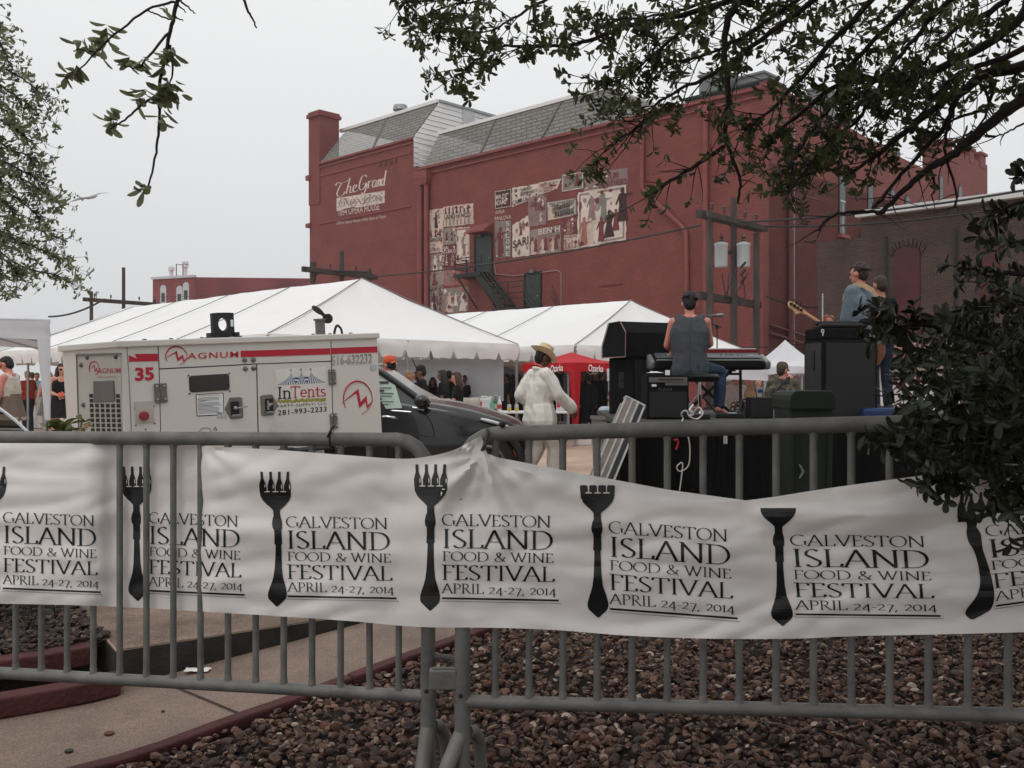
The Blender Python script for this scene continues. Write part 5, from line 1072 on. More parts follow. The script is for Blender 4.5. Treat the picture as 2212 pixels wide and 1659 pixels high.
def side(y, sg):
    m = MB()
    def f(u, v):
        x = -4.45 + (ax0 + 4.45) * u; z0 = smooth_tab(x, belt) - .03; z1 = max(z0 + .005, smooth_tab(x, gh) - .05); return V((x, y + sg * (.06 + .13 * v * (z1 - z0) / .5), z0 + (z1 - z0) * v))
    m.grid(f, 30, 6); return m
side(0, 1).build('side_window', M_gls, CAR, smooth=60); side(WD, -1).build('side_window', M_gls, CAR, smooth=60)
m = MB(); pl = [(cx_(770), roofz - .05), (cx_(800), cz_(795)), (cx_(822), cz_(806)), (cx_(862), cz_(834)), (cx_(895), cz_(858)), (ax0 + .08, cz_(872))]
m.tube([(x, .14 - .06 * i / 5, z) for i, (x, z) in enumerate(pl)], [.04, .04, .045, .045, .05, .06], 8); m.build('pillar', M_car, CAR, smooth=60)
m = MB(); m.tube([(cx_(812), .06, cz_(886)), (cx_(860), .03, cz_(889)), (cx_(886), .03, cz_(891))], .013, 6); m.tube([(cx_(889), .03, cz_(881)), (cx_(915), .03, cz_(886))], .016, 6); m.build('chrome_strip', M_chr, CAR, smooth=60)
f_ = [(cx_(812), .115, cz_(884)), (cx_(867), .085, cz_(882)), (cx_(846), .16, cz_(820)), (cx_(812), .19, cz_(806))]
m = MB(); m.poly([(x, y - .07, z) for x, y, z in f_]); ps = m.build('price_sheet', mat('greenish_paper', lin(186, 204, 192), .6, .05, 5), CAR)
m = MB(); rr = random.Random(8)
for i in range(9):
    t = i / 9; z = cz_(826 + 54 * t); x1 = cx_(846 + 16 * t) - rr.uniform(.02, .2); m.box(((cx_(815) + x1) / 2, .155 - .075 * t - .074, z), (x1 - cx_(815), .002, .012 if i % 3 else .03))
m.build('print', mat('grey_print', lin(70, 72, 74)), ps)
m = MB(); m.ell((cx_(912), -.1, cz_(866)), (.1, .12, .085), nu=16, nv=10); m.beam((cx_(905), .06, cz_(876)), (cx_(910), -.03, cz_(872)), .06, .05); mi_ = m.build('wing_mirror', M_car, CAR, smooth=60)
m = MB(); m.ell((cx_(906), -.1, cz_(866)), (.055, .09, .062), nu=14, nv=8); m.build('mirror_glass', M_chr, mi_, smooth=60)
m = MB(); m.tube(curve_pts([(cx_(823), .0, cz_(900)), (cx_(832), -.045, cz_(900)), (cx_(848), -.045, cz_(902)), (cx_(857), .0, cz_(904))], 4), .017, 6); m.build('door_handle', M_chr, CAR, smooth=60)
m = MB(); m.tube(curve_pts([(cx_(1038), .03, cz_(905)), (cx_(1065), .10, cz_(913)), (cx_(1090), .2, cz_(922)), (cx_(1106), .34, cz_(930))], 5), [.008, .016, .02, .022, .022, .022, .022, .022, .022, .022, .022, .022, .022, .02, .016, .01], 8); hl = m.build('headlight', mat('lamp_lens', lin(220, 224, 228), .08, .05, 5, spec=.9), CAR, smooth=60)
m = MB(); m.box((.0, WD / 2, .62), (.05, .9, .2)); m.build('grille', M_blk, CAR, bevel=.02)
m = MB(); m.tube(curve_pts([(cx_(905), -.004, cz_(885)), (cx_(922), .012, cz_(900)), (cx_(936), .0, cz_(930)), (cx_(940), .0, .42)], 6), .007, 5); m.tube([(cx_(812), .02, cz_(930)), (cx_(870), -.002, cz_(936)), (cx_(938), .0, cz_(945))], .006, 5); m.build('door_seam', M_blk, CAR)
for x in (cx_(1052), -3.75):
    for y in (.1, WD - .1):
        m = MB(); m.lathe([(.05, -.11), (.25, -.115), (.34, -.09), (.365, 0), (.34, .09), (.25, .115), (.05, .11)], (x, y, .365), 32, M=Matrix.Rotation(R(90), 3, 'X')); wh = m.build('wheel', M_rub, CAR, smooth=40)
        s_ = -1 if y < 1 else 1; m = MB(); m.tube([(x + .22 * math.cos(R(a)), y + s_ * .118, .365 + .22 * math.sin(R(a))) for a in range(0, 360, 12)], .02, 6, closed=True)
        for a in range(0, 360, 60): m.beam((x, y + s_ * .115, .365), (x + .21 * math.cos(R(a)), y + s_ * .118, .365 + .21 * math.sin(R(a))), .05, .03)
        m.build('rim', mat('alloy', lin(120, 122, 126), .3, .05, 5, metal=.8), wh)
        m = MB(); m.tube([(x + .43 * math.cos(R(a)), y - s_ * .02 + (0 if s_ < 0 else 0) - (.07 if s_ < 0 else -.07), .365 + .43 * math.sin(R(a))) for a in range(-15, 200, 12)], .05, 8); m.build('wheel_arch', M_blk, CAR, smooth=60)
m = MB(); m.box((cx_(1108), .1, .42), (.05, .02, .28), rot=Matrix.Rotation(R(14), 3, 'Y')); m.build('side_marker', mat('orange_lens', lin(214, 92, 40), .3), CAR, bevel=.008)
m = MB(); m.box((cx_(799), -.01, .56), (.1, .02, .06)); m.build('side_marker', mat('orange_lens', lin(214, 92, 40)), CAR, bevel=.008)
# ---------------------------------------------------------------- crowd barriers and the festival banner
M_galv = mat('galvanised_tube', lin(112, 111, 108), .55, .25, 11, .12, metal=.2, bscale=120, stain=(lin(78, 72, 66), 7, .58, .2))
M_galv2 = mat('galvanised_foot', lin(126, 124, 120), .55, .15, 12, .15, metal=.35, bscale=120)
LA, LB = V((-2.85, 3.663, 0)), V((P(925, 0, 3.24).x, 3.24, 0))
RA, RB = V((P(999, 0, 3.07).x, 3.07, 0)), V((2.37, 2.588, 0))
def barrier(label, a, b, zt0, zt1, zb0, zb1, step, feet):
    t = thing('crowd_barrier', label, 'barrier', (a.x, a.y, -.2), 0, 'galvanised crowd barriers'); d = b - a; ln_ = d.length; d = d / ln_; rad = .11; rt = .0245
    def pt(s, z01): return V((a.x + d.x * s, a.y + d.y * s, (zb0 + (zb1 - zb0) * s / ln_) * (1 - z01) + (zt0 + (zt1 - zt0) * s / ln_) * z01))
    H_ = zt0 - zb0; path = [pt(0, -.32), pt(0, 0), pt(0, .5), pt(0, 1 - rad / H_)]
    for q in (25, 50, 70): path.append(pt(rad * (1 - math.cos(R(q))), 1 - rad / H_ * (1 - math.sin(R(q)))))
    path += [pt(rad + (ln_ - 2 * rad) * i / 10, 1) for i in range(11)]
    for q in (70, 50, 25): path.append(pt(ln_ - rad * (1 - math.cos(R(q))), 1 - rad / H_ * (1 - math.sin(R(q)))))
    path += [pt(ln_, 1 - rad / H_), pt(ln_, .5), pt(ln_, 0), pt(ln_, -.32)]
    m = MB(); m.tube(path, rt, 14); m.tube([pt(i / 8 * ln_, 0) for i in range(9)], .021, 12)
    for s in (0, ln_): m.tube([pt(s, -.13), pt(s, .1)], .0265, 12)
    m.build('frame', M_galv, t, world=True, smooth=50)
    n = int((ln_ - .12) / step); off = (ln_ - (n) * step) / 2
    for i in range(1, int(ln_ / step)):
        s = step * i if feet == 'left' else ln_ - step * i
        if s < .06 or s > ln_ - .06: continue
        m = MB(); m.tube([pt(s, 0), pt(s, .5), pt(s, .995)], .0112, 10); m.tube([pt(s, .96), pt(s, .99)], [.012, .016], 10); m.tube([pt(s, .0), pt(s, .045)], [.016, .0115], 10); m.build('bar', M_galv, t, world=True, smooth=50)
    nx = V((-d.y, d.x, 0))
    for s, kind in ((0, feet == 'left'), (ln_, feet != 'left')):
        p = pt(s, -.12); g = V((p.x, p.y, -.19)); m = MB(); bend = -.045 if feet == 'left' else -.008
        m.tube(curve_pts([pt(s, -.06), p + V((0, 0, .01)), p + nx * -.02 + V((bend * .5, 0, -.05)), p + nx * -.05 + V((bend, 0, -.13)), g + nx * -.12 + V((bend * 1.2, 0, .09)), g + nx * -.28 + V((bend * 1.2, 0, .03))], 6), [.0255] * 31, 12)
        m.tube(curve_pts([p + V((.012, 0, .0)) + nx * .02, p + nx * .06 + V((.026, 0, -.02)), p + nx * .12 + V((.03, 0, -.10)), g + nx * .2 + V((.03, 0, .05)), g + nx * .3 + V((.03, 0, .0))], 6), .021, 12); m.build('foot', M_galv2, t, world=True, smooth=50)
    m = MB(); 
    for s in (0, ln_): q = pt(s, .03); m.ell(q - nx * .024, .008, nu=8, nv=6)
    m.build('rivet', M_iron, t, world=True)
    return t, pt, nx
BL, ptL, nL = barrier('crowd barrier on the left in front of the pavement and generator', LA, LB, 1.172, 1.182, .322, .318, .1025, 'right')
BR, ptR, nR = barrier('crowd barrier on the right in front of the brown stone bed and stage', RA, RB, 1.208, 1.30, .358, .455, .1075, 'left')
ln_L = (LB - LA).length
m = MB(); a = ptL(ln_L, .155); m.tube(curve_pts([a, a + V((.05, -.005, .002)), a + V((.09, -.01, -.01)), a + V((.095, -.01, -.06)), a + V((.095, -.01, -.16))], 5), .010, 8); m.build('hook', M_galv, BL, world=True, smooth=50)
q = ptR(0, .085); m = MB(); m.box(q + V((-.06, -.012, 0)), (.085, .012, .062)); m.box(q + V((-.06, .02, 0)), (.085, .012, .062)); m.box(q + V((-.1, .004, 0)), (.012, .03, .062)); m.build('hook_socket', M_galv, BR, world=True, bevel=.004)
m = MB(); c = P(711, 950, 3.27); m.tube([c + V((.01 * math.sin(a * .3), .031 * math.cos(a), .031 * math.sin(a))) for a in [i * .45 for i in range(14)]], .004, 5, closed=True); m.tube(curve_pts([c + V((0, -.03, .01)), c + V((.01, -.032, .03)), c + V((.02, -.02, .05))], 4), .004, 5)
o = m.build('cable_tie', M_blk, BL, world=True)
m = MB(); rr = random.Random(2)
c = P(1085, 930, 3.04)
for dx in (.0,): m.ell(c + V((0, -.01, .02)), (.012, .01, .01), nu=8, nv=5)
m.build('rivet', M_iron, BR, world=True)

def lineY(px, a, b):           # distance where the picture column px meets the barrier line a-b
    k = (px - CX) / FPX; d = b - a; s = (k * a.y - a.x) / (d.x - k * d.y); return a.y + d.y * s
TOPB = [(-60, 957), (200, 958), (265, 960), (420, 963), (600, 972), (760, 984), (870, 991), (930, 985), (985, 970), (1025, 948), (1042, 940), (1052, 985), (1075, 1002), (1250, 1046), (1400, 1075), (1490, 1084), (1610, 1081), (1800, 1053), (2000, 1026), (2260, 992), (2520, 985)]
BOTB = [(-60, 1303), (150, 1307), (300, 1313), (450, 1322), (600, 1331), (760, 1342), (900, 1354), (1060, 1356), (1200, 1361), (1340, 1372), (1500, 1379), (1700, 1380), (1850, 1374), (2000, 1371), (2260, 1364), (2520, 1352)]
def bt(px): return interp(px, TOPB) if 1025 < px < 1080 else smooth_tab(px, TOPB)
def bb(px): return smooth_tab(px, BOTB)
def sst(a, b, x): t = max(0, min(1, (x - a) / (b - a))); return t * t * (3 - 2 * t)
def bY(px, py):
    kL, kR = lineY(px, LA, LB), lineY(px, RA, RB); y = kL + (kR - kL) * sst(845, 960, px)
    off = -.034 + .066 * sst(180, 262, px) * (1 - sst(415, 452, px))
    w_ = (py - 960) / 380
    off -= .02 * math.sin(math.pi * max(0, min(1, w_))) * (1 - sst(215, 240, px) * (1 - sst(430, 470, px)))
    k = noise.noise(V((px * .0035, py * .016, 1.0))) * .018 + (1 - abs(noise.noise(V((px * .006, py * .02 + px * .003, 4.0)))) * 3) * .006 + noise.noise(V((px * .02, py * .03 - px * .006, 9.0))) * .0035
    r_ = math.hypot(px - 1045, py - 975); an = math.atan2(py - 975, px - 1045)
    k += .016 * math.sin(an * 13) * math.exp(-r_ / 150) * min(1, r_ / 70) + .012 * math.sin(an * 7 + 1) * math.exp(-abs(r_ - 170) / 170)
    r2 = math.hypot(px - 440, py - 965); a2 = math.atan2(py - 965, px - 440); k += .010 * math.sin(a2 * 9) * math.exp(-r2 / 140) * min(1, r2 / 30)
    k += .010 * math.sin((py - 1000 - (px - 1700) * -.02) * .05) * sst(1500, 1700, px) * (1 - sst(2000, 2200, px)) * math.exp(-((py - 1120) / 70) ** 2)
    k += -.028 * sst(1085, 1110, py) * (1 - sst(1110, 1165, py)) * sst(1600, 1680, px) * (1 - sst(1900, 2060, px))
    off -= .022 * sst(930, 985, px) * (1 - sst(1060, 1110, px)) * (1 - sst(985, 1060, py))
    return y + off + k * (1 - .5 * sst(225, 262, px) * (1 - sst(415, 452, px)))
def BP(px, py, lift=0.0): return P(px, py, bY(px, py) - lift)
BAN = thing('festival_banner', 'long white festival banner with black fork emblems tied along the barriers', 'banner', P(1040, 1356, 3.1))
M_ban = mat('banner_vinyl', lin(238, 233, 230), .38, .04, 2.2, .05, bscale=400, trans=.10, spec=.45)
m = MB(); NX, NY = 326, 48
cols = [-60 + 2540 * i / NX for i in range(NX + 1)]
m.add([BP(px, bt(px) + (bb(px) - bt(px)) * j / NY) for j in range(NY + 1) for px in cols], [(j * (NX + 1) + i, j * (NX + 1) + i + 1, (j + 1) * (NX + 1) + i + 1, (j + 1) * (NX + 1) + i) for j in range(NY) for i in range(NX)])
m.build('sheet', M_ban, BAN, world=True, smooth=60, fix=False)
m = MB(); UP = [(1048, 978), (1075, 988), (1250, 1022), (1450, 1059), (1612, 1081)]      # the top folded over behind
n = 60; ps = [1052 + 558 * i / n for i in range(n + 1)]
m.add([P(px, bt(px) + 2 + (interp(px, UP) - bt(px) - 2) * j / 4, bY(px, bt(px)) + .004 + .012 * (j / 4) ** .5 * math.sin(math.pi * min(1, (px - 1052) / 300 + .1) * .5)) for j in range(5) for px in ps], [(j * (n + 1) + i, j * (n + 1) + i + 1, (j + 1) * (n + 1) + i + 1, (j + 1) * (n + 1) + i) for j in range(4) for i in range(n)])
m.build('folded_hem', mat('banner_back', lin(224, 222, 220), .4, .03, 3, trans=.1), BAN, world=True, smooth=60, fix=False)
m = MB(); c = P(1044, 962, 3.03); m.tube(curve_pts([c + V((-.006, 0, -.02)), c + V((.004, -.03, 0)), c + V((.014, -.02, .035)), c + V((.012, .01, .05))], 5), .006, 6); m.build('tie', mat('rope', lin(70, 66, 62)), BAN, world=True)
M_prt = mat('banner_print', lin(24, 25, 27), .42, .1, 4, spec=.45); M_prg = mat('banner_print_grey', lin(150, 147, 146), .45)
FK = [(306, 485, 640), (325, 486, 638), (350, 497, 627), (370, 515, 610), (385, 531, 594), (400, 543, 577), (430, 543, 577), (445, 537, 580), (470, 532, 583), (490, 534, 582), (503, 541, 577), (540, 541, 577), (575, 539, 577), (580, 545, 573), (640, 543, 574), (700, 540, 576), (750, 534, 582), (780, 526, 592), (800, 519, 598), (830, 511, 605), (845, 511, 605), (860, 515, 601), (872, 527, 591), (885, 540, 577), (900, 556, 562)]
def fork(x0, x1, ytop, ybot, shear=0.0, cut=None, bend=0.0, tines=True):
    """x0, x1: head width in the picture; ytop, ybot: ends; cut: everything above is folded away"""
    xc = (x0 + x1) / 2; sx_ = (x1 - x0) / 155; sy_ = (ybot - ytop) / 700
    def f(x, y, k=0):
        t = (y - 200) / 700; return xc + (x - 560) * sx_ + shear * t + bend * math.sin(math.pi * max(0, (t - .15) / .85)), ytop + (y - 200) * sy_
    m = MB()
    rows = []
    for (ya, la, ra), (yb_, lb, rb) in zip(FK, FK[1:]):
        n = max(1, int((yb_ - ya) / 14))
        for i in range(n): q = i / n; rows.append((ya + (yb_ - ya) * q, la + (lb - la) * q, ra + (rb - ra) * q))
    rows.append(FK[-1])
    if cut: rows = [r for r in rows if f(0, r[0])[1] >= cut]
    m.add([BP(*f(l + (r - l) * j / 4, y), .0022) for y, l, r in rows for j in range(5)], [(5 * i + j, 5 * i + j + 1, 5 * i + 6 + j, 5 * i + 5 + j) for i in range(len(rows) - 1) for j in range(4)])
    if tines and not (cut and cut > ytop + 60):
        for cx_, ld in ((502, -6), (543, -2), (583, 2), (622, 6)):
            bp = [(200, 6.5), (238, 7.5), (255, 13), (272, 17.5), (308, 17.5)]
            if cut: bp = [(max(y, (cut - ytop) / sy_ + 200), h) for y, h in bp if y >= (cut - ytop) / sy_ + 180]
            m.add([BP(*f(cx_ + ld * (308 - y) / 108 + s * h, y), .0022) for y, h in bp for s in (-1, 1)], [(2 * i, 2 * i + 1, 2 * i + 3, 2 * i + 2) for i in range(len(bp) - 1)])
            if not cut: m.poly([BP(*f(cx_ + ld * .3 + 9 + a, b), .003) for a, b in ((0, 264), (4, 270), (5, 282), (2, 292), (0, 284))], 1)
        for cx_ in ((522.5, 563, 602.5) if tines else ()): m.poly([BP(*f(cx_ + a, b), .003) for a, b in ((-14, 306), (14, 306), (14, 301), (-14, 301))], 1)
    m.build('fork_emblem', [M_prt, M_ban], BAN, world=True, fix=False)
fork(-48, 12, 1008, 1296); fork(261, 325, 1008, 1298, shear=5); fork(559, 626, 1019, 1310, shear=6, bend=6); fork(894, 965, 1003, 1319, bend=1); fork(1252, 1326, 1018, 1334, shear=4, cut=1048); fork(1639, 1716, 1052, 1352, shear=14, cut=1096, tines=False)
# the last fork is bent where the sheet is creased
m = MB(); sp = curve_pts([(2094, 1122, 9), (2098, 1135, 9), (2103, 1152, 15), (2107, 1172, 14), (2114, 1190, 10), (2125, 1225, 11), (2131, 1262, 14), (2128, 1290, 20), (2115, 1315, 26), (2104, 1328, 18), (2100, 1338, 3)], 4)
m.add([BP(p.x + s * p.z, p.y, .0022) for p in sp for s in (-1, 0, 1)], [(3 * i + j, 3 * i + j + 1, 3 * i + 4 + j, 3 * i + 3 + j) for i in range(len(sp) - 1) for j in range(2)])
m.poly([BP(*p, .0024) for p in ((2069, 1128), (2069, 1114), (2150, 1098), (2144, 1112), (2110, 1127))])
for i in range(4): x = 2077 + i * 21; y = 1068 - i * 2.5; m.add([BP(x + s * h, y + d, .0023) for d, h in ((0, 3), (14, 3.5), (22, 7), (32, 9), (52 - i * 4, 9)) for s in (-1, 1)], [(2 * k, 2 * k + 1, 2 * k + 3, 2 * k + 2) for k in range(4)])
m.build('fork_emblem', M_prt, BAN, world=True, fix=False)
# lettering blocks: left, right, top of GALVESTON, slope over the block, total height, italic lean
BLK = [(6, 214, 1105, .04, 163, 0), (321, 524, 1105, .045, 168, 0), (617, 848, 1114, .02, 171, 4), (954, 1202, 1109, .02, 180, 0), (1314, 1585, 1124, .075, 188, 3), (1705, 2012, 1154, .012, 170, 14), (2126, 2440, 1134, -.10, 172, 26)]
for x0, x1, y0, sl_, ht, lean in BLK:
    W_ = x1 - x0; k_ = ht / 180
    def row(s, ya, yb_, xa, xb, th):
        def f(u, v, k=0):
            x = x0 + (xa + (xb - xa) * u) * W_; yy = (yb_ - (yb_ - ya) * v) * k_; return BP(x + lean * (yy / ht), y0 + yy + sl_ * (x - x0) * (1 if sl_ > 0 else .6 + .8 * yy / ht), .0022 + .00001 * (k % 20))
        m = MB(); serif(m, s, f, 0, thick=th, thin=.042, ser=.10); m.build('lettering', M_prt, BAN, world=True, fix=False)
    row('GALVESTON', 1, 26, 0, .955, .095); row('ISLAND', 34, 74, 0, .975, .105); row('FOOD & WINE', 82, 102, .005, .975, .095); row('FESTIVAL', 111, 143, 0, .985, .105); row('APRIL 24-27, 2014', 151, 172, 0, 1.0, .095)
    m = MB()
    for (ya, th, mi, xa, xb) in ((181, 4.2, 0, 0, 1.02), (188.5, 1.6, 1, -.01, 1.04)):
        n = 24; vs = []
        for i in range(n + 1):
            x = x0 + W_ * (xa + (xb - xa) * i / n)
            for q in (0, th): yy = (ya + q) * k_; vs.append(BP(x + lean, y0 + yy + sl_ * (x - x0) * (1 if sl_ > 0 else 1.4), .0023))
        m.add(vs, [(2 * i, 2 * i + 1, 2 * i + 3, 2 * i + 2) for i in range(n)], mi)
    m.build('rule', [M_prt, M_prg], BAN, world=True, fix=False)
# ---------------------------------------------------------------- people
SPARE = []; WORK = bpy.data.scenes.new('bench'); WVL = WORK.view_layers[0]
def blob(mb, name, m_, par, vox=.014, sm=4, fold=0.0, extra=None, fs=9.0):
    """fuse overlapping closed shapes into one smooth surface"""
    me = bpy.data.meshes.new(name); me.from_pydata([tuple(p) for p in mb.v], [], mb.f)
    o = bpy.data.objects.get('bench') or bpy.data.objects.new('bench', me); o.data = me
    if not o.modifiers: WORK.collection.objects.link(o); o.modifiers.new('r', 'REMESH').mode = 'VOXEL'; o.modifiers.new('s', 'SMOOTH').factor = .5
    o.modifiers['r'].voxel_size = vox; o.modifiers['s'].iterations = sm
    WVL.update(); me2 = bpy.data.meshes.new_from_object(o.evaluated_get(WVL.depsgraph)); me2.name = name; SPARE.append(me)
    if fold:
        cn = [(v.co.copy(), v.normal.copy()) for v in me2.vertices]
        for v, (p, n) in zip(me2.vertices, cn):
            k = noise.noise(V((p.x * fs, p.y * fs, p.z * fs * .45 + 3))) - .9 * abs(noise.noise(V((p.x * fs * 1.3 + p.z * fs * .5, p.y * fs * 1.3, p.z * fs * .8 + 9)))) + .4 * noise.noise(V((p.x * fs * 2.3, p.y * fs * 2.3 + p.z * fs, p.z * fs)))
            v.co = p + n * fold * k
    if extra:
        import bmesh
        bm = bmesh.new(); bm.from_mesh(me2); e = bpy.data.meshes.new('e'); e.from_pydata([tuple(p) for p in extra.v], [], extra.f); bm.from_mesh(e); bm.to_mesh(me2); bm.free(); SPARE.append(e)
    me2.materials.clear(); me2.materials.append(m_); me2.shade_smooth()
    o2 = bpy.data.objects.new(name, me2); COL.objects.link(o2); o2.parent = par
    return o2
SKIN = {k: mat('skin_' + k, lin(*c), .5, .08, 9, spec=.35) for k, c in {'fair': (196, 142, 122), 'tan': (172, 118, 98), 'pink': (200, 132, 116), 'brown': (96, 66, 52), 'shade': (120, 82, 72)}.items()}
HAIR = {k: mat('hair_' + k, lin(*c), .55, .3, 30, .4) for k, c in {'black': (22, 19, 19), 'brown': (48, 33, 27), 'auburn': (70, 40, 34), 'blond': (140, 110, 84), 'red': (96, 56, 44)}.items()}
def cloth(n, c, rough=.85, **k): return mat('cloth_' + n, lin(*c), rough, k.pop('var', .12), k.pop('scale', 10), k.pop('bump', .15), bscale=60, spec=.2, **k)
BASE = dict(pelvis=(0, 0, .95), waist=(0, .0, 1.09), chest=(0, .0, 1.29), neck=(0, -.01, 1.46), head=(0, .02, 1.625), hipL=(-.09, 0, .92), hipR=(.09, 0, .92), kneeL=(-.1, .02, .5), kneeR=(.1, .02, .5),
            ankL=(-.1, -.02, .09), ankR=(.1, -.02, .09), toeL=(-.12, .15, .03), toeR=(.12, .15, .03), shL=(-.175, 0, 1.42), shR=(.175, 0, 1.42), elL=(-.22, -.03, 1.14), elR=(.22, -.03, 1.14),
            wrL=(-.24, .05, .89), wrR=(.24, .05, .89), fL=None, fR=None, face=(0, 1, 0))
def person(label, px, Y, H, yaw, top, bottom, skin='fair', hair=('short', 'brown'), pose=None, z=0.0, vox=.014, shoes=None, hat=None, glasses=None, hem=None, loose=0.0, group=None, name='person', girth=1.0, x=None, at=None, crease=None):
    k = H / 1.75; J = {a: (V(b) * (k if a != 'face' else 1) if b is not None else None) for a, b in {**BASE, **(pose or {})}.items()}
    loc = P(px, 829, Y) if at is None else V(at); t = thing('person', label, 'person', (loc.x, loc.y, z), R(yaw), group)
    g = girth * k; xs_ = (J['shR'] - J['shL']).normalized(); xh = (J['hipR'] - J['hipL']).normalized()
    def torso(mb, e=0.0, low=0.0):
        for s in (-1, 1):
            mb.cap(J['pelvis'] + xh * s * .078 * g + V((0, 0, -low)), J['waist'] + xs_ * s * .062 * g, .10 * g + e, .092 * g + e)
            mb.cap(J['waist'] + xs_ * s * .062 * g, J['chest'] + xs_ * s * .082 * g, .092 * g + e, .108 * g + e * .8)
            mb.cap(J['chest'] + xs_ * s * .07 * g, J['neck'] - (J['neck'] - J['chest']) * .35 + xs_ * s * .06 * g, .10 * g + e * .8, .07 * g + e * .6)
        mb.cap(J['shL'] + xs_ * .02, J['shR'] - xs_ * .02, .056 * g + e * .6, .056 * g + e * .6)
        for s in 'LR': mb.cap(J['neck'] - (J['neck'] - J['chest']) * .1, J['sh' + s], .052 * g + e * .4, .05 * g + e * .5)
    f = V(J['face']).normalized(); up = (J['head'] - J['neck']).normalized(); rt = f.cross(up).normalized(); f = up.cross(rt); MH = Matrix((rt, f, up)).transposed()
    def hp(a, b, c): return J['head'] + MH @ (V((a, b, c)) * k)
    b = MB(); torso(b)
    b.cap(J['neck'] - V((0, 0, .03 * k)), J['head'] - up * .06 * k, .054 * k, .05 * k)
    b.ell(hp(0, -.005, .02), V((.077, .094, .10)) * k, M=MH); b.ell(hp(0, .022, -.045), V((.057, .07, .068)) * k, M=MH); b.ell(hp(0, .055, -.085), V((.03, .03, .026)) * k, M=MH)
    b.cap(hp(0, .09, .025), hp(0, .112, -.022), .010 * k, .015 * k); b.ell(hp(0, .083, .036), V((.05, .014, .012)) * k, M=MH); b.ell(hp(0, .09, -.058), V((.026, .012, .011)) * k, M=MH)
    for s in (-1, 1): b.ell(hp(s * .079, -.005, -.005), V((.012, .022, .034)) * k, M=MH)
    fing = MB()
    for s, sg in (('L', -1), ('R', 1)):
        sh, el, wr = J['sh' + s], J['el' + s], J['wr' + s]
        b.cap(sh, el, .05 * g, .04 * g); b.cap(el, el.lerp(wr, .4), .039 * g, .038 * g); b.cap(el.lerp(wr, .35), wr, .038 * g, .026 * g)
        hd = V(J['f' + s]).normalized() if J['f' + s] is not None else (wr - el).normalized()
        side_ = hd.cross(V((sg, .2, .1))).normalized(); pn = hd.cross(side_)
        pc = wr + hd * .05 * k
        b.cap(wr, pc + hd * .03 * k, .026 * k, .03 * k); b.cap(wr + hd * .03 * k + side_ * .02 * k, pc + hd * .035 * k + side_ * .02 * k, .02 * k, .018 * k); b.cap(wr + hd * .03 * k - side_ * .02 * k, pc + hd * .035 * k - side_ * .02 * k, .02 * k, .018 * k)
        for i, (o_, l_) in enumerate(((.033, .07), (.012, .08), (-.011, .075), (-.032, .06))):
            r0 = wr + hd * .075 * k + side_ * o_ * k; mid = r0 + (hd * .9 + pn * sg * .25) * l_ * .55 * k; tip = mid + (hd * .6 + pn * sg * .8) * l_ * .5 * k
            fing.tube([r0, mid, tip], [.0105 * k, .0095 * k, .006 * k], 7)
        r0 = wr + hd * .025 * k + side_ * .03 * k; mid = r0 + (hd * .6 + side_ * .8) * .045 * k; fing.tube([r0, mid, mid + (hd * .9 + pn * sg * .4) * .035 * k], [.014 * k, .011 * k, .007 * k], 7)
    for s in 'LR':
        h, kn, an, to = J['hip' + s], J['knee' + s], J['ank' + s], J['toe' + s]
        b.cap(h, kn, .088 * g, .056 * g); b.cap(kn, kn.lerp(an, .3), .054 * g, .058 * g); b.cap(kn.lerp(an, .3), an, .058 * g, .038 * k)
        b.cap(an + V((0, 0, -.03 * k)) - (to - an) * .15, to, .04 * k, .03 * k)
    bo = blob(b, 'body', SKIN[skin], t, vox, 3, extra=fing)
    e = .016 + loose
    def sleeve(mb, f0, ee, f1=0):
        for s in 'LR':
            sh, el, wr = J['sh' + s], J['el' + s], J['wr' + s]
            if f0 <= 1: mb.cap(sh, sh.lerp(el, f0), .054 * g + ee * .8, .046 * g + ee * 1.2)
            else: mb.cap(sh, el, .054 * g + ee * .8, .044 * g + ee); mb.cap(el, el.lerp(wr, f0 - 1), .044 * g + ee, .034 * g + ee * 1.1)
    kind, tm = top; c = MB()
    if kind in ('tee', 'shirt', 'vest', 'cami'):
        torso(c, e, low=(hem or 0) * k)
        if hem:
            for s in (-1, 1): c.cap(J['pelvis'] + xh * s * .085 * g, J['pelvis'] + xh * s * .09 * g - V((0, 0, hem * k)), .105 * g + e * 1.3, .108 * g + e * 1.5)
        if kind == 'tee': sleeve(c, .62, e)
        if kind == 'shirt': sleeve(c, 1.95, e)
    if kind in ('vest', 'cami'):
        c = MB()
        for s in (-1, 1):
            c.cap(J['pelvis'] + xh * s * .078 * g - V((0, 0, (hem or 0) * k)), J['waist'] + xs_ * s * .062 * g, .10 * g + e, .092 * g + e); c.cap(J['waist'] + xs_ * s * .066 * g, J['chest'] + xs_ * s * .086 * g, .094 * g + e, .108 * g + e)
            if kind == 'vest':
                tp = J['neck'] - (J['neck'] - J['chest']) * .12
                c.cap(J['chest'] + xs_ * s * .086 * g, J['chest'].lerp(tp, .62) + xs_ * s * .08 * g, .106 * g + e, .084 * g + e * .8); c.cap(J['chest'].lerp(tp, .55) + xs_ * s * .09 * g, tp + xs_ * s * .112 * g - V((0, 0, .012 * k)), .066 * g + e * .6, .05 * g + e * .8); c.cap(J['chest'], J['chest'].lerp(tp, .62), .1 * g, .07 * g + e)
            else: c.tube([J['chest'] + xs_ * s * .08 + V((0, .1, .06)) * k, J['neck'] + xs_ * s * .085 + V((0, .03, .01)) * k, J['chest'] + xs_ * s * .08 + V((0, -.1, .06)) * k], .016 * k, 6)
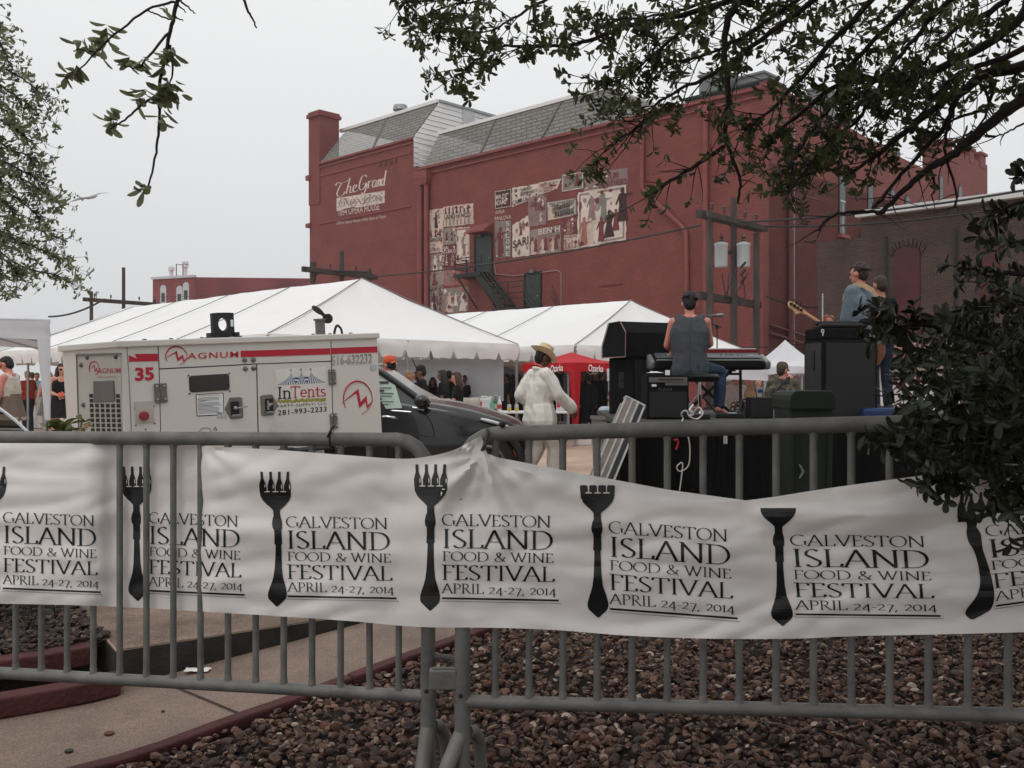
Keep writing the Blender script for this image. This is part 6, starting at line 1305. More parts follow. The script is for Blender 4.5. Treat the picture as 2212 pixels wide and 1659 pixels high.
    if kind: blob(c, {'tee': 't_shirt', 'shirt': 'shirt', 'vest': 'tank_top', 'cami': 'camisole'}[kind], tm, t, vox, 4, fold=crease or (.007 + loose * .25), fs=6.5 if crease else 9)
    kind, bm_ = bottom; c = MB(); e2 = .012
    if kind in ('trousers', 'loose', 'shorts'):
        ee = e2 + (.022 if kind == 'loose' else 0)
        for s in (-1, 1): c.cap(J['pelvis'] + xh * s * .075 * g + V((0, 0, -.03)) * k, J['pelvis'] + xh * s * .07 * g + V((0, 0, .05)) * k, .105 * g + e2, .095 * g + e2)
        for s in 'LR':
            h, kn, an = J['hip' + s], J['knee' + s], J['ank' + s]; c.cap(h, kn, .09 * g + ee, .06 * g + ee)
            if kind != 'shorts': c.cap(kn, kn.lerp(an, .93), .06 * g + ee, .05 * g + ee * 1.25)
        blob(c, 'trousers', bm_, t, vox, 4, fold=.010 if kind == 'loose' else .005, fs=8)
    elif kind == 'skirt':
        l_ = .50 * k; n = 36
        def f_(u, v): a = 2 * math.pi * u; r_ = (.145 + .10 * v) * g + .016 * v * math.sin(a * 7); return J['pelvis'] + V((r_ * 1.15 * math.cos(a), r_ * .9 * math.sin(a), .16 * k - l_ * v))
        m = MB(); m.grid(f_, 42, 10); m.build('skirt', bm_, t, smooth=60)
    if hair:
        st, hc = hair; c = MB()
        if st != 'bald':
            c.ell(hp(0, -.022, .034), V((.084, .094, .098)) * k, M=MH); c.ell(hp(0, -.045, -.005), V((.076, .07, .09)) * k, M=MH); c.ell(hp(0, .03, .088), V((.06, .055, .035)) * k, M=MH)
            if st == 'curly':
                rr = random.Random(label)
                for _ in range(80):
                    a, b_ = rr.uniform(0, 6.28), rr.uniform(-.1, 1.5); q = hp(.084 * math.cos(a) * math.cos(b_), -.02 + .094 * math.sin(a) * math.cos(b_) - (.0 if b_ > .4 else .03), .03 + .1 * math.sin(b_)); c.ell(q, .016 * k, nu=8, nv=5)
            if st == 'long':
                for s in (-1, 0, 1):
                    c.cap(hp(s * .06, -.045, .0), hp(s * .085, -.065 + .02 * abs(s), -.17), .05 * k, .055 * k); c.cap(hp(s * .085, -.065 + .02 * abs(s), -.17), hp(s * .1, -.06 + .03 * abs(s), -.30), .055 * k, .03 * k)
                for s in (-1, 1): c.cap(hp(s * .075, .0, .03), hp(s * .085, .0, -.14), .026 * k, .03 * k)
            blob(c, 'hair', HAIR[hc], t, vox * .8, 2, fold=.006, fs=40)
    if hat:
        hk, hm = hat; m = MB()
        if hk in ('cap', 'backcap'):
            m.lathe([(.088, 0), (.09, .03), (.083, .075), (.055, .105), (.012, .117), (.001, .117)], (0, 0, 0), 18); m.v = [hp(p.x, p.y * 1.14 - .012, p.z + .035) for p in [V(q) / 1 for q in m.v]]
            sg = -1 if hk == 'backcap' else 1; b0 = len(m.v)
            m.grid(lambda u, v: hp((u - .5) * .15 * (1 - .35 * v * v), sg * (.085 + .075 * v * (1 - (2 * u - 1) ** 2 * .5)) - .01, .045 - .022 * v - .02 * (2 * u - 1) ** 2), 8, 4); m.build('cap', hm, t, smooth=50)
        else:
            pr = [(.086, .0), (.09, .06), (.084, .12), (.055, .135), (.02, .115), (.001, .115)]
            m.lathe(pr, (0, 0, 0), 24)
            m.grid(lambda u, v: V(((.085 + .105 * v) * math.cos(2 * math.pi * u), (.085 + .105 * v) * math.sin(2 * math.pi * u) * .92, -.004 + .045 * v * v * math.cos(2 * math.pi * u) ** 2 - .018 * v * (math.sin(2 * math.pi * u)) )), 36, 5)
            tl = Matrix.Rotation(R(-10), 3, 'X'); m.v = [hp(*((tl @ V((p.x, p.y * 1.1, p.z))) + V((0, -.012, .05)))) for p in m.v]; ho = m.build('straw_hat', hm, t, smooth=50)
            m = MB(); m.lathe([(.0885, .002), (.0915, .032)], (0, 0, 0), 24); m.v = [hp(*((tl @ V((p.x, p.y * 1.1, p.z))) + V((0, -.012, .05)))) for p in m.v]; m.build('hat_band', M_blk, ho, smooth=60)
    m = MB()
    for s in (-1, 1): m.ell(hp(s * .032, .085, .012), V((.012, .008, .007)) * k, M=MH, nu=8, nv=6)
    m.build('eyes', M_ink, t, smooth=60)
    if glasses:
        m = MB()
        for s in (-1, 1): m.ell(hp(s * .034, .092, .010), V((.03, .010, .022)) * k, M=MH); m.tube([hp(s * .062, .085, .016), hp(s * .08, .0, .014)], .004 * k, 5)
        m.build('glasses', glasses, t, smooth=60)
    c = MB()
    if shoes:
        for s in 'LR': an, to = J['ank' + s], J['toe' + s]; c.cap(an + V((0, 0, -.035 * k)) - (to - an) * .2, to, .05 * k, .042 * k); c.cap(an, an + V((0, 0, -.03 * k)), .048 * k, .05 * k)
        blob(c, 'shoes', shoes, t, vox, 3)
    return t, J, hp
M_shoe = mat('dark_shoe', lin(34, 32, 32), .6); M_shoew = mat('white_shoe', lin(190, 186, 182), .7)
C_wht = cloth('white_linen', (222, 218, 211), var=.03, bump=.12, scale=3)
C_blk = cloth('black', (24, 24, 26)); C_dgr = cloth('dark_grey', (58, 60, 64)); C_jean = cloth('denim', (36, 45, 60), var=.25, scale=6); C_khk = cloth('khaki', (96, 84, 72))
M_straw = mat('straw', lin(222, 196, 160), .85, .14, 60, .4, bscale=160)
# the walking man in white
WALK = dict(head=(.0, .05, 1.63), face=(.12, 1, -.02), chest=(0, .02, 1.29), kneeL=(-.08, .02, .5), ankL=(-.09, -.20, .13), toeL=(-.1, -.08, .03), kneeR=(.1, .16, .51), ankR=(.1, .15, .09), toeR=(.12, .32, .03),
            elR=(.25, .12, 1.17), wrR=(.25, .33, 1.0), fR=(0, .5, -.85), elL=(-.25, -.14, 1.16), wrL=(-.25, .06, 1.0), fL=(0, .6, -.7))
t, J, hp = person('man in loose white shirt and trousers walking past in a straw hat', 1166, 12.75, 1.84, -62, ('shirt', C_wht), ('loose', cloth('cream_cotton', (204, 197, 187), var=.04, bump=.15, scale=4)), 'brown', ('short', 'black'), WALK, shoes=M_shoew, hat=('straw', M_straw), hem=.11, loose=.026, vox=.0095, crease=.015, girth=1.12)
m = MB(); m.tube([hp(.07 * math.cos(R(a)), .0 + .075 * math.sin(R(a)), -.13 - .02 * math.sin(R(a))) for a in range(0, 360, 20)], .013, 6, closed=True); m.build('neckerchief', mat('coral_cloth', lin(200, 84, 78), .8), t, smooth=60)
m = MB(); m.box(J['hipR'] + V((.075, -.035, .02)), (.06, .1, .09)); m.build('belt_pouch', M_blk, t, bevel=.012)
m = MB()
for s_, w_ in (('L', .05), ('R', .05)): a = J['wr' + s_]; d = (J['wr' + s_] - J['el' + s_]).normalized(); e1 = d.orthogonal().normalized(); e2_ = d.cross(e1); m.tube([a - d * .02 + (e1 * math.cos(q) + e2_ * math.sin(q)) * .049 for q in [i * .42 for i in range(15)]], .008, 5, closed=True)
cq = J['neck'] + V((0, 0, .02)); m.tube([cq + V((.075 * math.cos(q), .075 * math.sin(q) - .005, .012 - .02 * math.sin(q))) for q in [i * .42 for i in range(15)]], .016, 6, closed=True)
m.build('cuffs_and_collar', C_wht, t, smooth=60)
# behind the car and under the tent
person('man in an orange cap and dark grey T-shirt behind the black car', 843, 14.6, 1.78, 48, ('tee', C_dgr), ('trousers', C_jean), 'pink', ('short', 'black'), hat=('backcap', mat('orange_cap', lin(204, 84, 52), .8)), shoes=M_shoe)
person('person in a pink top with fair hair under the tent', 882, 18.4, 1.63, -80, ('tee', cloth('pink', (178, 132, 130))), ('trousers', C_jean), 'tan', ('short', 'blond'), shoes=M_shoe, vox=.018)
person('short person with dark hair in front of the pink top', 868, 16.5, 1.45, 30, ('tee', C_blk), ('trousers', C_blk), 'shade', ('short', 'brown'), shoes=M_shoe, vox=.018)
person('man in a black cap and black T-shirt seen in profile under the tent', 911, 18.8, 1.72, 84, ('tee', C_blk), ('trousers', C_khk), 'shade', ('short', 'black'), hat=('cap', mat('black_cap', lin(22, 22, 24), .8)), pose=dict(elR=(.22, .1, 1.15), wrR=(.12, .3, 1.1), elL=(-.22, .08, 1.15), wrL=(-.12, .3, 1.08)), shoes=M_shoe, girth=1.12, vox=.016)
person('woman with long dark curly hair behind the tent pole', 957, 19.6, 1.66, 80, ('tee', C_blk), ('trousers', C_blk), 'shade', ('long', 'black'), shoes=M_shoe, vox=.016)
person('woman in black with auburn hair leaning on a table by the cool box', 988, 18.0, 1.60, 100, ('tee', C_blk), ('trousers', C_blk), 'fair', ('long', 'auburn'), pose=dict(face=(.2, 1, -.15), elL=(-.2, .12, 1.14), wrL=(-.17, .24, .92), fL=(0, .3, -1)), shoes=M_shoe, vox=.016)
protos = []
rr = random.Random(11)
for i, (px, Y, H, yaw) in enumerate(((1048, 24, 1.72, 160), (1068, 25.5, 1.63, 20))):
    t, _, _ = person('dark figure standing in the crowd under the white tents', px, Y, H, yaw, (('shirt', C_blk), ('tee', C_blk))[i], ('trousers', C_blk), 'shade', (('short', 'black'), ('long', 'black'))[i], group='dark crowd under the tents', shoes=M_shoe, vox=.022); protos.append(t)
for px, Y, a in ((1058, 26.5, 60), (1082, 25, 200), (1096, 26, 90), (1108, 27, 300), (1120, 25.5, 10), (1092, 28, 130), (1040, 28, 250), (1232, 26.5, 100), (1258, 27.2, 220), (1272, 25.8, 20), (1288, 27.5, 150), (1300, 26.4, 300), (1312, 28, 80), (1243, 28.5, 0), (1330, 27, 45), (1352, 28.2, 190), (1378, 27.6, 260), (1400, 28.5, 30), (905, 23, 70), (935, 23.4, 190), (970, 23.2, 20), (1008, 24, 120), (1440, 27, 90), (1470, 28, 200)):
    c = P(px, 829, Y); r = dup(protos[rr.randrange(2)], (c.x, c.y, 0), R(a)); s = rr.uniform(.94, 1.05); r.scale = (s, s, s)
# left hand side
t, J, hp = person('woman in a white tank top and taupe ruffled tunic walking left', 22, 15.2, 1.82, 86, ('vest', cloth('offwhite', (196, 190, 180))), ('trousers', C_jean), 'pink', ('short', 'black'), pose=dict(head=(0, .06, 1.61), chest=(0, .02, 1.28), elL=(-.23, .04, 1.13), wrL=(-.22, .14, .88), elR=(.22, .12, 1.16), wrR=(.1, .32, 1.2)), glasses=mat('thin_frames', lin(40, 30, 30), .4), shoes=M_shoe, vox=.013)
m = MB(); m.grid(lambda u, v: J['waist'] + V(((.17 + .11 * v + .014 * math.sin(u * 50) * v) * math.cos(6.2832 * u), (.14 + .10 * v + .014 * math.sin(u * 50) * v) * math.sin(6.2832 * u), .08 - .42 * v)), 60, 8); m.build('tunic', cloth('taupe', (112, 98, 88), var=.1), t, smooth=60)
m = MB(); m.grid(lambda u, v: J['waist'] + V(((.272 + .02 * math.sin(u * 60) + .01 * v) * math.cos(6.2832 * u), (.232 + .02 * math.sin(u * 60)) * math.sin(6.2832 * u), -.28 - .05 * v)), 80, 3); m.build('ruffle', cloth('lace', (176, 164, 154)), t, smooth=60)
t, J, hp = person('woman in a short black dress and sunglasses holding something orange', 133, 21, 1.82, 205, ('cami', C_blk), ('skirt', cloth('black_floral', (30, 28, 30), var=.6, scale=16)), 'fair', ('long', 'brown'), pose=dict(face=(-.25, 1, 0), elL=(-.24, .02, 1.15), wrL=(-.05, .22, 1.1), elR=(.24, .02, 1.15), wrR=(.06, .22, 1.08)), glasses=M_blk, shoes=M_shoe, vox=.015)
m = MB(); m.box(J['wrL'] + V((.06, .08, .0)), (.12, .05, .08)); m.build('folded_leaflet', mat('orange_paper', lin(220, 100, 76), .7), t, bevel=.01)
person('woman in a teal cardigan behind the tall white table', 80, 31.5, 1.74, 190, ('shirt', cloth('teal', (92, 142, 142))), ('trousers', C_blk), 'tan', ('short', 'red'), shoes=M_shoe, pose=dict(wrL=(-.1, .25, 1.1), wrR=(.1, .28, 1.12)), vox=.02)
person('blond woman in an orange red top between the tank top and the table', 60, 27, 1.74, 60, ('tee', cloth('orange_red', (150, 58, 44))), ('trousers', C_jean), 'fair', ('short', 'blond'), shoes=M_shoe, vox=.018)
person('person in a bright orange shirt half hidden by the walking woman', 11, 22, 1.55, 150, ('tee', cloth('orange', (190, 84, 58))), ('trousers', C_blk), 'pink', ('short', 'brown'), shoes=M_shoe, vox=.018)
person('woman in a grey dress mostly hidden behind the canopy leg curtain', 106, 24, 1.68, 20, ('cami', cloth('grey_dress', (104, 102, 104))), ('skirt', cloth('grey_dress', (104, 102, 104))), 'pink', ('long', 'blond'), pose=dict(elL=(-.24, -.02, 1.12), wrL=(-.1, .18, 1.15)), shoes=M_shoe, vox=.016)
person('person in a black jacket behind the teal cardigan', 70, 33.5, 1.78, 70, ('shirt', C_blk), ('trousers', C_blk), 'tan', ('short', 'black'), shoes=M_shoe, vox=.022)
# behind the stage
CAMO = mat('camouflage', lin(92, 86, 72), .85, .5, 9, .15, stain=(lin(52, 50, 42), 11, .48, .06))
t, J, hp = person('man in a camouflage shirt and brown cap with a black strap across his back', 1690, 15.2, 1.70, -28, ('shirt', CAMO), ('trousers', CAMO), 'pink', ('short', 'brown'), hat=('cap', mat('brown_cap', lin(84, 66, 58), .8)), pose=dict(face=(.5, 1, -.1), elL=(-.26, .08, 1.16), wrL=(-.2, .3, 1.05), elR=(.27, .1, 1.16), wrR=(.2, .34, 1.12)), shoes=M_shoe, girth=1.15, loose=.01)
m = MB(); pts = curve_pts([(-.16, -.16, 1.12), (-.05, -.175, 1.26), (.06, -.15, 1.40), (.11, -.06, 1.475), (.1, .06, 1.42)], 5); m.tube(pts, .018, 6); m.build('strap', M_blk, t)
person('bald man with a beard in a tan shirt holding a paper plate', 1620, 19, 1.58, 75, ('tee', cloth('tan', (150, 122, 92))), ('trousers', C_khk), 'pink', ('bald', 'brown'), pose=dict(face=(.0, 1, -.15), elL=(-.24, .02, 1.14), wrL=(-.12, .26, 1.08), elR=(.24, .02, 1.14), wrR=(.1, .28, 1.06)), shoes=M_shoe, girth=1.15, vox=.016)
person('dark haired man in a pale shirt facing the stage', 1590, 19.6, 1.60, 185, ('shirt', cloth('pale_shirt', (172, 166, 166))), ('trousers', C_khk), 'tan', ('short', 'black'), glasses=M_blk, shoes=M_shoe, vox=.016)
person('smiling woman with dark hair beside the plastic cup', 1638, 21, 1.50, 180, ('tee', C_blk), ('trousers', C_blk), 'fair', ('short', 'brown'), shoes=M_shoe, vox=.018)
person('bald person in a white top just behind the camouflage man', 1706, 19, 1.57, -30, ('shirt', cloth('pale_shirt', (172, 166, 166))), ('trousers', C_blk), 'pink', ('bald', 'brown'), shoes=M_shoe, vox=.018)
SIT = dict(pelvis=(0, 0, .50), waist=(0, .0, .64), chest=(0, .02, .85), neck=(0, .04, 1.02), head=(0, .08, 1.185), shL=(-.175, .04, .98), shR=(.175, .04, .98), hipL=(-.09, .02, .48), hipR=(.09, .02, .48), kneeL=(-.12, .42, .5), kneeR=(.12, .42, .5), ankL=(-.12, .40, .09), ankR=(.12, .40, .09), toeL=(-.12, .56, .03), toeR=(.12, .56, .03), elL=(-.23, .12, .72), elR=(.23, .12, .72), wrL=(-.15, .34, .62), wrR=(.15, .34, .62))
person('seated person in a pale blue shirt half hidden behind the loudspeaker', 1318, 15.5, 1.70, 205, ('shirt', cloth('pale_blue', (176, 188, 202))), ('trousers', C_jean), 'tan', ('short', 'brown'), pose=SIT, shoes=M_shoe, vox=.016)
t = thing('stool', 'low stool under the seated person in the pale blue shirt', 'stool', (P(1318, 829, 15.5).x, 15.5, 0), R(205)); m = MB(); m.box((0, 0, .38), (.4, .36, .04)); m.build('seat', M_tabw, t, bevel=.01)
for sx_ in (-.16, .16):
    for sy_ in (-.14, .14): m = MB(); m.tube([(sx_, sy_, .37), (sx_ * 1.15, sy_ * 1.15, 0)], .014, 6); m.build('leg', M_leg, t)
# ---- the band
DZ = .995
KEY = dict(pelvis=(0, 0, .56), waist=(.0, .02, .72), chest=(0, .05, .93), neck=(0, .08, 1.12), head=(.0, .12, 1.27), face=(-.05, 1, -.35), shL=(-.185, .08, 1.06), shR=(.185, .08, 1.06), hipL=(-.1, .03, .54), hipR=(.1, .03, .54), kneeL=(-.13, .42, .52), kneeR=(.36, .24, .50), ankL=(-.13, .44, .10), ankR=(.33, .12, .10), toeL=(-.15, .6, .03), toeR=(.42, .24, .03),
           elL=(-.245, .16, .80), elR=(.235, .18, .82), wrL=(-.17, .44, .76), fL=(.1, 1, -.15), wrR=(.16, .46, .76), fR=(-.1, 1, -.15))
C_vest = cloth('charcoal_vest', (72, 74, 80), var=.08, bump=.2); C_bjean = cloth('blue_denim', (44, 58, 78), var=.3, scale=5)
t, J, hp = person('keyboard player in a charcoal tank top and jeans seated on a stool', 1491, 11.05, 1.80, -6, ('vest', C_vest), ('trousers', C_bjean), 'pink', ('curly', 'black'), KEY, z=DZ, vox=.010, girth=1.06, hem=.05, loose=.008)
BASS = dict(head=(0, .02, 1.63), face=(-.05, 1, .0), elL=(-.36, .08, 1.14), wrL=(-.42, .36, 1.13), fL=(-.2, .6, .6), elR=(.25, -.1, 1.16), wrR=(.08, .2, 1.04), fR=(-.6, .5, -.3))
bl_ = P(1859, 829, 10.95); bl_.z = DZ; BI = Matrix.Rotation(R(-40), 3, 'Z')
BASS['wrL'] = tuple(BI @ (P(1800, 700, 11.12) - bl_) / (1.745 / 1.75)); BASS['elL'] = tuple(BI @ (P(1822, 728, 10.9) - bl_) / (1.745 / 1.75))
C_bt = cloth('blue_grey_tee', (104, 116, 126), var=.1, bump=.25)
bt_, BJ, _ = person('bass player in a blue grey T-shirt with a tan guitar strap', 1859, 10.95, 1.745, 40, ('tee', C_bt), ('trousers', C_jean), 'pink', ('curly', 'brown'), BASS, z=DZ, shoes=M_shoe, vox=.010, girth=1.2, loose=.006, hem=.05)
m = MB(); pts = curve_pts([(.16, .02, 1.05), (.15, -.125, 1.12), (.06, -.16, 1.28), (-.04, -.135, 1.42), (-.10, -.03, 1.495), (-.10, .1, 1.40), (-.04, .17, 1.2)], 6)
vs = []; n = len(pts)
for i, p in enumerate(pts):
    p = p * (1.745 / 1.75) * 1.0; p = V((p.x * 1.16, p.y * 1.2, p.z)); q = pts[min(n - 1, i + 1)] - pts[max(0, i - 1)]; c = V((p.x, p.y, 0)); o_ = c.normalized() if c.length > .01 else V((0, -1, 0)); o_.z = .25 if p.z > 1.4 else 0; w_ = q.cross(o_).normalized() * .03; vs += [p - w_ + o_ * .012, p + w_ + o_ * .012]
m.add(vs, [(2 * i, 2 * i + 1, 2 * i + 3, 2 * i + 2) for i in range(n - 1)]); st_ = m.build('guitar_strap', mat('tan_webbing', lin(168, 138, 108), .8, .15, 20), bt_, smooth=60)
m = MB(); p = pts[14]; p = V((p.x * 1.16, p.y * 1.2, p.z)); m.box(p * 1.0 + V((.01, -.025, 0)), (.08, .02, .03), rot=Matrix.Rotation(R(30), 3, 'Y')); m.build('buckle', M_blk, st_)
person('musician in a dark T-shirt standing behind the bass player', 1903, 12.7, 1.80, 20, ('tee', C_blk), ('trousers', C_jean), 'tan', ('short', 'brown'), dict(elR=(.24, .06, 1.14), wrR=(.1, .3, 1.1)), z=DZ, shoes=M_shoe, vox=.013)

bpy.data.objects.remove(bpy.data.objects['bench']); bpy.data.batch_remove(SPARE); bpy.data.scenes.remove(WORK)
# ---------------------------------------------------------------- the stage and its gear
M_skirt = mat('black_stage_skirt', lin(14, 14, 14), .95, .25, 3, .3, stretch=(4, 4, .3), spec=.1); M_deck = mat('stage_deck', lin(58, 56, 54), .85, .25, 3, .3)
M_box = mat('black_carpet_cover', lin(20, 20, 21), .9, .3, 20, .5, bscale=200, spec=.15); M_met = mat('chrome', lin(200, 202, 206)); M_pla = mat('black_plastic', lin(22, 23, 24), .5, .2, 8, spec=.25)
M_trim = mat('metal_edging', lin(150, 128, 112), .4, .2, 10, metal=.5)
t = thing('stage', 'low black skirted stage behind the right hand barrier', 'stage', (1.0, 9.6, 0)); m = MB(); m.prism([(.05, 0, DZ - .06), (6.8, 0, DZ - .06), (6.8, 4.2, DZ - .06), (.22, 4.2, DZ - .06)], (0, 0, .06)); m.build('deck', M_deck, t, bevel=.01)
m = MB()
def sk(ax, ay, bx, by):
    n = int(math.hypot(bx - ax, by - ay) / .05); d = V((bx - ax, by - ay, 0)).normalized(); nn = V((d.y, -d.x, 0))
    m.add([V((ax + (bx - ax) * i / n, ay + (by - ay) * i / n, z)) + nn * (.015 + .018 * math.sin(i * .9) * q + .01 * math.sin(i * .37)) for z, q in ((.0, 1.3), (.5, .8), (DZ - .065, .25)) for i in range(n + 1)], [(j * (n + 1) + i, j * (n + 1) + i + 1, (j + 1) * (n + 1) + i + 1, (j + 1) * (n + 1) + i) for j in range(2) for i in range(n)])
sk(0.08, .03, 6.77, .03); sk(.25, 4.17, .08, .03); m.build('skirt', M_skirt, t, smooth=60, fix=False)
for px, py in ((1460, 958), (1693, 950)):
    m = MB(); c = P(px, py, 9.585); m.tube(curve_pts([c + V((-.02, 0, .03)), c + V((.01, -.01, .04)), c + V((.02, -.005, 0)), c + V((0, -.008, -.06))], 4), .012, 6); m.build('red_tie', mat('red_ribbon', lin(150, 26, 32), .7), t, world=True)
m = MB(); m.box(P(1567, 948, 9.58), (.04, .006, .1)); m.build('tag', mat('grey_card', lin(150, 148, 144), .8), t, world=True)
def cab(name, label, cat, px, Y, rz, lx, ly, lz, m_=None, z=DZ, group=None):
    c = P(px, 829, Y); tt = thing(name, label, cat, (c.x, c.y, z), R(rz), group); mb = MB(); mb.box((0, 0, lz / 2), (lx, ly, lz)); mb.build('cabinet', m_ or M_box, tt, bevel=.012); return tt
t = cab('loudspeaker', 'tall black loudspeaker standing under the tilted monitor', 'loudspeaker', 1376, 12.1, 32, .52, .48, .70)
m = MB(); m.box((-.263, -.02, .42), (.012, .1, .2)); hd_ = m.build('handle_recess', M_blk, t, bevel=.005); m = MB(); m.box((-.272, -.02, .42), (.014, .07, .025)); m.build('handle', M_pla, hd_, bevel=.004)
m = MB(); m.box((0, -.244, .35), (.47, .008, .64)); m.build('grille', mat('speaker_grille', lin(22, 22, 23), .6, .3, 90, .5, bscale=300), t)
m = MB(); m.box((.1, -.249, .06), (.07, .004, .03)); m.build('badge', M_gpl, t)
# the wedge monitor lying on top of it
c = P(1377, 829, 12.1); t = thing('wedge_monitor', 'black wedge monitor with worn metal edges on top of the loudspeaker', 'loudspeaker', (c.x, c.y, DZ + .705), R(25)); m = MB()
pr = [(-.28, 0), (.28, 0), (.28, .15), (.12, .43), (-.16, .44), (-.29, .30)]
m.prism([(-.35, y, z) for y, z in pr], (.7, 0, 0)); m.build('cabinet', M_box, t, bevel=.012)
m = MB()
for x in (-.352, .352): m.tube([(x, y, z) for y, z in pr], .006, 5, closed=True)
m.build('edging', M_trim, t)
m = MB(); m.prism([(-.32, .285, .16), (.32, .285, .16), (.32, .13, .425), (-.32, .13, .425)], (0, .006, .004)); m.build('grille', mat('speaker_grille', lin(22, 22, 23)), t)
# combo amplifier with a towel
t = cab('combo_amplifier', 'black combo amplifier with a knob panel behind the stool', 'amplifier', 1436, 10.35, 4, .45, .3, .47)
m = MB(); m.box((0, -.152, .42), (.41, .01, .055)); pn = m.build('control_panel', M_gpl, t)
for i in range(9): m = MB(); m.lathe([(.009, 0), (.008, .014), (.001, .015)], (-.09 + i * .03, -.157, .425), 8, M=Matrix.Rotation(R(90), 3, 'X')); m.build('knob', M_blk, pn)
m = MB(); m.box((-.15, -.153, .36), (.05, .004, .025)); m.build('sticker', M_dw, t); m = MB(); m.box((.09, -.153, .375), (.24, .006, .03)); m.build('vent', M_gpl, t)
m = MB(); put_sans(m, 'Roland', lambda u, v: V((-.1 + .14 * u, -.1535, .305 + .03 * v))); m.build('lettering', mat('grey_badge', lin(86, 86, 86), .5), t)
m = MB(); m.box((0, -.151, .16), (.4, .006, .27)); m.build('grille', mat('speaker_grille', lin(22, 22, 23)), t)
m = MB(); m.grid(lambda u, v: V(((u - .5) * .2, (v - .5) * .14, .02 + .05 * abs(noise.noise(V((u * 3, v * 3, 2)))) * math.sin(math.pi * u) * math.sin(math.pi * v) + .002)), 20, 14)
o = m.build('towel', mat('white_towel', lin(206, 204, 202), .9, .06, 20, .3), smooth=60); c = P(1414, 829, 10.35); o.location = (c.x, c.y - .03, DZ + .472); tag(o, 'crumpled white towel on top of the combo amplifier', 'towel')
# stool
c = P(1500, 829, 11.02); t = thing('drum_stool', 'round black padded stool with chrome tripod under the keyboard player', 'stool', (c.x + .06, c.y, DZ)); m = MB(); m.lathe([(.001, .40), (.2, .40), (.225, .42), (.23, .46), (.2, .488), (.001, .49)], (0, 0, 0), 28); m.build('seat', M_pla, t, smooth=50)
m = MB(); m.tube([(0, 0, .10), (0, 0, .41)], .02, 10); m.tube([(0, 0, .2), (0, 0, .3)], .028, 10); m.build('post', M_met, t, smooth=50)
for a in (20, 140, 260): m = MB(); m.beam((0, 0, .27), (.24 * math.cos(R(a)), .24 * math.sin(R(a)), .02), .02, .012); m.beam((0, 0, .1), (.15 * math.cos(R(a)), .15 * math.sin(R(a)), .11), .014, .008); m.ell((.24 * math.cos(R(a)), .24 * math.sin(R(a)), .02), .02, nu=8, nv=6); m.build('leg', M_met, t)
# two keyboards on a crossed stand
c = P(1529, 829, 11.62); t = thing('stage_piano', 'long black and grey stage piano on a crossed stand in front of the player', 'keyboard', (c.x, c.y, DZ), R(-1)); z0 = .545; L_ = 1.42
pr = [(-.17, z0 + .02), (-.14, z0), (.16, z0), (.18, z0 + .06), (.18, z0 + .20), (.02, z0 + .15), (-.10, z0 + .115), (-.18, z0 + .10)]
m = MB(); m.prism([(-L_ / 2 + .06, y, z) for y, z in pr], (L_ - .12, 0, 0)); m.build('body', M_pla, t, bevel=.015)
for s in (-1, 1): m = MB(); m.prism([(s * (L_ / 2 - .06), y * 1.02, z + .004) for y, z in pr], (s * .07, 0, 0)); m.build('end_cheek', mat('silver_grey_plastic', lin(112, 114, 118), .4, .06, 6), t, bevel=.03)
m = MB()
for i in range(52): m.box((-L_ / 2 + .09 + i * (L_ - .18) / 52, -.145, z0 + .118), ((L_ - .18) / 52 * .9, .085, .02))
m.build('white_keys', mat('ivory_plastic', lin(150, 150, 150), .4), t)
pn = MB(); pn.prism([(-L_ / 2 + .08, -.06, z0 + .142), (L_ / 2 - .08, -.06, z0 + .142), (L_ / 2 - .08, .16, z0 + .205), (-L_ / 2 + .08, .16, z0 + .205)], (0, 0, .006)); pn = pn.build('control_panel', mat('dark_panel', lin(74, 77, 82), .4), t)
for i, x in enumerate((-.5, -.42, .17, .23, .28, .31, .37, .42)): m = MB(); m.lathe([(.012, 0), (.011, .02), (.001, .022)], (x, .04, z0 + .176), 10); m.build('knob', M_met if i > 1 else M_gpl, pn, smooth=40)
m = MB(); m.box((-.46, .06, z0 + .185), (.1, .05, .01)); m.box((.52, .03, z0 + .178), (.07, .03, .01)); m.build('display', M_dw, pn)
m = MB()
for s in (-1, 1): m.beam((-.28 * s, .0, 0.02), (.28 * s, .0, z0 - .01), .035, .035)
for x in (-.28, .28): m.beam((x, -.2, z0 - .012), (x, .2, z0 - .012), .03, .02); m.beam((x, -.22, .015), (x, .22, .015), .035, .03)
m.build('stand', M_blk, t)
t = thing('synthesizer', 'red ended synthesizer lying behind the long stage piano', 'keyboard', (c.x + .12, c.y + .33, DZ), R(-1)); m = MB(); m.box((0, 0, .775), (1.08, .26, .06)); m.build('body', mat('red_lacquer', lin(122, 22, 28), .4), t, bevel=.01)
m = MB()
for i in range(44): m.box((-.5 + i * .0232, -.05, .808), (.021, .16, .012))
m.build('white_keys', M_dw, t); m = MB(); m.box((0, .09, .81), (1.04, .07, .012)); m.build('control_panel', mat('red_lacquer', lin(122, 22, 28)), t)
m = MB()
for s in (-1, 1): m.beam((.35 * s, .0, 0.02), (.35 * s, .0, .745), .03, .03); m.beam((.35 * s, -.2, .015), (.35 * s, .2, .015), .03, .03)
m.beam((-.35, 0, .5), (.35, 0, .5), .03, .03); m.build('stand', M_blk, t)
